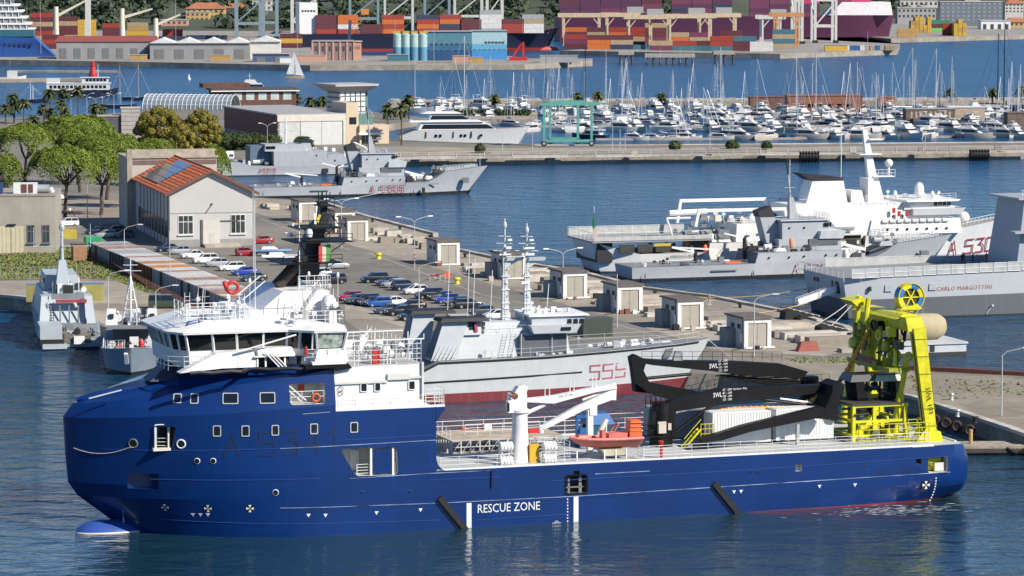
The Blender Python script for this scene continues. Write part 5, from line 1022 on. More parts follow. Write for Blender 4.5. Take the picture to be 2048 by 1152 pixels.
transport(Fr((-34.8,795.5),15),-24.3,1.0,'A 5368','grey transport ship numbered A 5368 with long raked bow',NUM,31)
k_t=transport(Fr((36.3,594.1),17),-16.6,1.09,'A 5367','grey transport ship moored in front of the white survey ship',M('number_pale_red',(.42,.3,.31),.6,var=.2),41)
mb=MB(); mb.lathe([(.3,0),(.42,.3),(.42,1.8),(.2,2.1)],(29.0,.9,4.7),10); mb.build('orange_float',M('float_orange',(.6,.22,.1),.6),k_t,True)
# ---------------- support ship A5315 behind
A15=Fr(P(560,352)[:2],15)
sp=fthing('diving_support_ship','grey naval ship numbered A5315 with crane arm behind the transport','ship',A15)
st=[(-18,-17.5,4.6,4.2,3.9),(-10,-10,5,4.6,3.5),(-7,-7,5,4.6,2.6),(-2.5,-2.5,5,4.6,2.5),(13,13,5,4.6,2.5),(18,18,5,4.6,2.5),(26,25.6,4.6,4.2,2.5)]
hull_part(sp,st,5,M('hull_grey_b',(.44,.46,.475),.5,var=.05,streak=.15,dirt=(.3,.3,.3),bands=[(.3,(.05,.05,.05),0)])); deck_part(sp,st,5,DECKN)
blk(sp,'deckhouse',GREY,-1.5,12.3,.03,9.97,2.5,-1.5,12.0,.1,9.9,6.1); blk(sp,'aft_house',GREY,12.2,17.5,.03,9.97,2.5,12.2,16.3,.1,9.9,5.2)
blk(sp,'wheelhouse',GREY,-3.6,6.6,1.0,9,6.1,-3.4,6.4,1.2,8.8,7.8); blk(sp,'wheelhouse_shade',M('shade_navy',(.11,.15,.2),.5),-6.9,-1.5,3,9.5,3,7.4); winrow(sp,-3.3,-.9,.98,6.7,7.4,2,.15); ports(sp,[(9.3,.1,4.9),(14,.1,3.6)],.25)
polemast(sp,(2.5,5,7.8),6.5,.35,((.55,2.2),(.42,1.4),(.8,1.2)),WHITE2); blk(sp,'funnel',GREY,6.2,9.0,3.5,6.5,6.1,6.2,8.4,3.6,6.4,8.2); blk(sp,'funnel_top',NBLK,5.8,9.2,3.3,6.7,8.2,5.6,9.6,3.2,6.8,8.5)
mb=MB(); mb.path([(17.5,4,3),(17.3,4,5.2),(18.2,4,7.2),(20,4,7.8),(22.5,4,6.6),(24.5,4,4.4)],.22,6); mb.build('crane_arm',WHITE2,sp); mb=MB(); mb.beam((16,5,4.4),(22,5,4.9),.4,.35); mb.build('crane_boom',GREYD,sp)
numerals(sp,'A5315',lambda u,v:(-5.2+u,-.06,.9+v),1.0,.68,.4,.12,NUM); blk(sp,'side_hatch',NBLK,10.8,12.3,-.05,.1,.6,1.7)
mb=MB(); mb.lathe([(.3,-1.3),(1.25,-1.1),(1.25,1.1),(.3,1.3)],(-12.3,3,5.0),12,'x'); mb.build('rescue_bell',WHITE,sp,True); mb=MB(); mb.box(-13.6,-13.0,1.66,1.8,4.5,5.6); mb.box(-12.4,-11.4,1.66,1.8,5.0,5.5); mb.build('bell_window',NBLK,sp)
clutter(sp,'deck_gear',(WHITE2,GREYD,NBLK,GREY),(-10,-2,1,8,2.6),18,51,(.6,1.7)); clutter(sp,'aft_gear',(WHITE2,GREYD,NBLK,GREY),(16,25,1,8,2.6),20,52,(.6,1.6)); clutter(sp,'roof_gear',(WHITE2,GREYD),(7,15,2,8,5.8),9,53,(.4,1));
# ---------------- white survey ship
WS=Fr(Fr((36.3,594.1),17).world(0,15.0,0)[:2],17)
wsh=fthing('survey_ship','white survey ship with helicopter deck, davits and black topped funnel','ship',WS)
HW=M('survey_white',(.74,.74,.72),.45,var=.04,streak=.14,dirt=(.42,.36,.28),bands=[(.4,(.05,.05,.05),0)]); hb=7.0
st=[(-18.6,-16.5,5.6,4.6,5.6),(-10,-10,6.8,6.2,3.4),(-9.9,-9.9,6.8,6.2,3.4),(2.6,2.6,7,6.5,3.4),(2.8,2.8,7,6.5,5.0),(20,20,7,6.5,5.0),(20.2,20.2,7,6.5,3.6),(32,32,7,6.4,3.6),(32.2,32.2,7,6.4,5.6),(46,45,6.2,5.0,5.9),(53,51,4.8,3.0,6.6),(60,57,2.5,1.2,7.5),(64.5,60,.08,.05,8.2)]
hull_part(wsh,st,hb,HW,fl=1.4); deck_part(wsh,st,hb,M('survey_deck',(.32,.33,.31),.8,var=.1))
blk(wsh,'helicopter_deck',M('helideck_grey',(.30,.31,.31),.8),-18.9,3.2,-.2,14.2,5.55,5.8)
blk(wsh,'stern_bay',NBLK,-17.6,-14.8,1.2,12.8,2.0,5.4); mb=MB(); mb.rail([(-18.8,-.3,5.8),(3,-.3,5.8)],1.5,1,2.4,.04,.05); mb.rail([(-18.8,-.3,5.8),(-18.8,14.2,5.8),(3,14.2,5.8)],1.5,1,2.4,.04,.05); mb.build('deck_edge_frame',WHITE,wsh)
NET=M('deck_net',(.42,.43,.42),.7,var=.15); mb=MB(); mb.box(-18.6,3,-.32,-.28,5.85,6.6); mb.box(-18.6,3,14.18,14.22,5.85,7.2); mb.build('safety_net',NET,wsh)
for i in range(3):blk(wsh,'stern_opening',M('opening_dark',(.04,.04,.035),.7),-13.8+i*3.3,-11.1+i*3.3,.1,.4,3.7,5.1)
mb=MB(); mb.text('AMMIRAGLIO MAGNAGHI',(-4.6,-.02-.02,3.0-.35),(1,0,0),(0,0,1),.5,1.1,6.0); mb.build('lettering',NBLK,wsh)
blk(wsh,'boat_house',HW,8,44.5,1.0,13,5.0,8.2,44.3,1.1,12.9,8.2); blk(wsh,'upper_house',HW,18,49,1.4,12.6,8.2,18.3,47.5,1.6,12.4,11.3); blk(wsh,'front_house',HW,33,51.0,.5,13.5,5.7,33.6,50.6,.7,13.3,8.3)
blk(wsh,'bridge',HW,41.5,50.5,.6,13.4,9.0,41.3,51.5,.2,13.8,10.2); blk(wsh,'bridge_roof',WHITE,40,49.8,0,14,11.45,40,50.4,.1,13.9,11.7); blk(wsh,'bridge_deckhouse',HW,40,48.5,1.2,12.8,10.0,40,49.2,1.1,12.9,11.45); winrow(wsh,45.6,49.0,1.12,10.6,11.3,4,.14); blk(wsh,'bridge_end',NBLK,49.5,51.2,.5,.7,10.1,10.3)
f=blk(wsh,'funnel',HW,22.6,30.5,4.6,9.4,11.2,23.9,29.8,4.9,9.1,15.2); m_=MB(); m_.hexa([(23.9,4.8,15.2),(29.9,4.8,15.2),(29.9,9.2,15.2),(23.9,9.2,15.2),(21.5,4.7,16.6),(29.6,4.8,15.7),(29.6,9.2,15.7),(21.5,9.3,16.6)]); m_.build('funnel_top',NBLK,f)
m=link('main_mast',None,wsh); mb=MB(); mb.tap(35.4,38.2,6.1,7.9,11.3,35.2,37.0,6.4,7.6,16); mb.tap(35.2,36.8,6.4,7.6,16,34.2,35.0,6.7,7.3,24); mb.build('mast_column',WHITE,m); mb=MB(); mb.box(33.2,37.5,5.6,8.4,19.6,19.75); mb.tap(35.2,37.8,6,8,22.2,35.2,38,6,8,22.4); mb.box(36,40,5.5,8.5,15.6,15.75); mb.rail([(36,5.5,15.7),(40,5.5,15.7)],1.2,2,.8,.04,.04); mb.build('mast_platform',WHITE,m); mb=MB(); mb.ball((39.2,6.5,18.0),.75,12); mb.tube((39.2,6.5,15.7),(39.2,6.5,17.4),.2,6); mb.build('mast_radome',WHITE,m,True,2)
mb=MB(); mb.tube((33.8,7,24.2),(35.8,7,24.6),.1,5); mb.tube((29.8,6,13),(29.8,6,26),.07,5); mb.tube((20,6,12),(20,6,19),.05,5); mb.build('aerial',WHITE,wsh)
mb=MB(); mb.lathe([(.6,0),(.85,.5),(.85,1.6),(.6,2.3),(.1,2.6)],(44.5,5,12.0),14); mb.tube((44.5,5,11.6),(44.5,5,12.2),.3,8); mb.build('radome',WHITE,wsh,True,2)
mb=MB(); mb.rail([(31,.9,11.5),(49.6,.3,11.75)],1.1,3,1.3,.03,.04); mb.rail([(8,1.1,8.2),(20,1.1,8.2)],1.1,3,1.3,.04,.05); mb.build('upper_rail',WHITE,wsh)
blk(wsh,'roof_locker',WHITE,31,33.5,4,8,11.3,31,33,4,8,13.4); blk(wsh,'roof_locker',WHITE,34.2,35.2,4,8,11.3,15.5)
for n in(2.0,11.5):
 mb=MB(); z=11.7 if n>5 else 10.6
 for a,b in(((-1.2,7.8),(-.6,z)),((16.5,6),(15.5,z)),((17.5,6),(18.2,z)),((31.5,5),(30.2,z))):mb.beam((a[0]+2,n,a[1]),(b[0]+2,n,b[1]),.5,.5)
 mb.beam((1.2,n,z),(17.7,n,z),.55,.55); mb.beam((20,n,z),(32.3,n,z),.5,.5); mb.build('davit_gantry',WHITE,wsh)
mb=MB(); mb.path([(-3,3,5.8),(-4.2,3,9.3),(1,3,9.3)],.2,6); mb.tube((-3,5,10),(4,5,10.2),.55,8); mb.build('stern_davit',WHITE,wsh)
def lifeboat(parent,s,n,z,L=8.5,mats=(WHITE,GREYD)):
 b=link('lifeboat',None,parent); rs=[[(s+x,n,z+k),(s+x,n-w*.7,z+k+.4),(s+x,n-w,z+1.2),(s+x,n+w,z+1.2),(s+x,n+w*.7,z+k+.4)]for x,w,k in((0,.1,.9),(L*.15,.9,.3),(L*.5,1.2,.05),(L*.85,1.1,.15),(L,.7,.4))]
 mb=MB(); mb.loft(rs); mb.build('boat_hull',mats[0],b,True,.8); mb=MB(); mb.tap(s+L*.15,s+L*.6,n-.9,n+.9,z+1.2,s+L*.3,s+L*.5,n-.4,n+.4,z+2.3); mb.build('boat_cover',mats[1],b)
lifeboat(wsh,20.5,.4,6.2,9.5,(WHITE2,GREYD))
blk(wsh,'work_bay',M('bay_shade',(.10,.09,.07),.8),20.5,31.5,.6,1.6,3.7,5.8); mb=MB(); mb.box(24.5,31,.2,.55,4.2,4.8); mb.box(20.4,32,-.05,.6,5.8,6.1); mb.build('bay_beam',CREAM,wsh)
blk(wsh,'bay_white_panel',WHITE,20.4,29.5,-.05,.4,2.0,3.5); blk(wsh,'bay_winch',NBLK,28.6,30.5,.1,.6,3.6,5.0)
ports(wsh,[(36.5+i*1.9,.45,6.6)for i in range(7)],.22); ports(wsh,[(37.5+i*1.9,.55,8.9)for i in range(2)],.2)
mb=MB(); mb.rail([(33.4,.3,5.8),(49,1.2,6.0)],1.0,3,.8,.05,.05); mb.build('promenade_rail',WHITE,wsh);
for i in range(9):mb=MB(); mb.lathe([(.3,-.6),(.42,-.5),(.42,.5),(.3,.6)],(36+i*1.45,.7,8.0),10,'x'); mb.build('life_raft',CREAM,wsh,True)
for s,n,z in((37.5,.8,9.5),(38.5,.8,8.9),(40,.8,8.9)):blk(wsh,'red_fire_point',RED,s,s+.5,n-.3,n,z,z+.9)
numerals(wsh,'A 5303',lambda u,v:(49.3+u,side_n(st,49.3+u,2.2+v,hb,1.4)-.08,1.5+v+.04*u),2.5,1.7,.4,.25,NUM)
mb=MB(); mb.ball((53,4.5,8.1),1.1,12); mb.build('bow_radome',WHITE,wsh,True,2); mb=MB(); mb.rail([(52,2.6,6.6),(60,4.8,7.6),(64,6.8,8.1)],1.1,2,.9,.04,.05); mb.build('bow_rail',WHITE,wsh)
mats=(WHITE,WHITE2,GREYD,CREAM,NBLK); clutter(wsh,'deck_gear',mats,(4,18,1,12,8.2),20,61,(.5,1.5)); clutter(wsh,'stern_gear',(GREYD,NBLK,WHITE2,ORANGE),(-9,3,.2,3,3.5),18,62,(.5,1.3)); clutter(wsh,'winch_gear',(GREYD,NBLK,WHITE2),(2,9,1,12,5.1),24,63,(.8,2.4)); clutter(wsh,'roof_gear',(WHITE,WHITE2),(38,49,2,12,11.8),16,64,(.3,1.0))
blk(wsh,'ochre_tarp',M('ochre',(.5,.38,.05),.7),-7.5,-4.5,.0,.12,4.7,5.2)
fl=fthing('ensign','green white and red ensign on the stern staff of the white ship','flag',WS); mb=MB(); mb.tube((-17.2,4,5.8),(-17.2,4,11.6),.05,5); mb.build('flag_staff',WHITE2,fl); mb=MB(); mb.add([(-17.2,4,11.4),(-16.9,3.8,8.2),(-17.5,3.9,7.6),(-17.5,4.1,8.5)],[(0,1,2,3)]); mb.build('flag_cloth',M('flag_green',(.02,.16,.07),.8),fl); mb=MB(); mb.add([(-16.9,3.8,8.1),(-16.5,3.7,6.3),(-17.6,3.9,6.0),(-17.5,3.9,7.6)],[(0,1,2,3)]); mb.build('flag_hem',M('flag_pale',(.55,.4,.37),.8),fl)
# ---------------- frigate: stern part and hangar
MF=Fr((50.5,527.8),17)
fg=fthing('frigate','large two tone grey frigate stern with flight deck nets and a name in red letters','ship',MF); hb=9.0
FG=M('frigate_grey',(.47,.49,.505),.5,var=.03,streak=.12,dirt=(.36,.37,.38),bands=[(.25,(.03,.03,.03),0),(3.05,(.125,.135,.145),.012)])
st=[(0,1.2,8.2,7.6,6.35),(6,6,9,8.4,6.5),(30,30,9,8.6,7.0),(75,75,9,8.6,7.4)]
hull_part(fg,st,hb,FG,fl=1.0); deck_part(fg,st,hb,M('flight_deck',(.24,.25,.255),.8,var=.08))
mb=MB(); mb.text('CARLO MARGOTTINI',(15.1,.12,4.15),(1,0,.012),(0,0,1),.62,1.15,9.2); mb.build('lettering',M('name_rust_red',(.36,.13,.09),.6),fg)
mb=MB(); mb.text('MARGOTTINI',(.42,15.2,3.9),(0,-1,0),(.16,0,1),.8,1.1,8); mb.build('lettering',NBLK,fg)
for n0,n1,z0,z1 in((3.0,4.4,3.9,5.9),(5.2,5.9,4.6,5.9),(11,12,5.0,5.9),(12.4,13.2,5.0,5.9)):blk(fg,'stern_port',NBLK,.12,.5,n0,n1,z0,z1)
for i in range(24):
 a=1.0+i*2.35; z=6.45+a*.018; mb=MB(); h=1.35
 for p,q in(((a,z),(a+2.2,z)),((a,z+h),(a+2.2,z+h)),((a,z),(a,z+h)),((a+2.2,z),(a+2.2,z+h)),((a,z+h*.5),(a+2.2,z+h*.5))):mb.tube((p[0],-.15,p[1]),(q[0],-.15,q[1]),.05,4)
 f=mb.build('net_frame',WHITE2,fg); m2=MB(); m2.add([(a,-.13,z),(a+2.2,-.13,z),(a+2.2,-.13,z+h),(a,-.13,z+h)],[(0,1,2,3)]); m2.build('net',NET,f)
for i in range(8):
 n_=.6+i*2.2; mb=MB(); z=6.4; h=1.1
 for p,q in(((n_,z),(n_+2.1,z)),((n_,z+h),(n_+2.1,z+h)),((n_,z),(n_,z+h)),((n_+2.1,z),(n_+2.1,z+h))):mb.tube((-.1,p[0],p[1]),(-.1,q[0],q[1]),.05,4)
 mb.build('net_frame',WHITE2,fg)
for i in range(20):mb=MB(); a=4+i*2.6; mb.rail([(a,18.1,6.6),(a+2.5,18.1,6.6)],1.3,2,2.5,.04,.05); f=mb.build('far_net_frame',WHITE2,fg)
mb=MB(); mb.box(4,56,18.05,18.1,6.6,7.8); mb.build('far_net',NET,fg)
for s,z0,z1,m_ in((3.9,4.4,5.1,NBLK),(11.2,4.5,5.2,NBLK)):blk(fg,'side_port',m_,s,s+.4,.0,.3,z0,z1)
for s in(6.5,13.8):blk(fg,'side_panel',M('panel_grey',(.36,.38,.39),.6),s,s+1.2,-.02,.45,4.3,5.3)
for s in(11.4,23.5):mb=MB(); mb.tube((s,.2,.4),(s+.8,.1,1.5),.05,5); mb.ball((s+.9,0,1.6),.2,8); mb.build('discharge_pipe',WHITE2,fg)
blk(fg,'hangar',M('hangar_grey',(.30,.34,.39),.5,var=.05,streak=.1),30,72,3.5,14.5,7.0,31.5,72,4.2,13.8,17.5); blk(fg,'hangar_ledge',GREY,29,34,2.0,4.2,12.4,12.7); blk(fg,'hangar_roof',GREY,30.2,60,3.4,14.6,17.5,17.8)
mb=MB(); mb.rail([(31,4,17.8),(60,4,17.8)],1.1,2,1.5,.04,.05); mb.build('hangar_rail',WHITE2,fg)
mb=MB(); mb.tap(-6.5,2.5,4.5,5.7,1.2,-6.5,2.5,4.5,5.7,1.4); g_=thing('gangway','pale boarding gangway sloping up to the frigate stern','gangway',MF.world(0,0,0),MF.a)
mb=MB(); mb.beam((-6,4.6,2.2),(1.5,4.2,4.6),1.1,.2); mb.build('gangway_deck',WHITE2,g_); mb=MB()
for dn in(-.5,.5):
 for i in range(7):p=Vector((-6,4.6+dn,2.2)).lerp(Vector((1.5,4.2+dn,4.6)),i/6); mb.tube(p,p+Vector((0,0,1)),.04,4)
 mb.tube((-6,4.6+dn,3.2),(1.5,4.2+dn,5.6),.04,4)
mb.build('gangway_rail',WHITE2,g_); mb=MB(); mb.beam((-6,4.05,2.7),(1.5,3.65,5.1),.04,.8); mb.build('gangway_screen',WHITE,g_)
# floating stage with cylindrical fender beside the frigate
fx=P(1868,714); st_=thing('floating_stage','grey floating stage beside the yellow frame carrying a tan fender','pontoon',(fx.x-2.6,fx.y+4.5,0),R(17))
mb=MB(); mb.box(-7,6.5,-4,4,-.6,1.6); mb.box(-7.2,6.7,-4.2,4.2,1.6,1.85); mb.build('stage_hull',M('stage_white',(.5,.53,.55),.6,var=.1,bands=[(.5,(.03,.03,.03),0)]),st_); blk(st_,'stage_hatch',NBLK,1,1.7,-4.06,-3.9,.6,1.5)
fd=thing('cylinder_fender','large tan inflatable cylinder fender lying on the floating stage','fender',(fx.x-2.2,fx.y+5,1.85),R(17)); mb=MB(); mb.lathe([(.3,-4.6),(1.2,-4.4),(1.75,-3.7),(1.85,0),(1.85,2.5),(1.75,3.6),(1.2,4.4),(.3,4.7)],(0,0,1.8),18,'x'); mb.build('fender_body',M('tan_rubber',(.42,.36,.22),.7,var=.08),fd,True,2); mb=MB(); mb.torus((4.7,0,1.6),.45,.08,'x',10,5); mb.build('fender_shackle',GREYD,fd)
# low dark pontoon at the frigate's stern
px_=P(1700,672); pt=thing('work_pontoon','low dark work pontoon lying under the frigate stern','pontoon',(px_.x-3,px_.y+3,0),R(17)); mb=MB(); mb.box(-8,5,-3,3,-.5,.9); mb.build('pontoon_hull',M('pontoon_dark',(.05,.055,.06),.7,bands=[(.35,(.3,.3,.3),0)]),pt); mb=MB(); mb.box(-7,-3,-2,2,.9,1.1); mb.build('pontoon_mat',RED,pt)
# ---------------- mooring lines
def rope(p,q,sag,label,r=.06,name='mooring_rope',mat=ROPE):
 p=Vector(p); q=Vector(q); mb=MB(); mb.path([p.lerp(q,i/10)-Vector((0,0,sag*4*(i/10)*(1-i/10)))for i in range(11)],r,5);return tag(mb.build(name,mat),label,'rope')
rope(MF.world(2.2,0,4.0),P(1600,665,2.3),.5,'upper pale mooring rope from the frigate stern quarter to the steps'); rope(MF.world(2.2,0,3.8),P(1640,668,2.3),.5,'lower pale mooring rope from the frigate stern quarter to the pier')
rope(MF.world(.3,14,3.8),P(1390,594,2.3),.6,'yellow mooring rope from the frigate stern to the kiosk pier',mat=M('yellow_rope',(.55,.38,.12),.8)); rope(MF.world(.3,8,3.0),P(1500,628,2.3),.4,'orange tinted mooring rope under the frigate gangway',mat=M('yellow_rope',(.55,.38,.12),.8))
rope(V5.world(28.0,5,6.4),P(1560,758,2.4),.8,'pale mooring rope from the minehunter bow across the dusty apron'); rope(Fr((-34.8,795.5),15).world(6,0,1.2),P(660,402,2.3),.3,'thin mooring rope from the transport side to the stone pier',.05)
# ================================================================ THINGS ON THE QUAY
PANG=math.atan2(BX.y,BX.x)
# ---------------- service kiosks: local x across the front, y to the back
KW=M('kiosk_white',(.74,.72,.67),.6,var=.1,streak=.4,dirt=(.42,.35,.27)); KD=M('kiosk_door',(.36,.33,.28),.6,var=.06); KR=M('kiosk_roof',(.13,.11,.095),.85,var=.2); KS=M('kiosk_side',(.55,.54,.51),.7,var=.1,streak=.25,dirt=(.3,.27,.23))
FEN_=M('rusty_box',(.2,.08,.05),.85,var=.3)
def kiosk(i,xl,xr,yb,label,bar=True,annex=True,dep=6.4):
 a=P(xl,yb,QZ); b=P(xr,yb-1.5,QZ); w=3.85; h=4.1; t=thing('service_kiosk',label,'kiosk',(a.x,a.y,QZ),PANG,'white service kiosks along the pier')
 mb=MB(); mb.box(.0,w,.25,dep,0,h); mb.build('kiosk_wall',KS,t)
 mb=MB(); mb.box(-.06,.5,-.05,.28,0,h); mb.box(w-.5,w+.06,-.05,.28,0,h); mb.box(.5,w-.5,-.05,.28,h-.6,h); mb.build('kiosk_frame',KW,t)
 for k in range(2):m_=MB(); m_.box(.52+k*(w-1.04)/2,.5+(k+1)*(w-1.04)/2-.03,.1,.24,.1,h-.62); d=m_.build('kiosk_door',KD,t); m_=MB(); m_.box(w/2+(-.2 if k==0 else.1),w/2+(-.1 if k==0 else.2),.06,.12,1.4,1.6); m_.build('handle',STEEL,d)
 mb=MB(); mb.box(-.35,w+.35,-.35,dep+.2,h,h+.16); mb.box(-.25,w+.25,-.25,dep+.1,h+.16,h+.24); mb.build('kiosk_roof',KR,t)
 for n in(1.4,3.6):m_=MB(); m_.box(-.06,.05,n,n+1.1,2.6,3.2); m_.build('side_vent',NBLK,t)
 if annex:m_=MB(); m_.box(-1.3,-.06,3.2,5.8,0,2.5); m_.build('annex',M('annex_grey',(.22,.24,.25),.7,var=.15),t)
 m_=MB(); m_.box(-.16,-.06,.5,1.2,.8,2.0); m_.build('meter_box',WHITE2,t)
 rk=random.Random(i*7+1); m_=MB(); m_.path([(-.1,.4+rk.random(),h-.1),(-.1,.4+rk.random(),.3),(-.6,-.3,.1),(-2.5-rk.random()*2,-1.5,.06)],.05,5); m_.build('cable_duct',RUBBER,t)
 for _ in range(3):a_,b_,c_=rk.uniform(-3.4,w+1.5),rk.uniform(-2.2,-1),rk.uniform(.3,.9); m_=MB(); m_.box(a_,a_+c_,b_,b_+c_*.8,0,c_); m_.build('supply_box',rk.choice((RUBBER,COPE,GREYD,FEN_,WHITE2)),t)
 if bar:m_=MB(); m_.box(-.1,w+.3,-.8,-.45,.1,.32); m_.build('kerb_bar',WHITE,t)
 return t
for i,(xl,xr,yb,lb)in enumerate(((599,632,444,'farthest white kiosk behind the black mast top'),(671,709,466,'second farthest white kiosk right of the black mast'),(696,735,483,'white kiosk overlapping the one right of the black mast'),(876,916,531,'white kiosk standing alone by the far water corner'),(1007,1047,559,'white kiosk behind the two grey minehunter masts'),(1127,1173,598,'white kiosk just right of the minehunter masts'),(1236,1283,627,'white kiosk in the middle of the nearer run'),(1356,1406,659,'white kiosk second from the yellow frame'),(1489,1541,698,'nearest white kiosk left of the yellow frame'))):kiosk(i,xl,xr,yb,lb,bar=i>2,annex=i>3)
# ---------------- concrete steps and blocks between the kiosks
blkm=[COPE,COPE2,M('stone_block_dark',(.26,.23,.19),.9,var=.2,bump=.3,bscale=4)]  # three stone tones picked at random, the last one darker
def blocks(px,cnt,seed,L=(3,8)):
 r=random.Random(seed)
 for k in range(cnt):
  x=r.uniform(*px[:2]); y=px[2]+(px[3]-px[2])*(x-px[0])/(px[1]-px[0])+r.uniform(-px[4],px[4]); p=P(x,y,QZ); l=r.uniform(*L); h=r.uniform(.35,1.1)
  mb=MB(); mb.tap(-l/2,l/2,-.9,.9,0,-l/2+.05,l/2-r.choice((.05,.05,1.2)),-.85,.85,h); mb.build('stone_block',r.choice(blkm),QUAY,loc=(p.x,p.y,QZ),rz=PANG+r.uniform(-.06,.06))
blocks((735,870,470,490,10),22,1,(1,5)); blocks((930,1010,525,548,8),8,2); blocks((1060,1130,545,575,8),9,3); blocks((1180,1240,575,605,8),9,4); blocks((1290,1360,600,635,8),10,5); blocks((1410,1490,630,672,8),12,6); blocks((1545,1720,655,700,10),26,7,(3,10)); blocks((510,600,405,425,7),14,8,(1,4))
for i,(x,y)in enumerate(((1570,640),(1640,672),(1725,698))):
 p=P(x,y,QZ); t=thing('boat_ramp',('dark sloping ramp nearest the frigate gangway','dark sloping ramp in the middle of the stepped pier','dark sloping ramp beside the yellow frame')[i],'ramp',(p.x,p.y,QZ),PANG,'dark ramps on the pier steps'); mb=MB(); mb.prism([(0,0),(6.5,0),(6.5,.1),(1.2,1.5),(.2,1.2)],'y',0,2.2); mb.build('ramp_slope',RUBBER,t); mb=MB()
 for k in range(5):mb.box(1.3+k,1.6+k,-.05,2.25,1.4-k*.26,1.52-k*.26)
 mb.build('ramp_cleats',COPE2,t)
p=P(1615,702,QZ); mb=MB(); mb.tap(-1.6,1.6,-.6,.6,0,-1.1,1.1,-.5,.5,1.3); tag(mb.build('red_bollard_block',M('faded_red',(.3,.09,.07),.8,var=.2),None,loc=p,rz=PANG),'faded red block at the foot of the pier steps','block')
for x,y in((745,440),(800,457),(860,474),(930,511),(985,523),(1080,542),(1150,553),(1230,572),(1310,588),(1480,612),(1600,636),(1700,672),(1660,775),(1760,790),(1950,842)):
 p=P(x,y+4,QZ); mb=MB(); mb.lathe([(.34,0),(.24,.1),(.22,.5),(.4,.58),(.36,.75)],(0,0,0),10); mb.build('bollard',RUBBER,QUAY,True,loc=p)
 # ---------------- cars
TYRE=M('tyre',(.02,.02,.02),.9); RIM=M('wheel_rim',(.45,.46,.47),.35,.6); CGLASS=M('car_glass',(.012,.015,.018),.06,var=.2,spec=.7); LAMPR=M('tail_lamp',(.35,.01,.01),.3); LAMPW=M('head_lamp',(.7,.72,.75),.2); PLATE=M('number_plate',(.7,.7,.68),.5)
def car_parts(L,w,h,belt,hood,a0,a1,b1,b0):
 """side outline: bonnet height hood, cabin from a0 (screen foot) a1 (roof front) b1 (roof rear) b0 (rear foot)"""
 body=MB(); r=[]
 xs=[(0,.42,.62,.80),(.12,.25,hood-.12,.93),(.5,.2,hood,1.0),(a0,.2,hood+.06,1.0),(b0,.2,belt+.02,1.0),(L-.25,.22,belt-.03 if b0<L-.3 else belt+.02,.98),(L-.04,.3,belt-.25,.9),(L,.42,.62,.85)]
 for x,zl,zt,k in xs:
  y=w/2*k; r.append([(x,-y*.96,zl),(x,-y,zl+.2),(x,-y,zt-.12),(x,-y*.92,zt),(x,y*.92,zt),(x,y,zt-.12),(x,y,zl+.2),(x,y*.96,zl)])
 body.loft(r)
 cab=MB(); yb,yt=w/2*.93,w/2*.76
 cab.hexa([(a0,-yb,belt-.04),(b0,-yb,belt-.04),(b0,yb,belt-.04),(a0,yb,belt-.04),(a1,-yt,h-.05),(b1,-yt,h-.05),(b1,yt,h-.05),(a1,yt,h-.05)])
 roof=MB(); roof.hexa([(a1-.1,-yt-.03,h-.09),(b1+.08,-yt-.03,h-.09),(b1+.08,yt+.03,h-.09),(a1-.1,yt+.03,h-.09),(a1+.1,-yt+.08,h),(b1-.1,-yt+.08,h),(b1-.1,yt-.08,h),(a1+.1,yt-.08,h)])
 for s in(-1,1):
  for(fx,tx)in((a0,a1),(b0,b1),((a0+b0)/2+.1,(a1+b1)/2+.05)):roof.beam((fx,s*(yb+.01),belt-.04),(tx,s*(yt+.01),h-.06),.06,.1)
 whs=[(L*.185,-1),(L*.185,1),(L*.80,-1),(L*.80,1)]
 return body,cab,roof,whs
_wh=None
def make_car(kind):
 L,w,h,belt,hood,a0,a1,b1,b0=dict(hatch=(3.9,1.7,1.48,.93,.90,.95,1.75,3.45,3.82),suv=(4.5,1.85,1.68,1.05,1.05,1.2,1.95,4.05,4.42),sedan=(4.5,1.78,1.45,.92,.88,1.25,2.05,3.3,3.95),wagon=(4.6,1.78,1.5,.94,.90,1.2,2.0,4.1,4.52),van=(4.9,1.95,2.05,1.2,1.15,.75,1.5,4.75,4.88))[kind]
 body,cab,roof,whs=car_parts(L,w,h,belt,hood,a0,a1,b1,b0)
 wm=MB(); rr=.32; wm.lathe([(rr*.8,-.11),(rr,-.09),(rr,.09),(rr*.8,.11)],(0,0,0),14,'y'); rm=MB(); rm.lathe([(rr*.62,-.125),(rr*.62,.125)],(0,0,0),10,'y')
 hl=MB(); hl.box(-.02,.1,-w*.42,-w*.26,.62,.76); hr=MB(); hr.box(-.02,.1,w*.26,w*.42,.62,.76); tl=MB(); tl.box(L-.12,L+.01,-w*.43,-w*.3,.72,.95); tr=MB(); tr.box(L-.12,L+.01,w*.3,w*.43,.72,.95); pl=MB(); pl.box(-.02,.03,-.26,.26,.42,.53); pr=MB(); pr.box(L-.02,L+.02,-.26,.26,.55,.66)
 return dict(body=body.mesh('car_body',CGLASS,True,.6),cab=cab.mesh('car_glazing',CGLASS),roof=roof.mesh('car_roof',CGLASS),whs=whs,w=w,rr=rr,wheel=wm.mesh('tyre',TYRE,True),rim=rm.mesh('rim',RIM,True),bits=[('headlight',hl.mesh('headlight',LAMPW)),('headlight',hr.mesh('headlight',LAMPW)),('tail_light',tl.mesh('tail_light',LAMPR)),('tail_light',tr.mesh('tail_light',LAMPR)),('number_plate',pl.mesh('number_plate',PLATE)),('number_plate',pr.mesh('number_plate',PLATE))])
CARK={k:make_car(k)for k in('hatch','suv','sedan','wagon','van')}
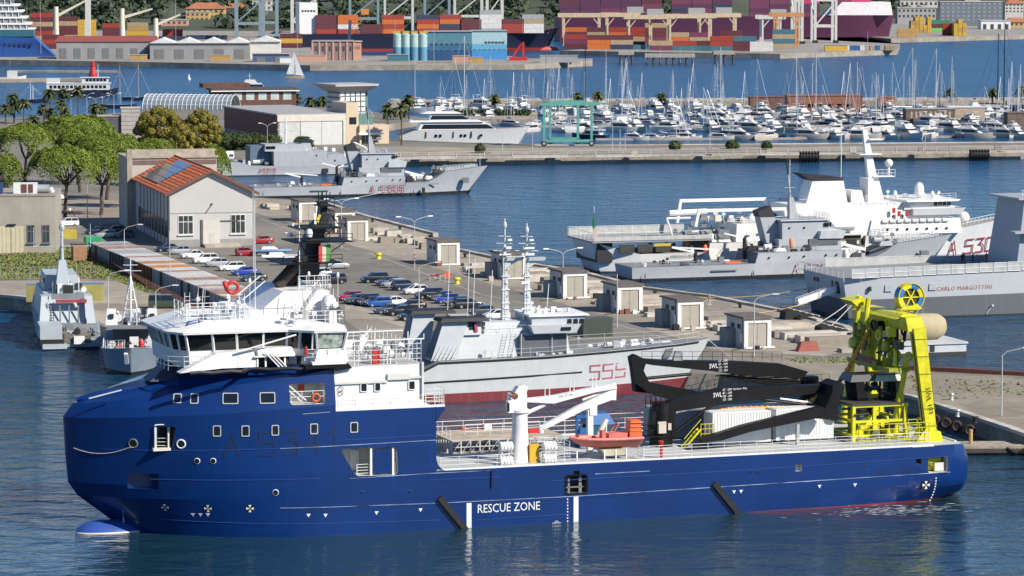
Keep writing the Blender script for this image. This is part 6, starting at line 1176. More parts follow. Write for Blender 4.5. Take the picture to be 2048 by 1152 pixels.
CPAINT={n:M('car_paint_'+n,c,.25,.2 if n in('silver','grey')else 0,var=.02,coat=.6)for n,c in dict(black=(.012,.012,.014),grey=(.09,.1,.105),silver=(.42,.43,.44),white=(.78,.78,.77),navy=(.012,.02,.055),blue=(.015,.09,.34),bright_blue=(.02,.05,.35),red=(.32,.012,.018),teal=(.02,.05,.06),olive=(.045,.062,.035),slate=(.05,.06,.075)).items()}
def car(kind,col,p,rz,label,group=None,cat='car'):
 c=CARK[kind]; t=thing('parked_'+('van' if kind=='van' else 'car'),label,cat,p,rz,group); pm=CPAINT[col]
 for nm,me in(('car_body',c['body']),('car_roof',c['roof'])):
  o=link(nm,me,t); o.material_slots[0].link='OBJECT'; o.material_slots[0].material=pm
 link('car_glazing',c['cab'],t)
 for x,s in c['whs']:
  wv=link('wheel',c['wheel'],t,(x,s*(c['w']/2-.11),c['rr'])); link('rim',c['rim'],wv)
 for nm,me in c['bits']:link(nm,me,t)
 return t
def place(kind,col,x,y,rz,label,group=None,flip=False,cat='car'):
 L=4.4; p=P(x,y,QZ+.02); a=rz+(pi if flip else 0); d=Vector((cos(a),sin(a),0))*L/2;return car(kind,col,p-d,a,label,group,cat)
rowA=[('suv','black',749,565,'black SUV at the far end of the dark car row'),('hatch','slate',778,571,'slate hatchback second in the dark car row'),('hatch','silver',792,575,'silver hatchback wedged in the dark car row'),('suv','navy',812,580,'navy SUV beside the small white car in the row'),('hatch','white',834,588,'small white car in the middle of the dark car row'),('suv','black',858,597,'black SUV right of the small white car'),('sedan','grey',884,600,'dark grey saloon next to the deep blue car'),('hatch','bright_blue',897,606,'deep blue car in the dark car row'),('sedan','slate',917,611,'slate saloon right of the deep blue car'),('wagon','black',938,616,'black estate near the end of the dark car row'),('hatch','slate',965,630,'slate hatchback nearest the minehunter'),('hatch','white',996,638,'white car just behind the minehunter mast')]
for k,c,x,y,lb in rowA:place(k,c,x,y,PANG,lb,'cars in the quayside parking rows',random.random()<.3)
rowB=[('hatch','red',703,601,'dark red car at the left of the front parking row'),('sedan','grey',714,606,'dark grey saloon beside the dark red car'),('suv','black',731,609,'black car left of the bright blue car'),('hatch','grey',745,611,'grey hatchback touching the bright blue car'),('hatch','blue',760,613,'bright blue car in the front parking row'),('sedan','white',784,611,'white saloon right of the bright blue car'),('sedan','slate',776,627,'slate saloon in front of the white saloon'),('sedan','black',800,630,'black saloon second from the minehunter funnels'),('sedan','black',822,619,'black saloon behind the funnels with long bonnet'),('hatch','black',826,640,'black hatchback closest to the minehunter funnels')]
for k,c,x,y,lb in rowB:place(k,c,x,y,PANG,lb,'cars in the quayside parking rows')
rowC=[('sedan','navy',334,503,'navy car in shade at the head of the shed car row'),('hatch','silver',361,508,'silver hatchback near the cream shed door'),('sedan','white',386,516,'white saloon third along the container row'),('suv','white',410,526,'white SUV beside the container roofs'),('hatch','silver',436,533,'silver car between two white cars by the containers'),('wagon','white',462,541,'long white estate car beside the containers'),('sedan','bright_blue',489,550,'vivid blue car after the long white estate'),('sedan','teal',506,562,'dark teal car behind the blue ship aerials')]
for k,c,x,y,lb in rowC:place(k,c,x,y,PANG,lb,'cars beside the container row')
for k,c,x,y,f,lb in(('hatch','red',490,511,1,'dark red hatchback under the shed corner'),('sedan','red',522,487,0,'bright red car right of the shed corner'),('hatch','silver',672,537,1,'silver hatchback alone beside the black mast'),('hatch','white',642,553,0,'white hatchback below the ensign'),('suv','black',664,567,0,'black car behind the white roof rail'),('sedan','navy',192,468,0,'navy car in the shade left of the shed'),('hatch','silver',214,475,0,'silver car in the shade left of the shed'),('hatch','slate',232,466,0,'slate car parked against the shaded shed wall'),('suv','white',134,452,0,'white pickup style car beside the concrete building'),('hatch','grey',250,475,0,'grey car under the shaded shed windows')):place(k,c,x,y,PANG,lb,None,bool(f))
place('van','olive',333,616,R(3),'olive green van parked on the apron by the fence',None,True,'van')
# ---------------- lamp posts
LP=M('lamp_post_grey',(.5,.51,.5),.5,.2); LPH=M('lamp_head',(.55,.57,.58),.4)
def lamp(x,y,ytop,arms,label,group='lamp posts on the quay',red=False,ln=2.4):
 p=P(x,y,QZ); h=PD(x,ytop,p.y).z-QZ; t=thing('street_lamp',label,'lamp',p,PANG if arms==2 else 0,group); mb=MB(); mb.tube((0,0,0),(0,0,h-.6),.10,8,.06); mb.build('post',LP,t)
 for s in((1,-1)if arms==2 else(arms,)):
  if arms==0:continue
  m_=MB(); m_.path([(0,0,h-.7),(s*.5,0,h-.2),(s*ln,0,h+.25)],.05,5); a=m_.build('arm',LP,t); m_=MB(); m_.tap(min(s*ln,s*(ln+.9)),max(s*ln,s*(ln+.9)),-.16,.16,h+.2,min(s*ln,s*(ln+.9)),max(s*ln,s*(ln+.9)),-.1,.1,h+.36); m_.build('lamp_head',LPH,a)
 if red:m_=MB(); [m_.tube((0,0,1.0+i*.6),(0,0,1.3+i*.6),.115,8)for i in range(3)]; m_.build('post_band',RED,t)
for a in((829,537,436,2,'double armed lamp post standing by the far water corner'),(683,498,400,2,'double armed lamp post right of the black mast top'),(1126,590,500,2,'double armed lamp post behind the middle kiosks'),(838,622,528,1,'single armed lamp post between the parked cars'),(1508,713,592,1,'single armed lamp post before the nearest kiosk'),(2003,832,700,1,'single armed lamp post on the dusty quay end'),(1234,655,540,0,'plain pole beside the middle kiosk'),(217,655,544,1,'single armed lamp post behind the patrol boat'),(312,655,574,1,'single armed lamp post left of the green van'),(249,520,452,1,'single armed lamp post over the container row head'),(340,580,455,0,'tall thin pole at the shed corner by the containers'),(507,560,375,0,'tall thin pole at the near corner of the shed'),(175,440,360,0,'dark pole under the pines'),(201,450,385,0,'thin pole left of the shed')):lamp(*a[:4],a[4],red=a[3]==2)
# ---------------- container row: containers side by side across the row
CCOL=dict(grey=(.115,.13,.15),slate=(.07,.08,.10),brown=(.16,.06,.025),rust=(.2,.07,.04),white=(.4,.4,.38))
CR1=M('container_roof_pale',(.56,.545,.52),.7,var=.14,scale=.4,streak=.0); CR2=M('container_roof_rust',(.36,.22,.16),.8,var=.35,scale=.9); CR3=M('container_roof_grey',(.36,.375,.39),.7,var=.18,scale=.5); CR4=M('container_roof_orange',(.55,.24,.07),.8,var=.2)
Lc=6.8; KM={}
for nm,c in CCOL.items():
 for rn,rm in(('p',CR1),('r',CR2),('g',CR3),('o',CR4)):
  mb=MB(); mb.mat(0).box(.03,Lc-.03,.03,2.41,.02,2.56)
  for x in(0,Lc-.15):
   for y in(0,2.30):mb.box(x,x+.15,y,y+.14,0,2.6)
  for y in(.55,.95,1.45,1.85):mb.box(-.04,.04,y,y+.05,.2,2.4);
  mb.box(-.02,.05,1.19,1.25,.1,2.5)
  for k in range(11):mb.box(.4+k*.58,.62+k*.58,-.0,2.44,.2,2.4)
  mb.mat(1).box(.02,Lc-.02,.02,2.42,2.56,2.61)
  for k in range(8):mb.box(.5+k*.78,.75+k*.78,.1,2.34,2.61,2.635)
  KM[nm+rn]=mb.mesh('storage_container',[M('container_'+nm,c,.6,var=.15,streak=.3,dirt=(.09,.05,.035)),rm])
r0=P(183,516,QZ); r1=P(474,640,QZ); d=(r1-r0); cnt=int(d.length/2.52); rc=random.Random(9); ca=math.atan2(d.y,d.x)+pi/2
for i in range(cnt):
 p=r0+d*(i/cnt); key=rc.choice(('greyp','slatep','greyg','slateg','greyr','greyp','slater'))if not 15<=i<=20 else rc.choice(('browno','rustr','brownp','rusto')); o=link('storage_container',KM[key],None,(p.x,p.y,QZ),ca+rc.uniform(-.01,.01))
 tag(o,'%s container counted from the shed end of the long row, %s'%(nth(i),'rusty brown sided' if 15<=i<=20 else 'grey sided with %s roof'%{'p':'pale','g':'grey','r':'rusty','o':'orange'}[key[-1]]),'container','brown containers in the long row' if 15<=i<=20 else 'grey containers in the long row')
def small_container(x,y,L,rz,mat,roof,label,w=2.44,h=2.6):
 p=P(x,y,QZ); t=thing('shipping_container',label,'container',p,rz); mb=MB(); mb.box(.03,L-.03,.03,w-.03,0,h); k=int(L/.3)
 for i in range(k):mb.box(.15+i*(L-.3)/k,.15+(i+.5)*(L-.3)/k,0,w,.15,h-.12)
 mb.build('container_walls',mat,t); mb=MB(); mb.box(0,L,0,w,h,h+.05); mb.build('container_top',roof,t)
small_container(52,604,12,R(8),M('container_mustard',(.33,.30,.10),.6,var=.12),M('container_top_blue',(.10,.19,.36),.6,var=.15),'mustard yellow container with blue top behind the patrol boat');
small_container(172,497,3,PANG,M('container_green',(.02,.30,.12),.6),M('container_green_top',(.05,.4,.2),.6),'small bright green skip at the head of the container row',2.2,2.0)
small_container(118,478,3.4,PANG,M('skip_yellow',(.45,.36,.04),.6),M('skip_yellow_top',(.5,.42,.05),.6),'yellow topped skip beside the concrete building',2,1.6)
p=P(147,522,QZ); t=thing('brick_hut','small brown brick hut in the grass','hut',p,PANG); mb=MB(); mb.box(0,2.4,0,2,0,2.9); mb.build('hut_wall',M('hut_brick',(.32,.17,.09),.8,var=.25,scale=4),t); mb=MB(); mb.box(-.2,2.6,-.2,2.2,2.9,3.0); mb.build('hut_roof',KR,t)
# rusty fence beside the containers: panels and posts
FEN=M('rusty_fence',(.16,.075,.05),.85,var=.3,scale=1.5)
def fence(pts,label,h=1.6,step=2.6,mat=FEN,bars=9,name='mesh_fence',rr=.035):
 t=thing(name,label,'fence',pts[0])
 for a,b in zip(pts[:-1],pts[1:]):
  n=max(1,int((b-a).length/step))
  for i in range(n):
   u=a.lerp(b,i/n)-pts[0]; v=a.lerp(b,(i+1)/n)-pts[0]; m_=MB(); m_.tube(u,u+Vector((0,0,h+.1)),rr*1.4,4); m_.build('fence_post',mat,t)
   m_=MB()
   for j in range(1,bars):q=u.lerp(v,j/bars); m_.tube(q+Vector((0,0,.1)),q+Vector((0,0,h)),rr*.6,3,cap=False)
   for z in(.12,h*.5,h):m_.tube(u+Vector((0,0,z)),v+Vector((0,0,z)),rr*.8,3,cap=False)
   m_.build('fence_panel',mat,t)
fence(cp((172,512),(235,545),(330,592),(420,640)),'rusty brown mesh fence along the container row',1.2,2.6,FEN,5); fence(cp((-40,557),(0,559),(60,559),(200,556)),'pale wire fence in front of the grass',2.0,3.2,STEEL,5,'wire_fence')
# ---------------- storehouse with tiled roof and solar panels
SHF=Fr(P(340,494,QZ)[:2],14); wl_=SHF.side(507,470,0)[0]; sh=thing('storehouse','pale grey storehouse with orange tiled roof and solar panels','building',(SHF.O[0],SHF.O[1],QZ),SHF.a)
SW=M('render_pale',(.50,.49,.47),.85,var=.05,scale=.15,streak=.08,dirt=(.36,.34,.31)); SB=M('render_base',(.30,.295,.285),.85,var=.08); Ls=45.0; he=9.9; hr=13.7; ww=wl_
mb=MB(); mb.prism([(0,0),(ww,0),(ww,he),(ww/2,hr),(0,he)],'y',0,Ls); mb.build('storehouse_wall',SW,sh)
mb=MB(); mb.box(-.06,ww+.06,-.06,.1,0,1.3); mb.box(-.05,ww+.05,-.05,.1,6.05,6.2); mb.build('wall_band',SB,sh)
RT=M('roof_tile',(.42,.13,.055),.85,var=.3,scale=1.2); RT2=M('roof_tile_dark',(.34,.10,.05),.85,var=.3,scale=1.2)
for sgn in(0,1):
 e0=(-.9,he-.35)if not sgn else(ww+.9,he-.35); ap=(ww/2,hr+.25); rf=link('roof_slope',None,sh); n=30; tmesh=[]
 sl=Vector((ap[0]-e0[0],ap[1]-e0[1])); ang=math.atan2(sl.y,abs(sl.x))
 for rowi in range(12):
  u0=Vector(e0)+sl*(rowi/12); u1=Vector(e0)+sl*((rowi+1.06)/12); m_=MB(); up=.05
  m_.hexa([(u0.x,-.7,u0.y),(u1.x,-.7,u1.y-.06),(u1.x,Ls,u1.y-.06),(u0.x,Ls,u0.y),(u0.x,-.7,u0.y+.2),(u1.x,-.7,u1.y+.08),(u1.x,Ls,u1.y+.08),(u0.x,Ls,u0.y+.2)]if not sgn else[(u1.x,-.7,u1.y-.06),(u0.x,-.7,u0.y),(u0.x,Ls,u0.y),(u1.x,Ls,u1.y-.06),(u1.x,-.7,u1.y+.08),(u0.x,-.7,u0.y+.2),(u0.x,Ls,u0.y+.2),(u1.x,Ls,u1.y+.08)])
  for j in range(75):
   y=-.7+j*(Ls+.7)/75; m_.beam((u0.x,y,u0.y+.2),(u1.x,y,u1.y+.09),.22,.12)
  m_.build('tile_course',RT if rowi%2 else RT2,rf)
mb=MB(); mb.tube((ww/2,-.7,hr+.35),(ww/2,Ls,hr+.35),.2,8); mb.build('roof_ridge',RT2,sh)
mb=MB()
for a,b in(((-.95,he-.4),(ww/2,hr+.1)),((ww+.95,he-.4),(ww/2,hr+.1))):mb.beam((a[0],-.78,a[1]),(b[0],-.78,b[1]),.15,.5)
mb.build('barge_board',M('barge_brown',(.16,.075,.055),.8),sh)
PV=M('solar_cell',(.03,.055,.11),.12,var=.15,scale=.8,spec=.8); e0=Vector((-.9,he-.35)); sl=Vector((ww/2+.9,hr+.6-he));
for r_ in range(4):
 for c_ in range(9):
  if r_==3 and c_>6:continue
  t0=.16+r_*.19; t1=t0+.178; y0=14+c_*2.3+4; a=e0+sl*t0; b=e0+sl*t1; m_=MB(); m_.hexa([(a.x,y0,a.y+.28),(b.x,y0,b.y+.28),(b.x,y0+2.2,b.y+.28),(a.x,y0+2.2,a.y+.28),(a.x,y0,a.y+.34),(b.x,y0,b.y+.34),(b.x,y0+2.2,b.y+.34),(a.x,y0+2.2,a.y+.34)]); m_.build('solar_panel',PV,sh)
def sash(parent,x,z,w,h,y=0.0,cols=3,rows=2,mat=None,frame=WHITE2,face='y',sill=True):
 f=link('window',None,parent); m_=MB(); B_=(lambda a0,a1,d0,d1,z0,z1:m_.box(a0,a1,d0,d1,z0,z1))if face=='y' else(lambda a0,a1,d0,d1,z0,z1:m_.box(d0,d1,a0,a1,z0,z1))
 for i in range(cols+1):B_(x+w*i/cols-.045,x+w*i/cols+.045,y-.1,y+.05,z,z+h)
 for z_ in(z,z+h*.66,z+h):B_(x-.06,x+w+.06,y-.11,y+.05,z_-.06,z_+.06)
 if sill:B_(x-.2,x+w+.2,y-.3,y+.05,z-.25,z-.1)
 m_.build('frame',frame,f)
 for i in range(cols):
  for(a,b)in((0,.66),(.66,1)):m_=MB(); B2=(lambda a0,a1,d0,d1,z0,z1:m_.box(a0,a1,d0,d1,z0,z1))if face=='y' else(lambda a0,a1,d0,d1,z0,z1:m_.box(d0,d1,a0,a1,z0,z1)); B2(x+w*i/cols+.06,x+w*(i+1)/cols-.06,y-.05,y+.03,z+h*a+.06,z+h*b-.06); m_.build('pane',mat or M('shed_pane',(.045,.05,.05),.15,var=.5,scale=.6),f)
wx=lambda px:SHF.side(px,460,0)[0]
sash(sh,wx(357),2.3,wx(386)-wx(357),3.4); sash(sh,wx(462),2.3,wx(490)-wx(462),3.4)
m_=MB(); m_.box(wx(406),wx(440),-.12,.05,.2,4.7); dr=m_.build('shed_door',M('door_cream',(.56,.54,.49),.7,var=.05),sh); m_=MB(); m_.box(wx(419),wx(430),-.16,-.1,.2,2.4); m_.build('wicket_door',M('wicket_grey',(.5,.49,.46),.7),dr)
m_=MB(); m_.box(wx(402),wx(405.5),-.25,.02,.2,4.9); m_.box(wx(440),wx(476),-.2,.02,4.55,4.7); m_.build('door_track',KR,sh); m_=MB(); m_.box(wx(404),wx(475),-3.2,-.1,0,.55); m_.box(wx(404),wx(475),-3.8,-3.2,0,.28); m_.build('loading_step',COPE,sh)
m_=MB(); m_.beam((wx(412),-.1,6.2),(wx(424),-.15,7.6),.15,.2); m_.ball((wx(424),-.15,7.75),.22,8); m_.build('wall_lamp_bracket',GREYD,sh)
for i in range(9):
 y0=2.2+i*4.4; m_=MB(); m_.box(-.12,.02,y0-.1,y0+.1,0,he-.3); m_.build('down_pipe',GREYD,sh); f=link('window',None,sh)
 for k in range(2):m_=MB(); m_.box(-.06,.03,y0+.7+k*1.6,y0+1.9+k*1.6,1.5,4.6); m_.build('pane',M('shed_pane',(.045,.05,.05),.15,var=.5,scale=.6),f); m_=MB(); m_.box(-.1,.03,y0+.6+k*1.6,y0+2.0+k*1.6,1.35,1.5); m_.build('sill',SB,f)
mb=MB(); mb.box(-1.4,ww+.6,Ls+.2,Ls+14,0,13.6); bk=mb.build('rear_block',M('render_rear',(.46,.43,.40),.85,var=.08,streak=.12),sh); mb=MB(); mb.box(-1.7,ww+.9,Ls-.1,Ls+14.3,13.6,13.9); mb.box(-1.1,ww+.3,Ls+.4,Ls+.8,13.9,15.3); mb.box(-1.6,-.6,Ls-.05,Ls+1.2,0,15.4); mb.build('rear_parapet',M('parapet_stone',(.36,.32,.26),.9,var=.2),sh); mb=MB(); mb.box(-1.3,ww+.5,Ls+.15,Ls+.3,12.3,13.2); mb.build('rear_band',M('band_brown',(.15,.11,.1),.8),sh)
# ---------------- concrete building on the left
CBF=Fr(P(112,506,QZ)[:2],4); cb=thing('concrete_building','weathered concrete building with cream gate and solar panels on its roof','building',(CBF.O[0],CBF.O[1],QZ),CBF.a); CX=lambda px:CBF.side(px,480,0)[0]
mb=MB(); mb.box(-26,0,0,18,0,10.2); mb.build('building_wall',M('stained_concrete',(.36,.33,.28),.9,var=.12,scale=.25,streak=.35,dirt=(.2,.175,.14),bump=.2,bscale=2),cb); mb=MB(); mb.box(-26.1,.1,-.1,18.1,10.2,10.5); mb.build('roof_edge',M('roof_edge_grey',(.3,.28,.25),.9,var=.15),cb)
for a,b in((55,69),(85,99)):sash(cb,CX(a),1.9,CX(b)-CX(a),3.1,0,2,2,frame=GREYD)
for k in range(2):m_=MB(); m_.box(CX(-5)+k*2.4,CX(-5)+k*2.4+2.35,-.1,.05,.05,4.8); g=m_.build('gate_leaf',M('gate_cream',(.58,.52,.36),.7,var=.08),cb); [MB().box(CX(-5)+k*2.4+.1+j*.74,CX(-5)+k*2.4+.16+j*.74,-.13,-.08,.1,4.7).build('gate_rib',M('gate_rib_cream',(.42,.38,.27),.7),g)for j in range(4)]
m_=MB(); m_.box(CX(15),CX(32),-.4,0,5.0,5.25); m_.build('gate_hood',NBLK,cb)
for i in range(4):m_=MB(); m_.hexa([(-11.6-i*2.2,2,10.6),(-9.5-i*2.2,2,10.6),(-9.5-i*2.2,5,10.6),(-11.6-i*2.2,5,10.6),(-11.6-i*2.2,2.0,10.7),(-9.5-i*2.2,2.0,10.7),(-9.5-i*2.2,5,12.4),(-11.6-i*2.2,5,12.4)]); m_.build('solar_panel',PV,cb)
m_=MB(); m_.box(-7.6,-3.4,2.4,4.6,10.5,12.4); m_.build('roof_plant',WHITE2,cb); m_=MB(); m_.tube((-3.4,3.4,11.3),(-1.3,3.4,11.3),.8,10); m_.tube((-1.3,3.4,11.4),(-.8,3.4,10.5),.75,10); m_.build('roof_duct',STEEL,cb,True); m_=MB(); m_.box(-6.2,-5.2,2.3,2.4,10.7,12.2); m_.box(-4.9,-4.1,2.3,2.4,10.7,12.2); m_.build('plant_grille',M('rust_brown',(.14,.05,.04),.8),cb)
# ---------------- patrol boats: local x towards their sterns (towards the viewer), y to the right
AANG=math.atan2(AX.y,AX.x)
def aboat(name,label,x,y,a):p=P(x,y);return thing(name,label,'ship',(p.x,p.y,0),R(a))
pb=aboat('patrol_boat','blue grey patrol boat seen from astern with tall cross mast',142,699,-79); PG=M('patrol_grey',(.42,.47,.50),.45,var=.05,streak=.12,dirt=(.3,.33,.35)); PH=M('patrol_hull',(.30,.35,.42),.45,var=.06,bands=[(.35,(.02,.02,.02),0)])
st=[(-47,-45,.05,.05,4.6),(-43,-41.5,1.6,.9,4.2),(-36,-35.5,3.2,2.3,3.7),(-24,-24,4.1,3.6,3.2),(-8,-8,4.4,4.0,3.0),(-5,-5,4.4,4.0,2.9),(0,0,4.2,3.9,1.6)]
hull_part(pb,st,0,PH,fl=1.2); deck_part(pb,st,0,DECKN)
blk(pb,'superstructure',PG,-34,-7.5,-3.6,3.6,2.9,-32,-9.5,-2.9,2.9,6.6); blk(pb,'side_wing',PG,-12,-6.5,2.6,4.0,2.9,-11.5,-8,2.5,3.6,6.8); blk(pb,'side_wing',PG,-12,-6.5,-4.0,-2.6,2.9,-11.5,-8,-3.6,-2.5,6.8)
blk(pb,'wheelhouse',PG,-31,-19,-2.6,2.6,6.6,-29.5,-19,-2.3,2.3,8.8); blk(pb,'wheelhouse_windows',GLASS,-29,-20,-2.62,2.62,7.6,8.3)
blk(pb,'mast_tower',PG,-18.5,-15.5,-1.15,1.15,6.5,-17.8,-16.2,-.5,.5,11.2); polemast(pb,(-17,0,11),5.2,.28,((.42,4.2),(.7,.9)),PG,'pole_mast'); m_=MB(); m_.tube((-17,-4.1,13.2),(-17,-4.1,16),.05,4); m_.tube((-17,4.1,13),(-17,4.1,16.4),.05,4); m_.lathe([(.35,0),(.42,.4),(.3,.8)],(-17,0,15.6),10); m_.build('mast_aerial',PG,pb)
m_=MB(); m_.box(-7.6,-7.4,-2.2,2.4,6.4,7.2); m_.build('banner',M('banner_grey',(.2,.22,.24),.7),pb); m_=MB(); m_.box(-7.5,-7.2,-1.6,2.8,5.9,6.35); m_.build('red_awning',M('awning_red',(.3,.05,.07),.8),pb)
for i in range(4):blk(pb,'locker_door',GREYD,-7.52,-7.38,-2.4+i*1.3,-2.2+i*1.3,3.1,5.5)
blk(pb,'stern_quarter',PG,-6.5,.2,-4.3,-1.2,1.5,3.4); blk(pb,'stern_fender',RUBBER,-4,.6,-4.35,-1.0,.9,1.5); blk(pb,'stern_step',PG,-2,.9,-4.0,-.6,.2,.9); blk(pb,'stern_ramp',M('ramp_clutter',(.16,.145,.12),.9,var=.5,scale=3),-7.4,.1,-1.0,2.8,.9,2.2)
m_=MB(); m_.ladder((-7.2,-2.4,3.0),(-7.4,-2.4,6),.9,.05,(0,1,0)); m_.build('stern_ladder',NBLK,pb); clutter(pb,'stern_gear',(M('net_brown',(.2,.16,.11),.9),GREYD,NBLK,PG),(-7,-.3,-1,3.4,2.0),22,71,(.5,1.2)); clutter(pb,'roof_gear',(PG,GREYD,WHITE2,NBLK),(-30,-10,-3,3,6.7),24,72,(.5,1.5)); blk(pb,'stern_float',WHITE,-.2,.6,.4,1.9,.8,1.9)
m_=MB(); m_.rail([(-42,-1.5,4.2),(-34,-3.2,3.7),(-24,-4.0,3.2),(-8,-4.3,3.0)],1.1,2,1.8,.03,.04); m_.build('deck_rail',PG,pb)
mt=aboat('small_minesweeper','small grey minesweeper with tripod mast next to the patrol boat',262,750,-84); st=[(-36,-35,2.2,1.8,3.0),(-30,-30,3.6,3.2,2.8),(-14,-14,4.0,3.7,2.7),(-5,-5.2,3.9,3.3,3.0),(-1,-1.8,2.6,1.9,3.4),(1.2,-.4,.9,.5,3.7),(1.8,0,.1,.05,3.8)]
hull_part(mt,st,0,M('minesweeper_hull',(.22,.27,.33),.5,var=.08,bands=[(.4,(.02,.02,.02),0)])); deck_part(mt,st,0,DECKN); blk(mt,'deckhouse',GREY,-28,-12,-2.6,2.6,2.8,-27.5,-12.3,-2.5,2.5,5.4); blk(mt,'wheelhouse_shade',M('bay_dark_grey',(.10,.115,.13),.7),-12.3,-10.5,-2.4,2.6,2.9,5.1); blk(mt,'awning',GREYD,-14,-7.5,-3.2,3.6,5.3,5.5)
for n in(-2.6,2.9):blk(mt,'gun_tub',WHITE2,-13,-11,n-.8,n+.8,5.5,-12.6,-11.4,n-.6,n+.6,7.6); blk(mt,'tub_window',NBLK,-11.2,-10.95,n-.3,n+.3,6.4,7.0)
m_=MB()
for dx,dy in((-1,-1.1),(-1,1.1),(1,0)):m_.tube((-18+dx,dy,5.4),(-18,0,11.5),.12,6)
for z in(6.8,8.2,9.6):k=(11.5-z)/6; m_.path([(-18-k,-1.1*k,z),(-18-k,1.1*k,z),(-18+k,0,z),(-18-k,-1.1*k,z)],.06,4)
m_.tube((-18,0,11),(-18,0,14),.08,5); m_.tube((-18,-1.5,12.2),(-18,1.5,12.2),.05,4); m_.tube((-18,-1,13),(-18,1,13),.05,4); m_.build('tripod_mast',WHITE2,mt)
clutter(mt,'deck_gear',(GREYD,WHITE2,CREAM,NBLK,RED),(-10,-2,-2.6,2.6,3.0),20,81,(.4,1.3)); clutter(mt,'roof_gear',(GREYD,WHITE2,NBLK),(-26,-9,-2.5,2.8,5.5),22,82,(.4,1.3)); m_=MB(); m_.rail([(-10,-3.6,2.9),(-5,-3.7,3.0),(-1,-2.4,3.4),(1.2,-.8,3.7)],1.1,3,1.2,.035,.04); m_.rail([(-10,3.6,2.9),(-5,3.7,3.0),(-1,2.4,3.4)],1.1,3,1.2,.035,.04); m_.build('bow_rail',WHITE2,mt)
m_=MB(); m_.beam((1.3,-.6,3.1),(.6,-.5,1.7),.5,.7); m_.build('anchor',WHITE2,mt)
rope(P(170,640,3.2),P(200,668,2.6),.3,'pale rope between the patrol boat and the minesweeper')
# ---------------- right quay end: little jetty, pipes, bollards
jx=P(1905,893,1.0); jt=thing('timber_jetty','weathered low jetty with rubber tyres at the right edge','jetty',(jx.x,jx.y,0),R(2)); mb=MB(); mb.box(0,16,0,4.2,.5,1.0); mb.build('jetty_deck',M('jetty_planks',(.34,.29,.23),.9,var=.25,scale=1.5),jt); mb=MB(); mb.box(-.2,16,-.3,0,.3,.75); mb.build('jetty_beam',M('jetty_dark',(.07,.06,.05),.9),jt)
for i in range(5):mb=MB(); mb.tube((.8+i*3,.4,-2),(.8+i*3,.4,.5),.22,8); mb.build('jetty_pile',M('jetty_dark',(.07,.06,.05),.9),jt)
mb=MB(); mb.tube((2.4,2.2,1.0),(2.4,2.2,2.6),.22,8); mb.build('jetty_post',M('ochre_post',(.5,.33,.12),.7),jt); mb=MB(); mb.path([(6,-.3,.9),(7,-.6,.3),(8,-.5,.8),(12,-.4,.9)],.12,6); mb.build('jetty_hose',RUBBER,jt)
for i,x in enumerate((1868,1890,1912,1938)):
 p=P(x,838+(x-1868)*.3,1.0); mb=MB(); mb.torus((0,0,0),.5,.22,'y',14,7); tag(mb.build('tyre_fender',M('tyre_rust',(.06,.03,.022),.9),None,True,2,loc=(p.x,p.y-.6,1.0),rz=R(-15)),'%s rusty black tyre from the left on the quay end wall'%nth(i),'tyre','tyres on the quay end wall')
for x,y,lb in((1903,800,'pale bollard on the dusty quay end'),(1915,833,'steel bollard near the lamp post on the quay end')):p=P(x,y,QZ); mb=MB(); mb.lathe([(.3,0),(.22,.15),(.2,.6),(.36,.7),(.3,.85)],(0,0,0),12); tag(mb.build('mooring_bollard',STEEL,None,True,loc=p),lb,'bollard')
for x,y in((757,518),(914,568)):p=P(x,y,QZ); mb=MB(); mb.lathe([(.5,0),(.42,.2),(.36,.7),(.62,.8),(.5,1.1)],(0,0,0),12); tag(mb.build('yellow_bollard',M('bollard_yellow',(.62,.52,.03),.6),None,True,loc=p),'yellow bollard on the asphalt line %s'%('near the far kiosk' if x<800 else 'right of the parked cars'),'bollard')
p=P(875,560,QZ); t=thing('barrier_group','red and white barriers round an orange sign on the asphalt','barrier',p,PANG)
for i in range(4):a=i*pi/2; m_=MB(); m_.beam((1.3*cos(a),1.3*sin(a),.8),(1.3*cos(a+pi/2),1.3*sin(a+pi/2),.8),.08,.25); m_.build('barrier_board',M('barrier_red',(.5,.16,.12),.7),t); m_=MB(); m_.tube((1.3*cos(a),1.3*sin(a),0),(1.3*cos(a),1.3*sin(a),1),.05,5); m_.build('barrier_leg',WHITE2,t)
m_=MB(); m_.box(1.4,2.2,-.05,.05,.3,1.4); m_.build('sign_board',ORANGE,t)
# boat trailers right of the shed corner
for i,(x,y,c,lb)in enumerate(((545,512,M('boat_blue',(.10,.2,.38),.5),'blue covered boat on a trailer behind the black mast'),(560,524,WHITE,'white boat on a trailer behind the black mast'),(590,530,GREYD,'grey inflatable on a trailer behind the black mast'))):
 p=P(x,y,QZ); t=thing('trailer_boat',lb,'boat',p,R(8)); rs=[[(s,-w,.9),(s,-w*.6,.5+k),(s,w*.6,.5+k),(s,w,.9),(s,w*.8,1.25),(s,-w*.8,1.25)]for s,w,k in((-3.2,.8,.1),(0,.9,0),(2.4,.6,.1),(3.4,.08,.35))]; m_=MB(); m_.loft(rs); m_.build('boat_hull',c,t,True,.7); m_=MB(); m_.tap(-2,1,-.6,.6,1.25,-1.8,.4,-.4,.4,1.7); m_.build('boat_console',WHITE2,t)
 for s in(-1,1):m_=MB(); m_.lathe([(.3,-.1),(.3,.1)],(-.8,s*.8,.32),12,'y'); m_.build('trailer_wheel',TYRE,t)
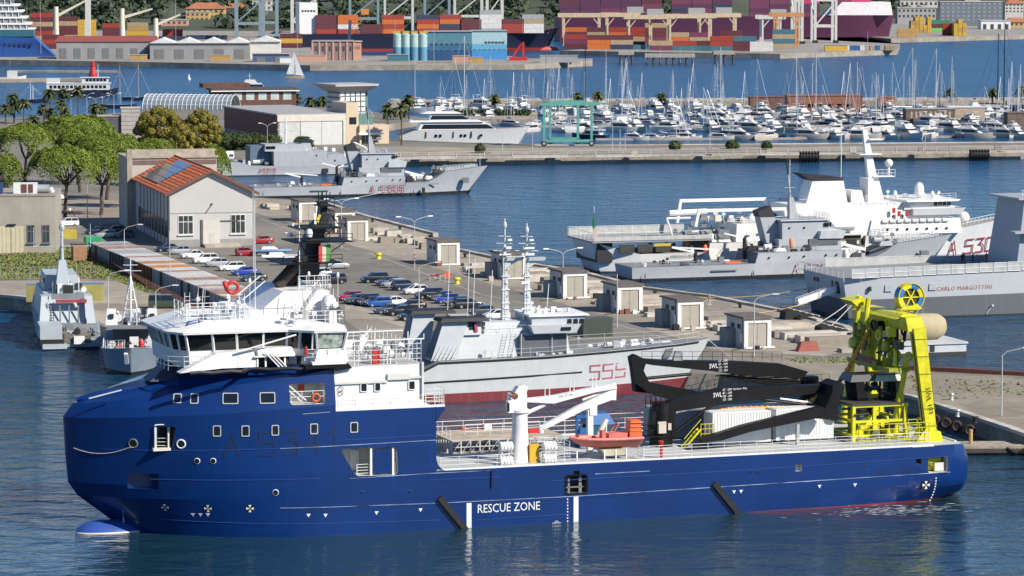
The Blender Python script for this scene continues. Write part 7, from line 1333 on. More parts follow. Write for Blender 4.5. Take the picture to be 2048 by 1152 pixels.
 # walkers on the steps and frigate
def person(p,rz,top,legs,label,h=1.75):
 t=thing('person',label,'person',p,rz); k=h/1.75; mb=MB()
 def ell(c,rx,ry,z):return[(c+rx*cos(a*pi/4)if False else rx*cos(a*pi/4)+c,ry*sin(a*pi/4),z*k)for a in range(8)]
 rg=[ell(0,.14,.17,.82),ell(0,.13,.16,.95),ell(0,.15,.2,1.2),ell(0,.13,.21,1.40),ell(0,.06,.07,1.47),ell(.01,.06,.06,1.52),ell(.01,.1,.08,1.58),ell(.01,.105,.085,1.66),ell(.0,.06,.05,1.75)]
 mb.mat(0).loft(rg[:4]); mb.mat(2).loft(rg[3:]); mb.mat(1)
 for s,dx in((-1,.16),(1,-.14)):mb.tube((0,s*.09,.86*k),(dx*.6+.03,s*.1,.46*k),.085,8,.06); mb.tube((dx*.6+.03,s*.1,.46*k),(dx,s*.1,.05),.06,8,.04); mb.box(dx-.06,dx+.17,s*.1-.045,s*.1+.045,0,.07)
 mb.mat(0)
 for s in(-1,1):mb.tube((0,s*.2,1.36*k),(-s*.06,s*.25,1.08*k),.05,7,.04)
 mb.mat(2)
 for s in(-1,1):mb.tube((-s*.06,s*.25,1.08*k),(.08-s*.06,s*.24,.84*k),.038,7,.03); mb.ball((.1-s*.06,s*.24,.8*k),.045,6)
 mb.mat(3).ball((-.015,0,1.68*k),.1,8,.85); mb.build('body',[top,legs,M('skin',(.42,.26,.18),.6),M('hair_dark',(.03,.02,.015),.7)],t,True);return t
NAVYC=M('navy_cloth',(.02,.025,.05),.8); PINK=M('pale_cloth',(.5,.42,.5),.8)
person(P(1418,610,QZ+.3),0.4,PINK,WHITE2,'person in pale clothes walking on the pier steps'); person(P(1442,1,QZ)if False else MF.world(29,12.5,7.0),1.2,RED,RED,'person in red overalls standing on the flight deck')
for i,(a,b)in enumerate(((27.0,13.2),(25.6,13.6),(25.0,12.8))):person(MF.world(a,b,6.97),i*.9,NAVYC,NAVYC,('person in dark uniform beside the red one on the flight deck','person in dark uniform in the middle of the deck group','person in dark uniform at the left of the deck group')[i])
for i,(x,y)in enumerate(((122,432),(132,433),(140,430),(149,434))):person(P(x,y,QZ),i,(NAVYC,PINK,WHITE2,RED)[i],NAVYC,('person in dark top beside the white tent','person in pale top near the white tent','person in white top in the yard group','person in red top in the yard group')[i])
p=P(117,418,QZ); t=thing('garden_tent','small white pointed tent beside the concrete building','tent',p); mb=MB(); mb.add([(-1.5,-1.5,2.3),(1.5,-1.5,2.3),(1.5,1.5,2.3),(-1.5,1.5,2.3),(0,0,3.6)],[(0,1,4),(1,2,4),(2,3,4),(3,0,4)]); mb.build('tent_roof',WHITE,t)
for s in((-1.4,-1.4),(1.4,-1.4),(1.4,1.4),(-1.4,1.4)):mb=MB(); mb.tube((s[0],s[1],0),(s[0],s[1],2.3),.05,5); mb.build('tent_pole',WHITE2,t)
# green box container beside the minehunter bridge, right
small_container(1166,675,4.5,PANG,M('container_drab',(.045,.065,.05),.6),M('container_drab_top',(.07,.09,.08),.6),'dark green container on the quay behind the minehunter bridge')
# ================================================================ TREES
def crown_mesh(name,clumps,per,size,mats,seed,up=.35,flat=1.0):
 """foliage: many leaf-sized faces spread over clumps; clumps = [(x, y, z, r)]"""
 rng=np.random.default_rng(seed); vs=[]; fs=[]; mi=[]
 for(cx,cy,cz,r)in clumps:
  n=rng.normal(size=(per,3)); n[:,2]+=up; n/=np.linalg.norm(n,axis=1)[:,None]
  p=np.array([cx,cy,cz])+n*(r*rng.uniform(.55,1.05,(per,1)))*np.array([1,1,flat])
  a=np.cross(n,rng.normal(size=(per,3))); a/=np.linalg.norm(a,axis=1)[:,None]+1e-9; b=np.cross(n,a)
  s=size*rng.uniform(.5,1.25,(per,1)); t=n*rng.normal(0,.35,(per,1))*s
  q=np.stack([p-a*s-t,p+b*s*.8,p+a*s+t,p-b*s*.8],1).reshape(-1,3)
  o=len(vs); vs.extend(map(tuple,q)); fs.extend([(o+4*i,o+4*i+1,o+4*i+2,o+4*i+3)for i in range(per)])
  k=rng.random(); mi.extend(list((rng.random(per)+(k-.5)*.8>.5).astype(int)+(rng.random(per)>.86).astype(int)))
 me=bpy.data.meshes.new(name); me.from_pydata(vs,[],fs)
 for m in mats:me.materials.append(m)
 me.polygons.foreach_set('material_index',np.clip(mi,0,len(mats)-1)); me.update();return me
def leafm(name,c):
 m=M(name,c,.65,var=.3,scale=.8,spec=.25); b=m.node_tree.nodes['Principled BSDF'];return m
PINE=[leafm('pine_dark',(.10,.14,.02)),leafm('pine_mid',(.17,.225,.03)),leafm('pine_light',(.235,.285,.045))]
PLANE=[leafm('plane_olive',(.15,.13,.022)),leafm('plane_green',(.22,.19,.035)),leafm('plane_yellow',(.32,.25,.05))]
PALMM=[leafm('palm_dark',(.04,.06,.02)),leafm('palm_mid',(.075,.095,.035)),leafm('palm_light',(.15,.14,.06))]
BUSH=[leafm('bush_dark',(.03,.05,.015)),leafm('bush_mid',(.06,.085,.025)),leafm('bush_light',(.1,.12,.04))]
BARK=M('bark',(.09,.065,.05),.9,var=.3,scale=3,bump=.4,bscale=8)
def limb(mb,p,q,r0,r1,bend=.5,k=4,rr=None):
 p=Vector(p); q=Vector(q); pts=[p.lerp(q,i/k)+Vector((rr.uniform(-bend,bend),rr.uniform(-bend,bend),0))*(sin(pi*i/k))for i in range(k+1)]
 for i in range(k):mb.tube(pts[i],pts[i+1],r0+(r1-r0)*i/k,7,r0+(r1-r0)*(i+1)/k)
def quads(name,q):
 n=len(q)//4; me=bpy.data.meshes.new(name); me.vertices.add(4*n); me.vertices.foreach_set('co',q.astype(np.float32).ravel()); me.loops.add(4*n); me.loops.foreach_set('vertex_index',np.arange(4*n,dtype=np.int32)); me.polygons.add(n); me.polygons.foreach_set('loop_start',np.arange(0,4*n,4,dtype=np.int32)); me.update(calc_edges=True);return me
def dome_mesh(rx,ry,h0,h1,seed):
 """umbrella crown: needle tufts over a lumpy flat dome, open below"""
 rng=np.random.default_rng(seed); n=int(5000+rx*ry*380); a=rng.uniform(0,2*pi,n); d=np.sqrt(rng.random(n))*(1+.07*np.sin(a*5+seed)+.05*np.sin(a*9+2*seed)); x=np.cos(a)*d*rx; y=np.sin(a)*d*ry
 lump=np.zeros(n); ph=rng.uniform(0,6.28,8)
 for k in range(4):w=1.0+.55*k; lump+=np.sin(x*w+ph[k])*np.sin(y*w+ph[k+4])/(1+k*.5)
 top=h0+(h1-h0)*np.sqrt(np.clip(1-.985*d**3.0,0,1))+lump*.45; z=top-rng.random(n)**2*(.5+1.7*(rng.random(n)<.3)); skirt=rng.random(n)<.12; z=np.where(skirt&(d>.75),top-rng.uniform(0,1.9,n),z)
 nr=np.stack([x/rx*.7+rng.normal(0,.5,n),y/ry*.7+rng.normal(0,.5,n),.75+rng.normal(0,.4,n)],1); nr/=np.linalg.norm(nr,axis=1)[:,None]; p=np.stack([x,y,z],1)
 t=np.cross(nr,rng.normal(size=(n,3))); t/=np.linalg.norm(t,axis=1)[:,None]; b=np.cross(nr,t); s=rng.uniform(.10,.22,(n,1)); q=np.stack([p-t*s,p+b*s*.8,p+t*s,p-b*s*.8],1).reshape(-1,3)
 me=quads('crown',q)
 for m in PINE:me.materials.append(m)
 me.polygons.foreach_set('material_index',np.clip((lump*.5+rng.normal(.9,.7,n)),0,2).astype(np.int32)); me.update();return me
def pine(x,y,rx,z0,z1,label,seed,ry=None):
 rr=random.Random(seed); p=P(x,y,QZ); t=thing('umbrella_pine',label,'tree',p,0,'umbrella pines left of the storehouse'); h0,h1=z0-QZ,z1-QZ; ry=ry or rx*.8
 link('crown',dome_mesh(rx,ry,h0,h1,seed),t); mb=MB(); top=(rr.uniform(-.6,.6),rr.uniform(-.4,.4),h0*.72); limb(mb,(0,0,0),top,.42,.3,.3,5,rr)
 for i in range(9):a=rr.uniform(0,6.28); d=rr.uniform(.3,.8); limb(mb,top,(cos(a)*d*rx,sin(a)*d*ry,h0+(h1-h0)*.45),.2,.06,.4,3,rr)
 mb.build('trunk',BARK,t,True)
for i,(x,y,bx,by,hw,lb)in enumerate(((156,250,160,370,78,'rear umbrella pine below the ferry'),(52,268,55,385,64,'umbrella pine in front of the left palms'),(160,277,165,385,50,'small umbrella pine in the middle of the grove'),(214,285,225,400,72,'umbrella pine beside the striped tower'),(312,297,315,372,50,'low umbrella pine under the yellow green trees'),(104,315,172,447,74,'nearest umbrella pine with a tall bare trunk in the yard'),(202,322,215,430,58,'umbrella pine against the storehouse corner'),(8,330,5,448,42,'umbrella pine at the left edge behind the concrete building'),(270,318,262,415,55,'umbrella pine behind the storehouse roof block'))):
 b=P(bx,by,QZ); zc=PD(x,y,b.y).z; pine(x if i!=5 else 130,by,hw*b.y/FPX,zc-2.9,zc+1.9,lb,100+i,hw*b.y/FPX*.85)
pine(432,385,3.6,5,12.2,'small rounded pine at the right end of the storehouse',120)
def broad(x,y,rx,z0,z1,label,seed,mats=PLANE,cat='tree',name='plane_tree',grp='yellow green trees'):
 rr=random.Random(seed); p=P(x,y,QZ); t=thing(name,label,cat,p,0,grp); cl=[]; h0,h1=z0-QZ,z1-QZ
 for i in range(int(20+rx*rx*3.2)):
  a=rr.uniform(0,2*pi); u=rr.uniform(-1,1); d=math.sqrt(1-u*u)*rr.uniform(.72,1); cl.append((cos(a)*d*rx*(1-.18*max(0,u)),sin(a)*d*rx,(h0+h1)/2+u*(h1-h0)/2*.92,rr.uniform(.8,1.5)))
 link('crown',crown_mesh('crown',cl,200,.25,mats,seed,.2),t); mb=MB(); limb(mb,(0,0,0),(0,0,h0+2),.35,.2,.2,4,rr)
 for i in range(6):c=cl[i*4]; limb(mb,(0,0,h0+1.5),(c[0]*.8,c[1]*.8,c[2]),.14,.05,.3,3,rr)
 mb.build('trunk',BARK,t,True)
broad(320,318,6.4,3.6,15.2,'larger yellow green plane tree behind the storehouse',201); broad(402,318,5.2,3.4,14.6,'smaller yellow green plane tree beside the brown hangar',202); broad(362,322,3.4,3,11,'low yellow green tree between the two plane trees',203)
for i,(x,y,r,h)in enumerate(((452,300,3.4,5),(480,300,3,5),(512,299,3.2,4.8),(540,298,2.4,4.6),(605,300,2.2,4),(1350,300,.8,2.6),(1465,298,1.0,2.6),(1535,299,.7,2.4),(960,306,.6,2.5))):broad(x,y,r,2.2,h+1,'low dark green bush %s'%('under the brown hangar wall','beside the first hangar bush','left of the hangar corner','at the hangar corner','before the pale hangar door','on the pier railing left of the tyre fender','on the pier behind the survey ship funnel','on the pier by the tyre fender','on the pier above the transport bow')[i],210+i,BUSH,'bush','bush','low bushes')
def frond_mesh(seed):
 rr=random.Random(seed); mb=MB()
 for i in range(46):
  a=rr.uniform(0,2*pi); e=rr.uniform(-.9,1.25); L=rr.uniform(1.9,2.7); pts=[]
  for k in range(5):
   u=k/4; pts.append(Vector((cos(a)*cos(e)*L*u,sin(a)*cos(e)*L*u,sin(e)*L*u-1.1*u*u*L*.45)))
  s=Vector((-sin(a),cos(a),0)); mb.mat(0 if e<-.2 else rr.choice((0,1,1,2)))
  for k in range(4):
   w0=.42*sin(pi*(.15+.8*k/4)); w1=.42*sin(pi*(.15+.8*(k+1)/4))if k<3 else.02; dn=Vector((0,0,-.16)); mb.add([pts[k]-s*w0+dn,pts[k],pts[k+1],pts[k+1]-s*w1+dn],[(0,1,2,3)]); mb.add([pts[k],pts[k]+s*w0+dn,pts[k+1]+s*w1+dn,pts[k+1]],[(0,1,2,3)])
 for i in range(14):a=rr.uniform(0,2*pi); mb.mat(0); mb.beam((0,0,-.2),(cos(a)*.8,sin(a)*.8,-1.6),.3,.08)
 return mb.mesh('crown',PALMM)
FR=[frond_mesh(i)for i in range(4)]; TM={}
def palm(x,yc,yb,label,k=1.0,grp='palm trees on the shore',z=QZ):
 p=P(x,yb,z); h=max(1.5,PD(x,yc,p.y).z-z); t=thing('palm_tree',label,'tree',p,random.uniform(0,6),grp); mb=MB(); mb.tube((0,0,0),(.1,0,h*.5),.3,8,.2); mb.tube((.1,0,h*.5),(0,.1,h),.2,8,.17); mb.build('trunk',BARK,t,True); o=link('crown',random.choice(FR),t,(0,.1,h)); o.scale=(k,k,k); o.rotation_euler=(0,0,random.uniform(0,6))
pal=[(12,214,250),(28,192,246),(29,208,246),(48,204,248),(67,236,256),(100,184,240),(88,214,246),(103,222,248),(128,182,238),(122,206,244),(130,222,246),(157,180,240),(190,212,240),(205,215,240)]
pn=('farthest left palm at the picture edge','tallest palm of the left pair','palm tucked under the tallest left palm','palm right of the left pair','short palm above the rear pine','tall palm left of the ferry middle','leaning palm under the ferry bow end','palm low in the ferry cluster','tall palm in front of the ferry','palm in the middle of the ferry cluster','lowest palm of the ferry cluster','lone palm right of the ferry cluster','small palm by the shore lamps','second small palm by the shore lamps')
for a,n in zip(pal,pn):palm(*a,n,1.15)
for x,yc,yb,n in((568,183,216,'palm left of the flat roofed tower'),(594,194,214,'second palm left of the tower'),(622,200,214,'third palm left of the tower'),(645,198,214,'palm touching the tower cornice'),(776,215,284,'tall palm left of the two before the yachts'),(803,214,290,'tall palm right of the two before the yachts'),(818,196,240,'palm behind the two before the yachts')):palm(x,yc,yb,n,1.25)
# ================================================================ BUILDINGS BY THE MARINA
BRN=M('hangar_brown',(.15,.05,.038),.7,var=.25,scale=.8); CRM=M('hangar_cream',(.60,.57,.50),.75,var=.05,streak=.08); PALEG=M('pale_panel',(.56,.57,.55),.7,var=.05)
def bframe(x,y,deg,z=QZ):return Fr(P(x,y,z)[:2],deg)
HF=bframe(556,291,20); hg=thing('boat_hangar','brown clad hangar with large pale sliding doors','building',(HF.O[0],HF.O[1],QZ),HF.a); hw=HF.side(690,280)[0]
blk(hg,'hangar_wall',M('hangar_concrete',(.26,.26,.25),.85,var=.08),0,hw,0,56,0,8.3); blk(hg,'hangar_roof',M('hangar_roof_grey',(.34,.34,.34),.8,var=.1),-.4,hw+.4,-.2,56.4,8.3,8.7)
for i in range(14):m_=MB(); m_.box(-.16,.0,.3,55.7,2.3+i*.42,2.3+i*.42+.38); m_.build('cladding_board',BRN,hg)
blk(hg,'door_frame',CRM,-.2,hw+.2,-.35,0,6.6,8.45); blk(hg,'door_pier',CRM,hw-.6,hw+.2,-.4,0,0,6.6)
for i in range(3):blk(hg,'sliding_door',PALEG if i else M('pale_panel_shade',(.5,.51,.49),.7),.4+i*(hw-1)/3,.25+(i+1)*(hw-1)/3,-.12-.06*(i%2),0,0,6.6)
wg=thing('harbour_office','beige office wing with awning right of the pale hangar doors','building',HF.world(hw+.4,0,QZ),HF.a); BEI=M('beige_render',(.58,.47,.34),.8,var=.06)
blk(wg,'office_tower',BEI,0,3.6,0,14,0,11.5); blk(wg,'office_front',BEI,3.6,12.2,-1,10,0,5.3); blk(wg,'office_awning',WHITE,3.0,9.6,-2.6,-1,2.6,3.2); winrow(wg,4,9,-1.02,.4,2.4,4,.3); winrow(wg,.8,3.0,0,5.5,7.5,1); blk(wg,'office_glasshouse',M('teal_glass',(.12,.22,.2),.2),3.8,8.2,1,8,5.3,8.2); m_=MB(); [m_.beam((3.6+i*.8,.8,7.6),(3.8+i*.8,6,9.4),.08,.1)for i in range(7)]; m_.build('pergola_rib',WHITE,wg)
TF=bframe(680,270,30); tw=thing('control_tower','square tower with gridded white facade and flared flat roof','building',(TF.O[0],TF.O[1],QZ),TF.a); a=8.6
blk(tw,'tower_core',M('tower_dark',(.12,.125,.13),.5),0.2,a-.2,.2,a-.2,0,13)
for i in range(9):z=1.0+i*1.45; blk(tw,'facade_band',M('band_pale',(.5,.49,.47),.7),-.05,.2,0,a,z,z+.95)
for i in range(5):
 for j in range(8):blk(tw,'facade_panel',M('panel_white',(.66,.66,.64),.5),.25+i*1.7,.25+i*1.7+1.3,-.0,.2,.6+j*1.55,.6+j*1.55+1.2)
blk(tw,'tower_glass',M('teal_glass',(.12,.22,.2),.2),a-.1,a+1.2,1,4,0,12.6); m_=MB(); m_.tap(-.3,a+.3,-.3,a+.3,12.6,-2.6,a+2.6,-2.6,a+2.6,14.3); m_.box(-2.8,a+2.8,-2.8,a+2.8,14.3,14.9); m_.build('tower_cornice',M('cornice_grey',(.40,.385,.37),.7,var=.06),tw)
VF=bframe(285,234,-14); vt=thing('glass_vault','long barrel vault roof of glass with white ribs','building',(VF.O[0],VF.O[1],QZ),VF.a); L=30; r=5.2
mb=MB(); mb.loft([[(x,r+r*cos(pi*i/12),2.6+r*.9*sin(pi*i/12))for i in range(13)]for x in(0,L)],cap=False,closed=False); mb.build('vault_glass',M('vault_pane',(.20,.25,.29),.25,var=.1,spec=.6),vt)
for k in range(21):mb=MB(); x=k*L/20; mb.path([(x,r+(r+.08)*cos(pi*i/10),2.6+(r+.08)*.9*sin(pi*i/10))for i in range(11)],.11,5); mb.build('vault_rib',WHITE2,vt)
mb=MB(); [mb.tube((0,r,2.6),(0,r+r*cos(pi*i/8),2.6+r*.9*sin(pi*i/8)),.08,4)for i in range(9)]; [mb.tube((0,r+r*cos(pi*i/9),2.6+r*.9*sin(pi*i/9)),(L,r+r*cos(pi*i/9),2.6+r*.9*sin(pi*i/9)),.06,4)for i in range(1,9)]; mb.build('vault_purlin',WHITE2,vt); blk(vt,'vault_base',M('base_wall',(.35,.32,.29),.8),-.5,L+8,0,2*r,0,2.6)
DF=bframe(428,222,12); dk=thing('restaurant_block','dark flat roofed brick block with pale windows behind the vault','building',(DF.O[0],DF.O[1],QZ),DF.a); blk(dk,'block_wall',M('brick_dark',(.13,.06,.045),.8,var=.2),0,28,0,14,0,6.8); blk(dk,'block_roof',M('roof_charcoal',(.07,.065,.065),.8),-1,29,-1,15,6.8,7.5); winrow(dk,6,27,-.03,3.6,6.0,5,1.4,M('window_pale',(.45,.52,.5),.3)); blk(dk,'upper_block',M('brick_dark',(.13,.06,.045),.8),-3,13,5,16,7.5,9.0); blk(dk,'white_band',WHITE,-1.05,29.05,-1.06,-.9,6.5,6.85)
SF=bframe(243,276,8); stt=thing('striped_stair_tower','grey stone stair tower with horizontal bands','building',(SF.O[0],SF.O[1],QZ),SF.a)
for i in range(7):blk(stt,'stone_band',M('band_stone',(.38,.355,.33),.8,var=.1),0,5.4,0,5,i*1.22,i*1.22+1.12)
blk(stt,'tower_inner',M('tower_gap',(.10,.095,.09),.8),.12,5.28,.12,4.9,0,8.4); blk(stt,'tower_cap',COPE2,-.2,5.6,-.2,5.2,8.5,8.8); blk(stt,'side_wall',M('wall_charcoal',(.09,.09,.1),.8),-8.5,-.1,.8,4,0,6.2); blk(stt,'side_roof',COPE,-8.6,-.1,.6,6,6.2,6.5)
for i,(x,y)in enumerate(((142,222),(156,223),(174,224),(192,220),(205,223),(228,222),(263,218),(303,214),(322,214),(535,292))):
 yt=196 if i<9 else 248; lamp(x,y+8,yt-(i%3)*4,2 if i%2 else 1,'slim shore lamp %s'%('behind the ferry cluster palms','second along the shore','third along the shore','fourth along the shore','fifth along the shore','beside the striped tower','left of the glass vault','over the glass vault','at the vault middle','in front of the brown hangar')[i],'slim lamps along the shore',ln=1.6)
 # ================================================================ MARINA
HULLW=M('yacht_white',(.60,.595,.58),.35,var=.03,coat=.3); HULLN=M('yacht_navy',(.015,.022,.05),.25,coat=.3); HULLB=M('yacht_ivory',(.52,.47,.39),.35); HULLG=M('yacht_grey',(.3,.32,.34),.3); CANV=M('canvas_blue',(.03,.05,.13),.8); CANB=M('canvas_beige',(.45,.4,.31),.8); MASTW=M('mast_alloy',(.6,.61,.62),.35,.3); TEAK=M('teak_deck',(.36,.27,.18),.8,var=.15)
def yhull(L,w,h,sheer=.5,tr=.82):
 rs=[]
 for s,b,z in((0,tr,0),(.15,.95,0),(.45,1,.03),(.7,.82,.15),(.87,.48,.5),(.96,.18,.85),(1,.02,1)):
  zd=h+sheer*z; B=w/2*b; x=s*L; xw=x-(s**6)*L*.07; rs.append([(xw,-B*.78,-.3),(x,-B*.95,h*.45),(x,-B,zd),(x,B,zd),(x,B*.95,h*.45),(xw,B*.78,-.3)])
 mb=MB(); mb.loft(rs);return mb
def motor(kind,L,w,hullmat,fly=True):
 t=link('proto',None); h=L*.115; yhull(L,w,h,L*.05).build('hull',hullmat,t,True,.6)
 mb=MB(); mb.tap(L*.16,L*.72,-w*.38,w*.38,h,L*.2,L*.55,-w*.33,w*.33,h+L*.11); mb.build('cabin',HULLW,t)
 mb=MB(); mb.tap(L*.2,L*.66,-w*.39,w*.39,h+L*.025,L*.215,L*.59,-w*.36,w*.36,h+L*.094); mb.build('cabin_windows',GLASS,t)
 if fly:
  mb=MB(); mb.tap(L*.1,L*.54,-w*.36,w*.36,h+L*.11,L*.1,L*.5,-w*.33,w*.33,h+L*.135); mb.tap(L*.36,L*.5,-w*.28,w*.28,h+L*.13,L*.38,L*.43,-w*.24,w*.24,h+L*.19); mb.build('flybridge',HULLW,t); mb=MB(); mb.path([(L*.2,-w*.3,h+L*.13),(L*.16,-w*.28,h+L*.24),(L*.16,w*.28,h+L*.24),(L*.2,w*.3,h+L*.13)],.09,5); mb.box(L*.13,L*.3,-w*.28,w*.28,h+L*.24,h+L*.25); mb.build('radar_arch',HULLW,t)
 else:mb=MB(); mb.tap(L*.03,L*.3,-w*.36,w*.36,h+.2,L*.08,L*.26,-w*.3,w*.3,h+L*.1); mb.build('cockpit_cover',{0:CANV,1:CANB,2:HULLW}[kind%3],t)
 mb=MB(); mb.rail([(L*.6,-w*.42,h+L*.01),(L*.85,-w*.24,h+L*.03),(L*.98,0,h+L*.05),(L*.85,w*.24,h+L*.03),(L*.6,w*.42,h+L*.01)],.6,1,1.5,.03,.03); mb.build('bow_rail',MASTW,t);return t
def sail(kind,L,w,hullmat,mast,mm=MASTW,cover=None):
 t=link('proto',None); h=L*.09; yhull(L,w,h,L*.035,.7).build('hull',hullmat,t,True,.6)
 mb=MB(); mb.tap(L*.28,L*.68,-w*.28,w*.28,h,L*.32,L*.62,-w*.22,w*.22,h+L*.05); mb.build('coachroof',HULLW,t); mb=MB(); mb.box(L*.34,L*.58,-w*.275,w*.275,h+L*.015,h+L*.032); mb.build('coach_windows',GLASS,t); mb=MB(); mb.box(L*.05,L*.26,-w*.3,w*.3,h+.02,h+.08); mb.build('cockpit',TEAK,t)
 mb=MB(); x=L*.56; mb.tube((x,0,h),(x,0,mast),.11,5,.06);
 for u in(.45,.72):mb.tube((x,-w*.3*(1.2-u),h+(mast-h)*u),(x,w*.3*(1.2-u),h+(mast-h)*u),.05,4)
 mb.build('mast',mm,t); mb=MB(); mb.tube((x,0,h+1.6),(L*.16,0,h+1.7),.13,6); mb.build('boom',mm,t); mb=MB(); mb.tube((x-.2,0,h+1.85),(L*.18,0,h+1.9),.24,7); mb.build('sail_cover',cover or CANV,t)
 mb=MB(); mb.tube((x,0,mast-.2),(L*.97,0,h+L*.035),.07,4,cap=False); mb.tube((x,0,mast),(.2,0,h),.025,3,cap=False); mb.tube((x,0,mast*.9),(x-.3,-w*.45,h),.025,3,cap=False); mb.tube((x,0,mast*.9),(x-.3,w*.45,h),.025,3,cap=False); mb.build('rigging',MASTW,t);return t
PR=[]
for i,(L,w,m,fl)in enumerate(((11,3.7,HULLW,True),(13.5,4.3,HULLB,True),(9,3.2,HULLW,False),(12,4,HULLN,True),(8,2.9,HULLW,False),(15,4.6,HULLW,True),(10,3.4,HULLG,False))):PR.append(('motor',motor(i,L,w,m,fl),L,('white flybridge cruiser','long white motor yacht','small white motorboat','navy hulled motor yacht','little white day boat','large white motor yacht','grey hulled motorboat')[i]))
for i,(L,w,m,mh_,mm,cv)in enumerate(((11,3.6,HULLW,15.5,MASTW,CANV),(13,4,HULLW,19,MASTW,CANB),(14,4.2,HULLN,21,MASTW,HULLW),(12,3.8,HULLW,17.5,MASTW,CANB),(15,4.4,HULLW,23,M('mast_black',(.016,.017,.018),.5),CANV),(10,3.3,HULLW,14,MASTW,CANV))):PR.append(('sail',sail(i,L,w,m,mh_,mm,cv),L,('white sailboat with blue sail cover','white sailboat with beige sail cover','navy sailboat','pale sailboat','sailboat with black mast','small white sailboat')[i]))
def catam():
 t=link('proto',None)
 for s in(-1,1):mb=yhull(13,2.0,1.7,.5); mb.v=[(x,y+s*2.7,z)for x,y,z in mb.v]; mb.build('hull',HULLW,t,True,.6)
 mb=MB(); mb.tap(1,9.5,-3,3,1.2,1.5,8,-2.6,2.6,1.9); mb.tap(2,7.5,-2.6,2.6,1.9,2.6,6.5,-2.2,2.2,3.2); mb.box(2.2,6.9,-2.3,2.3,3.2,3.35); mb.build('cabin',HULLW,t); mb=MB(); mb.tap(2.3,7.35,-2.62,2.62,2.2,2.6,6.7,-2.4,2.4,2.9); mb.build('cabin_windows',GLASS,t); mb=MB(); mb.tube((6.5,0,3.2),(6.5,0,20),.16,6,.1); mb.tube((6.5,0,4.6),(1,0,4.8),.2,6); mb.build('mast',MASTW,t);return t
PR.append(('cat',catam(),13,'white catamaran'))
ORD=('first','second','third','fourth','fifth','sixth','seventh','eighth','ninth','tenth','eleventh','twelfth','thirteenth','fourteenth','fifteenth','sixteenth','seventeenth','eighteenth','nineteenth','twentieth')
rm=random.Random(21); used=set(); nb=0
def put_boat(k,p,rz,label,group):
 kind,pr,L,nm=PR[k]
 if k not in used:t=pr; used.add(k); t.location=p; t.rotation_euler=(0,0,rz)
 else:t=copy_tree(pr,None,p,rz)
 q_=rm.uniform(.74,.95); t.scale=(q_,q_,q_)
 t.name={'motor':'motor_yacht','sail':'sailing_yacht','cat':'catamaran'}[kind]; tag(t,label,'boat',group)
for _,pr,_,_ in PR:KIDS[pr.name]=list(pr.children)
ROWS=[(1215,2060,279,274,30,'front row'),(1075,2060,262,262,27,'second row'),(860,2060,251,250,26,'third row'),(870,2060,240,241,27,'middle row'),(1075,2060,231,233,26,'fifth row'),(800,2060,223,225,26,'rear row'),(830,1560,215,216,25,'last row')]
for ri,(x0,x1,y0,y1,stp,rname)in enumerate(ROWS):
 x=x0; seen={}
 while x<x1:
  y=y0+(y1-y0)*(x-x0)/(x1-x0); p=P(x,y+rm.uniform(-1.0,1.0)); r=rm.random()
  if ri in(0,1):k=rm.choice((0,1,1,2,3,5,13,7,0,1))
  else:k=rm.choice((0,1,2,3,4,5,6,0,2,7,8,9,10,11,12,13,1,2))
  if ri==2 and 1060<x<1200 and k>6:k=2
  if ri==2 and x<1070 and rm.random()<.4:x+=stp; continue
  nm=PR[k][3]; seen[k]=seen.get(k,0)+1
  lab='%s %s from left in the marina %s'%(nth(seen[k]-1),nm,rname)
  put_boat(k,Vector((p.x,p.y,0)),rm.choice((-.45,-.5,-.4,pi-.5,-2.2,-1.2,-.9))+rm.uniform(-.15,.15)if ri<2 else rm.choice((-1.25,1.9,-.6,-1.9))+rm.uniform(-.2,.2),lab,'boats moored in the marina'); nb+=1; x+=stp*rm.uniform(.85,1.25)*(PR[k][2]/11)**.5
  # tall rigs that stand out
for i,(x,yb,yt,r,m_,lb)in enumerate(((1956,222,44,.22,BLACK,'tallest black sailing rig at the right of the marina'),(1940,222,66,.2,BLACK,'second tall black sailing rig leaning by the tallest'),(873,232,72,.2,MASTW,'tall pale rig above the green hedge'),(1775,230,96,.16,MASTW,'tall pale rig above the brick sheds'),(1833,230,98,.16,MASTW,'tall pale rig between the sheds'),(1565,240,106,.18,MASTW,'tall pale rig left of the brick building'),(1429,236,95,.17,MASTW,'tall pale rig over the marina centre'),(1215,236,100,.16,MASTW,'tall pale rig right of the travel lift'),(1190,236,96,.14,BLACK,'thin black rig beside the travel lift'),(1669,236,106,.16,MASTW,'tall pale rig over the brick building'))):
 p=P(x,yb); h=PD(x,yt,p.y).z; t=thing('tall_rig_yacht',lb,'boat',(p.x,p.y,0),-.5+i*.3,'tall rigged sailing yachts'); yhull(17,4.6,1.5,.6,.7).build('hull',HULLN if m_ is BLACK else HULLW,t,True,.6); mb=MB(); mb.tube((9.5,0,1),(9.5,0,h),r,6,r*.6); [mb.tube((9.5,-1.2+u,h*u),(9.5,1.2-u,h*u),.05,4)for u in(.35,.55,.75)]; mb.build('mast',m_,t); mb=MB(); mb.tube((9.5,0,2.6),(2.5,0,2.8),.2,6); mb.build('boom',m_,t); mb=MB(); mb.tube((9.5,0,h),(16.5,0,2),.06,3); mb.tube((9.5,0,h),(.4,0,1.6),.03,3); mb.build('rigging',m_,t); mb=MB(); mb.tap(5,11.5,-1.3,1.3,1.5,5.6,10.5,-1,1,2.1); mb.build('coachroof',HULLW,t)
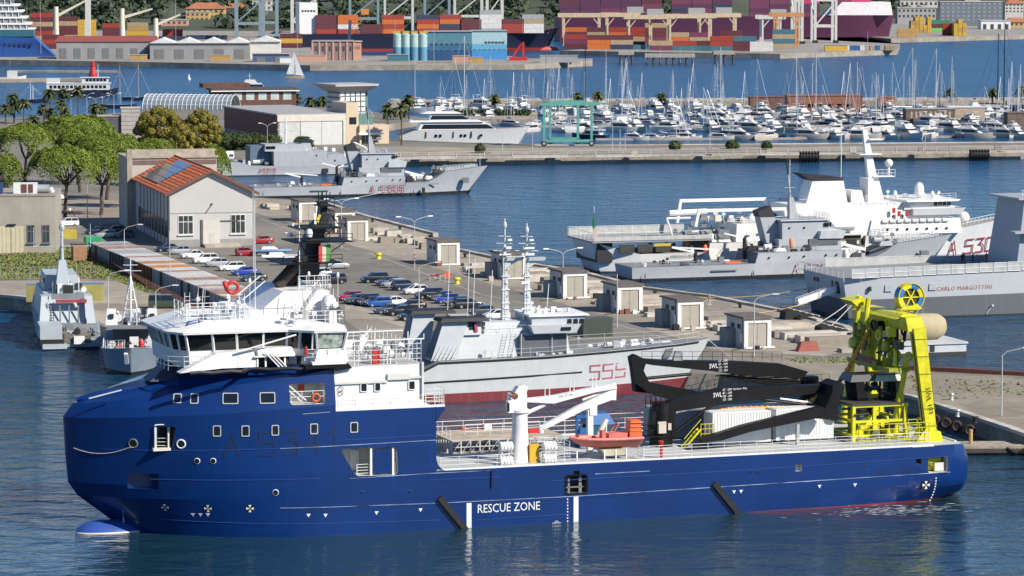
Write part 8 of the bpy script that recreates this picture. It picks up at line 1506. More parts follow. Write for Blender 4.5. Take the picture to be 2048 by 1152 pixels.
for i,(x,y)in enumerate(((1300,282),(1500,281),(1700,279),(1900,277),(1150,256),(1400,256),(1700,255),(1950,256),(900,246),(1300,246),(1600,246),(1200,236),(1500,236),(1800,237))):
 p=P(x,y); mb=MB(); mb.box(-16,16,-1.1,1.1,-.2,.55); t=mb.build('pontoon',M('pontoon_grey',(.36,.33,.29),.85,var=.15),None,loc=(p.x,p.y+5,0),rz=R(3)); tag(t,'low grey floating pontoon, %s from left in the %s boat row'%(nth((i-(0,4,8,11)[0 if i<4 else 1 if i<8 else 2 if i<11 else 3])),('front','second','third','middle')[0 if i<4 else 1 if i<8 else 2 if i<11 else 3]),'pontoon','floating pontoons')
 # breakwater behind the marina and the hedged mole
slab('marina_breakwater',[P(x,y,1.8)for x,y in((780,206),(1200,203),(1700,203),(2100,200),(2700,196),(2700,190),(2100,194),(1200,197),(780,200))],1.8,-2,STONE,STONE)
mb=MB(); rr=random.Random(3)
for i in range(900):
 x=rr.uniform(780,2100); p=P(x,205-(x-780)*.0022+rr.uniform(-1.5,1.5),1.2); s=rr.uniform(.5,1.2); mb.hexa([(p.x+a*s+rr.uniform(-.2,.2),p.y+b*s,c)for c in(.2,1.5+rr.uniform(0,1))for a,b in((-1,-1),(1,-1),(1,1),(-1,1))])
tag(mb.build('breakwater_rocks',M('pale_rock',(.42,.39,.35),.9,var=.3,scale=.5)),'pale boulders piled along the marina breakwater','rocks',kind='stuff')
slab('hedge_mole',[P(x,y,1.6)for x,y in((905,238),(1075,238),(1075,224),(905,224))],1.6,-2,CONC,STONE)
for i,(x0,x1)in enumerate(((912,985),(988,1060))):
 p=P(x0,231,1.6); q=P(x1,231,1.6); cl=[(rr.uniform(0,(q.x-p.x)),rr.uniform(-1,1),rr.uniform(.4,1.6),.8)for _ in range(70)]; t=thing('clipped_hedge',('left half of the green hedge on the low mole','right half of the green hedge on the low mole')[i],'hedge',p,0,'hedge on the mole'); link('foliage',crown_mesh('foliage',cl,40,.3,BUSH,300+i),t)
for i,(x,yc,yb)in enumerate(((990,194,216),(1156,190,210),(1195,188,208),(1323,190,208),(1900,182,206),(1985,182,206),(2042,178,206))):palm(x,yc,yb,'palm on the marina breakwater %s'%('above the hedge','behind the travel lift','right of the travel lift','over the marina centre','left of the tall black rigs','right of the tall black rigs','at the right edge')[i],1.1,'palms on the breakwater',1.8)
# brick sheds in the marina
BRK=M('brick_red',(.26,.11,.065),.85,var=.3,scale=1.2)
def shed(x,y,L,d,h,m,label,roof=None,deg=4,z=1.5):
 F_=bframe(x,y,deg,z); t=thing('marina_shed',label,'building',(F_.O[0],F_.O[1],0),F_.a); blk(t,'shed_wall',m,0,L,0,d,-.5,z+h); blk(t,'shed_roof',roof or m,-.2,L+.2,-.2,d+.2,z+h,z+h+.3);return t
t=shed(1575,219,26,8,4.6,BRK,'long red brick building in the marina'); winrow(t,3,23,-.03,2.2,3.4,6,1.6)
shed(1500,212,14,5,3.0,M('brick_brown',(.17,.09,.07),.85,var=.2),'low brown brick wall building left of the red one'); shed(1758,215,6,5,3.4,BRK,'small brick cube right of the red building')
t=shed(1812,240,16,6,3.4,M('timber_dark',(.15,.11,.085),.85,var=.25),'dark timber kiosk row in the marina',M('roof_grey',(.3,.3,.29),.8)); winrow(t,1,15,-.03,2.0,4.2,9,.9,M('shutter_beige',(.4,.33,.26),.7)); shed(1897,236,12,6,3.4,M('timber_tan',(.42,.33,.25),.8),'tan pavilion with pale roof in the marina',WHITE2); shed(2015,250,8,6,3.6,M('timber_dark',(.15,.11,.085),.85,var=.25),'dark timber kiosk at the right edge of the marina')
# ---------------- superyacht
SY=Fr(P(800,291)[:2],8); sy=fthing('superyacht','large white superyacht with dark window bands moored stern left','boat',SY); k=SY.side(1058,262,4)[0]/36.0
st=[(0,.6,3.6,3.2,2.6),(4,4,4,3.7,4.2),(18,18,4.1,3.7,4.3),(27,26,3.4,2.4,4.5),(32,30.2,2.0,1.1,4.7),(36,33,.05,.05,4.9)]; st=[(a*k,b*k,c,d,e)for a,b,c,d,e in st]; hull_part(sy,st,4.1,HULLW,fl=1.3); deck_part(sy,st,4.1,TEAK)
blk(sy,'main_saloon',HULLW,5*k,27*k,.7,7.5,4.2,6*k,23.5*k,1.2,7.0,6.6); blk(sy,'saloon_windows',GLASS,6*k,26*k,.62,7.58,4.75,6.6*k,24*k,1.0,7.2,5.9); blk(sy,'upper_deck',HULLW,2.5*k,23*k,.6,7.6,6.6,3*k,22*k,.9,7.3,7.1); blk(sy,'sky_lounge',HULLW,8*k,19.5*k,1.4,6.8,7.1,9*k,16.5*k,1.8,6.4,9.0); blk(sy,'lounge_windows',GLASS,8.4*k,19*k,1.32,6.88,7.4,9*k,17.4*k,1.6,6.6,8.4); blk(sy,'hard_top',HULLW,6*k,17.5*k,1.2,7,9.0,7.5*k,15.5*k,1.6,6.6,9.6)
m_=MB(); m_.tap(10*k,12*k,3,5.2,9.6,10.2*k,11*k,3.4,4.8,10.8); m_.build('radar_mast',HULLW,sy); blk(sy,'stern_deck',TEAK,0,4*k,.8,7.4,2.6,2.75)
for s in(9.6,10.8,16.5,17.6,22):blk(sy,'hull_port',GLASS,s*k,(s+.6)*k,-.05,.4,2.4,3.1)
for s in(7.0,14.5,19.5):blk(sy,'hull_vent',NBLK,s*k,(s+.25)*k,-.06,.5,2.2,3.9)
# ---------------- travel lift
TL=Fr(P(1088,293,QZ)[:2],4); tl=thing('travel_lift','tall turquoise travel lift on black wheels at the pier','crane',(TL.O[0],TL.O[1],QZ),TL.a); TQ=M('turquoise_steel',(.10,.33,.29),.5,var=.1); wv=TL.side(1183,290)[0]; dp=11
for x,y in((0,0),(wv,0),(2.6,dp),(wv-2.8,dp)):
 m_=MB(); m_.box(x-.32,x+.32,y-.32,y+.32,1.0,11.2); m_.build('lift_leg',TQ,tl)
 w_=link('wheel',None,tl); m_=MB(); m_.lathe([(.55,-.35),(.85,-.28),(.85,.28),(.55,.35)],(x,y,.85),16,'y'); m_.build('tyre',TYRE,w_,True); m_=MB(); m_.lathe([(.4,-.37),(.4,.37)],(x,y,.85),10,'y'); m_.build('rim',STEEL,w_)
for y in(0,dp):x0,x1=(0,wv)if y==0 else(2.6,wv-2.8); m_=MB(); m_.box(x0-1.2,x1+2.4,y-.35,y+.35,11.3,12.2); m_.build('lift_beam',TQ,tl); m_=MB(); m_.box(x0-.4,x1+.4,y-.3,y+.3,1.2,1.9); m_.build('lift_sill',TQ,tl)
m_=MB(); m_.beam((0,0,11.6),(2.6,dp,11.6),.8,.9); m_.build('side_beam',TQ,tl); blk(tl,'winch_house',GREYD,-.5,1.6,-.6,.8,12.4,13.4)
# ---------------- pier: rail, tyre fenders, lamp poles
fence([P(x,y,QZ+.5)for x,y in((700,319),(800,316),(1300,310),(2060,302))],'low pale railing along the long pier edge',1.3,7.0,M('rail_pale',(.5,.47,.42),.7),2,'pier_railing',.09)
for i,(x,y)in enumerate(((1613,322),(1950,318))):
 p=P(x,y); t=thing('tyre_fender',('black tyre clad fender on the pier behind the survey ship','black tyre clad fender on the pier at the right')[i],'fender',(p.x,p.y-8.5,1.1),R(3)); m_=MB(); m_.lathe([(.8,-2.6),(1.3,-2.4),(1.3,2.4),(.8,2.6)],(0,0,.4),14,'x'); m_.build('fender_core',RUBBER,t,True)
 for a in range(7):
  for b in range(6):m_=MB(); th=b*pi/3; m_.torus((-2.4+a*.8,1.35*cos(th),.4+1.35*sin(th)),.34,.14,'x',10,5); m_.build('tyre',RUBBER,t,True)
for i,x in enumerate((1005,1065,1225,1250,1240,1420,1680,1850)):lamp(x,302-(x-1000)*.004,262-(i%3)*9,0,'thin pale pole %s'%('left of the travel lift','just left of the travel lift legs','right of the travel lift','second right of the travel lift','third right of the travel lift','near the pier middle','over the survey ship funnel','right of the survey ship mast')[i],'thin poles on the long pier')
for i in range(26):x=830+i*48; p=P(x,313.5-(x-830)*.0105,QZ+.5); mb=MB(); mb.tap(-.9,.9,-.7,.7,0,-.8,.8,-.6,.6,rm.uniform(.8,2.0)); mb.build('stone_block',rm.choice(blkm),QUAY,loc=(p.x+rm.uniform(-2,2),p.y+.8,QZ+.3),rz=R(2))if i%3==0 else None
for i in range(15):x=820+i*84; p=P(x,322-(x-800)*.0105,0); mb=MB(); mb.box(-2.2,2.2,-.4,.3,-.4,rm.uniform(.7,1.3)); mb.build('wall_recess',M('recess_dark',(.05,.042,.035),.9),QUAY,loc=(p.x,p.y+.2,.2),rz=R(1))
# ================================================================ FAR SHORE: PORT, SHIPS, HILLS
PZ=2.5
def FP(x,y,z=PZ):return P(x,y,z)
CONCP=ground_mat('port_concrete',(.30,.28,.25),(.17,.155,.14),(.38,.355,.32),.03,.5)
slab('port_quay',[FP(x,y)for x,y in((-500,112),(0,119),(300,124),(620,130.5),(1050,128.5),(1185,121.5),(1185,117),(1045,117),(1020,112),(640,111),(622,100),(622,62),(-500,60))],PZ,-2,CONCP,STONE)
slab('container_terminal',[FP(x,y)for x,y in((1120,101),(1300,104),(1560,107.5),(1795,100),(1800,88),(1640,80),(1500,78),(1125,78),(640,66),(640,60),(1800,62),(1782,77),(2060,70),(2700,60),(2700,40),(640,40),(-800,40),(-800,59),(622,59),(632,75),(1100,84))][:6]+[FP(1500,70),FP(640,58),FP(640,40),FP(2700,40),FP(2700,60),FP(2060,70),FP(1782,77.5),FP(1700,70)],PZ,-2,CONCP,STONE)
slab('far_shore',[FP(x,y)for x,y in((-900,62),(2900,62),(2900,2),(-900,2))],PZ-.3,-2,CONCP,STONE)
# hills: terrain with one mass of far woodland
def hz(X,Y):
 d=max(0,Y-(2350 if X<120 else 2350+min(270,(X-120)*2)));return PZ-.5+150*(1-math.exp(-d/1400))*(.62+.38*sin(X*.0042+1.0))*(1 if X<260 else max(.30,1-(X-260)/500))+6*sin(X*.021+Y*.013)*min(1,d/200)
mb=MB(); nx,ny=60,30; gx=[-1400+3200*i/nx for i in range(nx+1)]; gy=[2340+3200*(j/ny)**1.3 for j in range(ny+1)]
mb.add([(x,y,hz(x,y))for y in gy for x in gx],[(j*(nx+1)+i,j*(nx+1)+i+1,(j+1)*(nx+1)+i+1,(j+1)*(nx+1)+i)for j in range(ny)for i in range(nx)]); struct(mb.build('hills',M('hill_scrub',(.06,.075,.045),.95,var=.3,scale=.02),None,True,3))
# hillside houses
OCH=M('ochre_wall',(.52,.36,.15),.85,var=.1); PINKW=M('pink_wall',(.52,.30,.22),.85,var=.1); PALEW=M('pale_wall',(.58,.55,.5),.85,var=.08); GREYW=M('grey_wall',(.34,.34,.34),.85,var=.1); TERR=M('terracotta_roof',(.36,.14,.075),.9,var=.2,scale=.1)
FWIN=M('far_window',(.06,.065,.07),.3)
HS=[]
def house(x,y,D,w,h,d,wall,label,roof='hip',cols=5,rows=3,name='house',win=FWIN,deg=0):
 p=PD(x,y,D); z0=p.z; HS.append((p.x,D,w)); t=thing(name,label,'building',(p.x,D,z0),R(deg)); blk(t,'house_wall',wall,0,w,0,d,-15,h)
 if roof=='hip':m_=MB(); m_.tap(-.6,w+.6,-.6,d+.6,h,w*.25,w*.75,d*.4,d*.6,h+w*.12+1.2); m_.build('house_roof',TERR,t)
 else:blk(t,'house_roof',M('flat_roof',(.4,.39,.37),.9),-.3,w+.3,-.3,d+.3,h,h+.6)
 for r in range(rows):
  for c in range(cols):m_=MB(); a=w*(c+.5)/cols; m_.box(a-w/cols*.22,a+w/cols*.22,-.12,.1,h*(r+.32)/rows,h*(r+.75)/rows); m_.build('window',win,t)
 return t
house(372,60,2420,16,12,14,OCH,'ochre house with five rows of windows behind the red containers','flat',5,4); house(372,58,2450,27,14,14,OCH,'long ochre house with terracotta roof behind the port','hip',7,4); house(322,70,2380,18,10,10,PINKW,'pinkish house beside the ochre house','flat',5,3)
house(200,46,2600,15,13,12,GREYW,'grey apartment block on the slope above the containers','flat',6,4,'apartment_block'); house(445,38,2560,18,8,10,PALEW,'pale house with red roof left of the blue cranes'); house(505,40,2560,14,14,10,PALEW,'white tall house behind the blue cranes','flat',4,4); house(1070,34,2600,45,4,12,PALEW,'long low pale shed under the green hill','flat',9,1); house(820,30,2650,26,6,12,PALEW,'pale flat building behind the ship cranes','flat',6,2); house(1135,28,2620,10,12,10,PALEW,'pale tower house at the end of the green hill','flat',3,4)
house(1880,44,2480,44,14,14,M('glass_block',(.16,.19,.21),.3),'long glazed office block on the right shore','flat',12,5,'office_block',M('block_pane',(.30,.30,.36),.2,var=.3)); house(1795,38,2560,28,8,14,GREYW,'long grey building left of the glazed block','flat',9,2); house(2010,62,2420,16,6,12,OCH,'ochre arcaded house at the right edge','hip',5,2); house(1962,66,2380,20,8,16,WHITE2,'white shed with grey front on the right shore','flat',4,1); house(2010,26,2640,14,7,10,PALEW,'pale villa on the right slope'); house(1930,12,2800,12,6,10,PALEW,'small pale villa above the glazed block'); house(1800,14,2760,30,5,12,PALEW,'long pale terrace above the right port','flat',8,1); house(2030,14,2760,12,6,10,OCH,'ochre villa at the top right')
house(170,40,2660,14,8,10,PALEW,'pale house left of the grey apartment block'); house(280,24,2760,12,7,10,PALEW,'small pale villa on the wooded hill'); house(410,10,2900,10,10,8,PALEW,'pale villa high on the wooded hill','hip',3,3); house(610,22,2700,20,9,12,PALEW,'pale building behind the white cranes','flat',5,3); house(715,16,2780,14,8,10,PINKW,'pink villa behind the crane legs'); house(960,6,2900,14,7,10,PALEW,'pale villa above the container ship')
rh_=random.Random(31); vl=[]
for i in range(16):
 x=rh_.uniform(20,1120); y=rh_.uniform(2,24); D=2750+(24-y)*22; n=len([1 for q in vl if abs(q-x)<45])
 if n:continue
 vl.append(x); house(x,y,D,rh_.uniform(9,16),rh_.uniform(6,9),9,rh_.choice((PALEW,OCH,PINKW,PALEW)),'%s small villa from the left scattered on the wooded hillside'%nth(len(vl)-1),'hip',4,2)
rng=np.random.default_rng(8); cl=[]
for i in range(2100):
 Y=2360+1500*rng.random()**1.4; X=rng.uniform(-.17,.17)*Y
 if X>150 and Y<2640:continue
 if any(h[0]-12<X<h[0]+h[2]+12 and h[1]-70<Y<h[1]+8 for h in HS):continue
 if X>300 and rng.random()<.55:continue
 r=rng.uniform(3.5,8); cl.append((X,Y,hz(X,Y)+r*.5,r))
FARL=[leafm('far_wood_dark',(.035,.055,.032)),leafm('far_wood_mid',(.06,.085,.045)),leafm('far_wood_light',(.10,.12,.065))]
me=crown_mesh('woodland',cl,42,1.9,FARL,5,.6); tag(link('woodland',me),'green woodland covering the far hillside','woodland',kind='stuff')
# ---------------- containers in the port
CC={n:M('port_container_'+n,c,.6,var=.12,streak=.15,dirt=(.1,.07,.05))for n,c in dict(red=(.32,.045,.03),orange=(.55,.14,.03),maroon=(.12,.03,.04),navy=(.03,.045,.09),grey=(.33,.34,.35),white=(.62,.61,.58),yellow=(.58,.36,.05),ochre=(.45,.28,.09),green=(.04,.22,.12),teal=(.05,.16,.2),blue=(.04,.12,.32),magenta=(.50,.04,.16),purple=(.10,.03,.075),plum=(.17,.04,.09),tan=(.4,.3,.18),lime=(.2,.5,.16)).items()}
def cmesh(L,mat):
 mb=MB(); mb.box(.05,L-.05,.05,2.39,.03,2.57)
 for x in(0,L-.16):
  for y in(0,2.28):mb.box(x,x+.16,y,y+.16,0,2.6)
 k=int(L/1.0)
 for i in range(1,k):mb.box(i*L/k-.2,i*L/k+.2,0,2.44,.16,2.44)
 for x in(-.03,L-.03):mb.box(x,x+.06,1.15,1.29,.1,2.5)
 return mb.mesh('port_container',mat)
CM={(n,L):cmesh(L,m)for n,m in CC.items()for L in(12.19,6.06)}; CS={n:[]for n in CC}; NC=[0]
rp_=random.Random(77); seen_c={}
def stack(x0,x1,yb,tiers,pal,zone,end=False,depth=1,z=PZ,fill=.96,D=None,L=12.19,deg=0,base=None,vary=1):
 """rows of containers standing between two picture columns on the ground line yb (or on level z at distance D)"""
 p0=P(x0,yb,z)if D is None else PD(x0,yb,D); p1=P(x1,yb,z)if D is None else PD(x1,yb,D); z=p0.z if D is not None else z
 w=(2.44 if end else L)+.25; n=max(1,int(round((p1.x-p0.x)/w)))
 for dd in range(depth):
  for i in range(n):
   tt=tiers-(rp_.randint(0,vary)if fill<1 else 0)
   for k in range(tt):
    if dd==0 or k==tt-1 or i==0:
     c=rp_.choice(pal); a=R(deg)+(pi/2 if end else 0); q=Vector((p0.x+i*w+(2.44 if end else 0),p0.y+dd*(L+.4 if end else 2.6),z+k*2.6)); NC[0]+=1
     nm='steel' if NC[0]>290 else zone
     if NC[0]>290:CS[c].append((q,a,L)); continue
     o=link('port_container',CM[(c,L)],None,q,a); key=(c,zone); lab='%s container, %s from left, %s tier%s, %s'%(c,nth(i),nth(k),' behind' if dd else '',zone); tag(o,lab,'container','%s containers %s'%(c,zone))
WARM=('ochre','yellow','orange','maroon','red','tan','ochre','maroon'); MIX=('maroon','red','orange','navy','grey','white','maroon','plum','tan','teal'); SHIPM=('red','orange','maroon','maroon','grey','white','red','navy','orange')
# navy container ship
NF=Fr(P(622,104)[:2],9); LN=NF.side(1128,100,0)[0]; cs=fthing('container_ship','dark navy container ship with red bulb lying at the port','ship',NF)
st=[(-8,-8,14,13,9.8),(LN*.55,LN*.55,14,13,9.8),(LN*.80,LN*.78,12.5,10,10.2),(LN*.93,LN*.88,8,4.5,11.5),(LN*.985,LN*.93,3.5,1.2,12.5),(LN*1.0,LN*.945,.1,.1,12.8)]; hull_part(cs,st,14,M('ship_navy',(.012,.016,.04),.5,var=.1,bands=[(1.6,(.28,.035,.03),0)]),fl=1.5); deck_part(cs,st,14,M('ship_deck_red',(.2,.07,.05),.8))
m_=MB(); m_.lathe([(.2,-6),(1.6,-4.5),(2.0,0),(2.0,6)],(LN*.955,14,.2),10,'x'); m_.v=[(2*LN*.955-x,y,z)for x,y,z in m_.v]; m_.build('bulbous_bow',M('bulb_red',(.5,.09,.06),.5),cs,True); a_=LN*.88; m_=MB(); m_.text('OCEAN',(LN*.885,5.0,9.6),(1,.45,0),(0,0,1),1.1,1,9); m_.build('lettering',MARK,cs)
blk(cs,'accommodation',WHITE,0-6,4,3,25,9.8,27); winrow(cs,-5,3,2.95,22,23,5,.5); blk(cs,'fore_house',GREYW,LN*.84,LN*.92,8,20,11,15.5); m_=MB(); m_.ladder((LN*.93,14,12),(LN*.93,14,24),1.6,.25,step=1.6); m_.build('fore_mast',NBLK,cs); m_=MB(); m_.beam((LN*.42,-.4,3.2),(LN*.62,-.4,8.6),.6,.7); m_.build('gangway',STEEL,cs)
x_=632
for x1,t_,dp,pal in((668,4,1,('maroon','red','navy')),(718,4,2,('red','orange','white','orange')),(760,3,1,('grey','red','maroon')),(830,4,1,('red','orange','maroon')),(915,4,1,('maroon','red','navy','orange')),(955,4,1,('maroon','orange','red')),(1000,5,1,('grey','grey','white')),(1040,4,1,('maroon','grey','red')),(1075,4,1,('white','grey','tan'))):
 a=NF.side(x_,75,2)[0]; p=NF.world(a,1.0,9.9); b=NF.side(x1,75,2)[0]; n=max(1,int((b-a)/12.5+.5))
 for i in range(n):
  for k in range(t_-(rp_.random()<.3)):
   c=rp_.choice(pal); q=NF.world(a+i*12.6,.8,9.9+k*2.6); NC[0]+=1; tag(link('port_container',CM[(c,12.19)],None,q,NF.a),'%s container in %s slot, %s tier, loaded on the navy ship'%(c,nth(int(a/12.6)+i),nth(k)),'container','%s containers on the navy ship'%c)
 x_=x1+4
 # stacks on the quays
stack(62,118,90,7,('maroon','ochre','tan','red'),'behind the cruise ship stern'); stack(112,150,88,8,('maroon','maroon','tan'),'left of the grey warehouse',vary=2); stack(150,205,84,6,('yellow','ochre','orange','yellow'),'by the white crane leg'); stack(84,112,98,4,('red','orange','maroon'),'on the quay beside the cruise ship'); stack(205,255,82,5,('maroon','white','maroon','red'),'behind the grey warehouse roof',vary=2); stack(255,312,80,4,('yellow','ochre','tan','navy'),'left of the ochre house'); stack(325,372,75,2,('red','red'),'in the bright red pair',fill=1); stack(372,470,79,2,('navy','plum','navy','maroon'),'behind the zigzag roof'); stack(245,380,81,1,('navy','navy','grey'),'in the dark line behind the warehouse',fill=1); stack(455,560,84,1,('grey','maroon','tan'),'on the ground under the blue cranes'); stack(560,622,96,3,('yellow','ochre','yellow','maroon','tan'),'beside the pink store'); stack(590,624,88,3,('ochre','yellow','tan'),'behind the pink store')
stack(1128,1175,98,3,('red','plum','maroon','red'),'ahead of the navy bow'); stack(1175,1300,99,3,MIX,'left of the portal cranes',vary=2); stack(1300,1420,101,3,MIX,'under the portal cranes',vary=2); stack(1420,1500,102,4,('maroon','maroon','red','navy','teal'),'right of the portal cranes',vary=1); stack(1440,1500,100,5,('red','orange','maroon'),'in the tall red block',depth=1); stack(1500,1545,103,2,('white','grey'),'on the pale lorry row'); stack(1545,1580,97,4,('teal','grey','tan'),'beneath the orange portal crane'); stack(1130,1290,92,5,('plum','maroon','red','orange','tan','maroon'),'in the rear yard rows',vary=2); stack(1290,1440,93,5,('maroon','red','plum','tan','orange','maroon'),'in the middle yard rows',vary=2)
stack(1640,1790,101,1,('yellow','white','tan','red','blue'),'along the purple ship quay',end=True,fill=.9,vary=1,L=6.06)
# pink-purple container ship
KF=Fr(P(1120,84)[:2],4); LK=KF.side(1795,80,0)[0]; ks=fthing('purple_container_ship','huge purple container ship stacked with plum and magenta containers','ship',KF)
st=[(0,0,22,21,15),(LK*.8,LK*.8,22,20,15),(LK*.93,LK*.91,16,12,16),(LK*1.0,LK*.985,5,3,17.5),(LK*1.01,LK*.99,.2,.2,17.5)]; hull_part(ks,st,22,M('ship_purple',(.085,.022,.06),.5,var=.12),fl=1.4); deck_part(ks,st,22,M('ship_deck_plum',(.12,.05,.07),.8)); blk(ks,'bow_screen',M('screen_white',(.66,.63,.64),.6),LK*.80,LK*.99,6,38,16,LK*.84,LK*.985,8,36,24)
for(a,b,t0,pal,nn)in((.0,.33,8,('purple','plum','purple','maroon'),1.5),(.33,.56,8,('purple','purple','plum','navy'),1.5),(.56,.7,9,('purple','plum','purple'),1.5),(.71,.8,10,('plum','purple','magenta'),1.5),(.81,.99,12,('magenta','magenta','plum','red'),12)):
 n=int((b-a)*LK/12.6)
 for i in range(n):
  for k in range(t0):
   z=15.2+k*2.6
   if z>47 or(a>.8 and k<3):continue
   c=rp_.choice(pal); q=KF.world(a*LK+i*12.6,nn,z); NC[0]+=1
   if NC[0]>295:CS[c].append((q,KF.a,12.19)); continue
   tag(link('port_container',CM[(c,12.19)],None,q,KF.a),'%s container in %s slot, %s tier, on the purple ship'%(c,nth(int(a*LK/12.6)+i),nth(k)),'container','%s containers on the purple ship'%c)
stack(1795,1830,74,3,('yellow','yellow','ochre','red'),'ashore by the purple bow',vary=1); stack(1822,1862,66,4,('yellow','ochre','yellow'),'in the yellow shore pyramid',end=True,vary=2); stack(1862,1885,64,4,('lime','green','maroon'),'in the green topped shore block'); stack(1885,1912,71,3,('red','white','maroon'),'in the red and white shore block'); stack(1908,1936,72,5,('yellow','yellow','ochre'),'in the tall yellow shore block',end=True,vary=2)
mb=MB(); mats=list(CC.values()); names=list(CC)
for c,L_ in CS.items():
 mb.mat(names.index(c))
 for q,a,L in L_:mb.obox((q.x+cos(a)*L/2-sin(a)*1.22,q.y+sin(a)*L/2+cos(a)*1.22),L-.15,2.4,q.z+.03,q.z+2.56,a)
if mb.f:tag(mb.build('container_mass',mats),'remaining mass of shipping containers in the far port','containers',kind='stuff')
# ---------------- port cranes
STB=M('crane_blue_grey',(.20,.27,.31),.55,var=.1); STW=M('crane_pale',(.55,.55,.52),.55,var=.08); RTG=M('crane_beige',(.55,.44,.29),.6,var=.15)
def sts(x,y,w,label,mat,h=60,dp=16,z=PZ):
 p=P(x,y,z); t=thing('quay_crane',label,'crane',p,R(2),'tall quay cranes')
 for a in(0,w):
  for b in(0,dp):m_=MB(); m_.box(a-.75,a+.75,b-.75,b+.75,0,h); m_.build('crane_leg',mat,t)
 for zz in(9,24,42):
  m_=MB(); m_.box(0,w,-.6,.6,zz,zz+1.4); m_.box(0,w,dp-.6,dp+.6,zz,zz+1.4); m_.build('crane_tie',mat,t)
 m_=MB(); m_.beam((0,0,10),(w,0,24),.8,.8); m_.beam((w,0,24),(0,0,42),.8,.8); m_.beam((0,0,10),(0,dp,24),.8,.8); m_.build('crane_brace',mat,t); m_=MB(); m_.box(w/2-1.5,w/2+1.5,-38,dp+18,h-8,h-5); m_.build('crane_boom',mat,t)
 for a in(0,w):blk(t,'bogie',NBLK,a-1.6,a+1.6,-1,1,0,1.6)
for a in((472,80,16,'dark blue grey quay crane at the left of the pair',STB),(520,78,10,'dark blue grey quay crane at the right of the pair',STB),(584,76,14,'pale quay crane behind the yellow stacks',STW),(700,68,18,'blue grey quay crane above the navy ship stern',STB),(770,66,18,'pale quay crane above the navy ship middle',STW),(850,64,16,'blue grey quay crane above the grey containers',STB),(910,62,18,'pale quay crane above the white containers',STW),(975,61,10,'pale quay crane over the navy ship bow',STW),(1630,86,12,'pale lattice quay crane in front of the purple ship',STW),(1590,88,4,'slim pale quay crane by the orange portal',STW)):sts(*a[:3],a[3],a[4])
def rtg(x,y,w,h,label,mat=RTG,house=True):
 p=P(x,y,PZ); t=thing('portal_crane',label,'crane',p,R(2),'beige portal yard cranes')
 for a in(0,w):
  for b in(0,12):m_=MB(); m_.box(a-.5,a+.5,b-.5,b+.5,0,h); m_.build('portal_leg',mat,t)
 for b in(0,12):m_=MB(); m_.box(-3,w+3,b-.8,b+.8,h,h+2.2); m_.build('portal_girder',mat,t)
 m_=MB(); m_.beam((0,0,h-5),(4,0,h),.5,.5); m_.beam((w,0,h-5),(w-4,0,h),.5,.5); m_.build('portal_brace',mat,t)
 if house:blk(t,'trolley_house',GREYW,w*.45,w*.45+9,1,9,h+2.2,h+5.4)
for a in((1128,92,20,16,'beige portal crane nearest the navy bow',RTG,False),(1215,96,24,17,'beige portal crane with grey trolley house on its left',RTG,True),(1258,97,22,16,'beige portal crane with the second grey trolley house',RTG,True),(1340,100,22,17,'beige portal crane in the middle of the yard',RTG,True),(1400,92,20,16,'beige portal crane at the right of the yard row',RTG,True),(1553,96,12,17,'orange portal crane left of the pale lattice crane',M('crane_orange',(.5,.24,.1),.6),False),(1525,92,10,15,'grey portal crane left of the orange one',STW,True)):rtg(*a)
def jib_crane(x,y,h,reach,up,label,mat,wid=1.6):
 p=P(x,y,PZ); t=thing('jib_crane',label,'crane',p,0,'jib cranes on the port quay'); m_=MB(); m_.tube((0,0,0),(0,0,h),wid,10,wid*.8); m_.build('crane_column',mat,t,True); m_=MB(); m_.beam((0,0,h*.75),(reach,0,h*.75+up),wid*.9,wid*1.1,wid*.4,wid*.5); m_.build('crane_jib',mat,t)
CRJ=M('crane_cream',(.62,.58,.47),.55,var=.06)
for a in((113,92,22,17,9,'cream ship crane left of the maroon stacks',CRJ),(245,92,21,17,5,'cream ship crane with raised jib in the middle',CRJ),(312,90,15,14,6,'cream ship crane beside the ochre house',CRJ)):jib_crane(*a)
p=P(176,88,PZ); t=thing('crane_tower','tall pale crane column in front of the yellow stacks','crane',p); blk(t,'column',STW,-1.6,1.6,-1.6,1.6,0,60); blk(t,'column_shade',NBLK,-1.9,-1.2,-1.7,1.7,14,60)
p=P(697,100,PZ); t=thing('mobile_crane','dark mobile crane with orange lattice jib before the navy ship','crane',p); m_=MB(); m_.beam((0,0,0),(1,0,16),1.6,1.6); m_.build('crane_mast',M('mast_blue_dark',(.05,.07,.12),.6),t); m_=MB(); a,b=Vector((1,0,9)),Vector((9,0,20))
for o in((-.6,.7),(.6,-.7)):m_.tube(a+Vector((o[0],0,o[1])),b+Vector((o[0],0,o[1])),.18,4)
for i in range(9):u=a.lerp(b,i/9); v=a.lerp(b,(i+1)/9); m_.tube(u+Vector((-.6,0,.7)),v+Vector((.6,0,-.7)),.12,4)
m_.box(7,11,-1,1,19,22); m_.build('lattice_jib',M('jib_orange',(.62,.24,.05),.6),t); blk(t,'crane_base',M('mast_blue_dark',(.05,.07,.12),.6),-3,4,-2,2,0,2.5)
p=P(1024,121,PZ); t=thing('harbour_crane','red harbour crane at the tip of the port quay','crane',p); m_=MB(); m_.beam((0,0,1),(4.5,0,8),.8,.8); m_.box(5,6,-.5,.5,0,9); m_.box(-1.5,7.5,-1.5,1.5,0,1.6); m_.beam((5.5,0,9),(1,0,4),.4,.4); m_.build('crane_frame',RED,t)
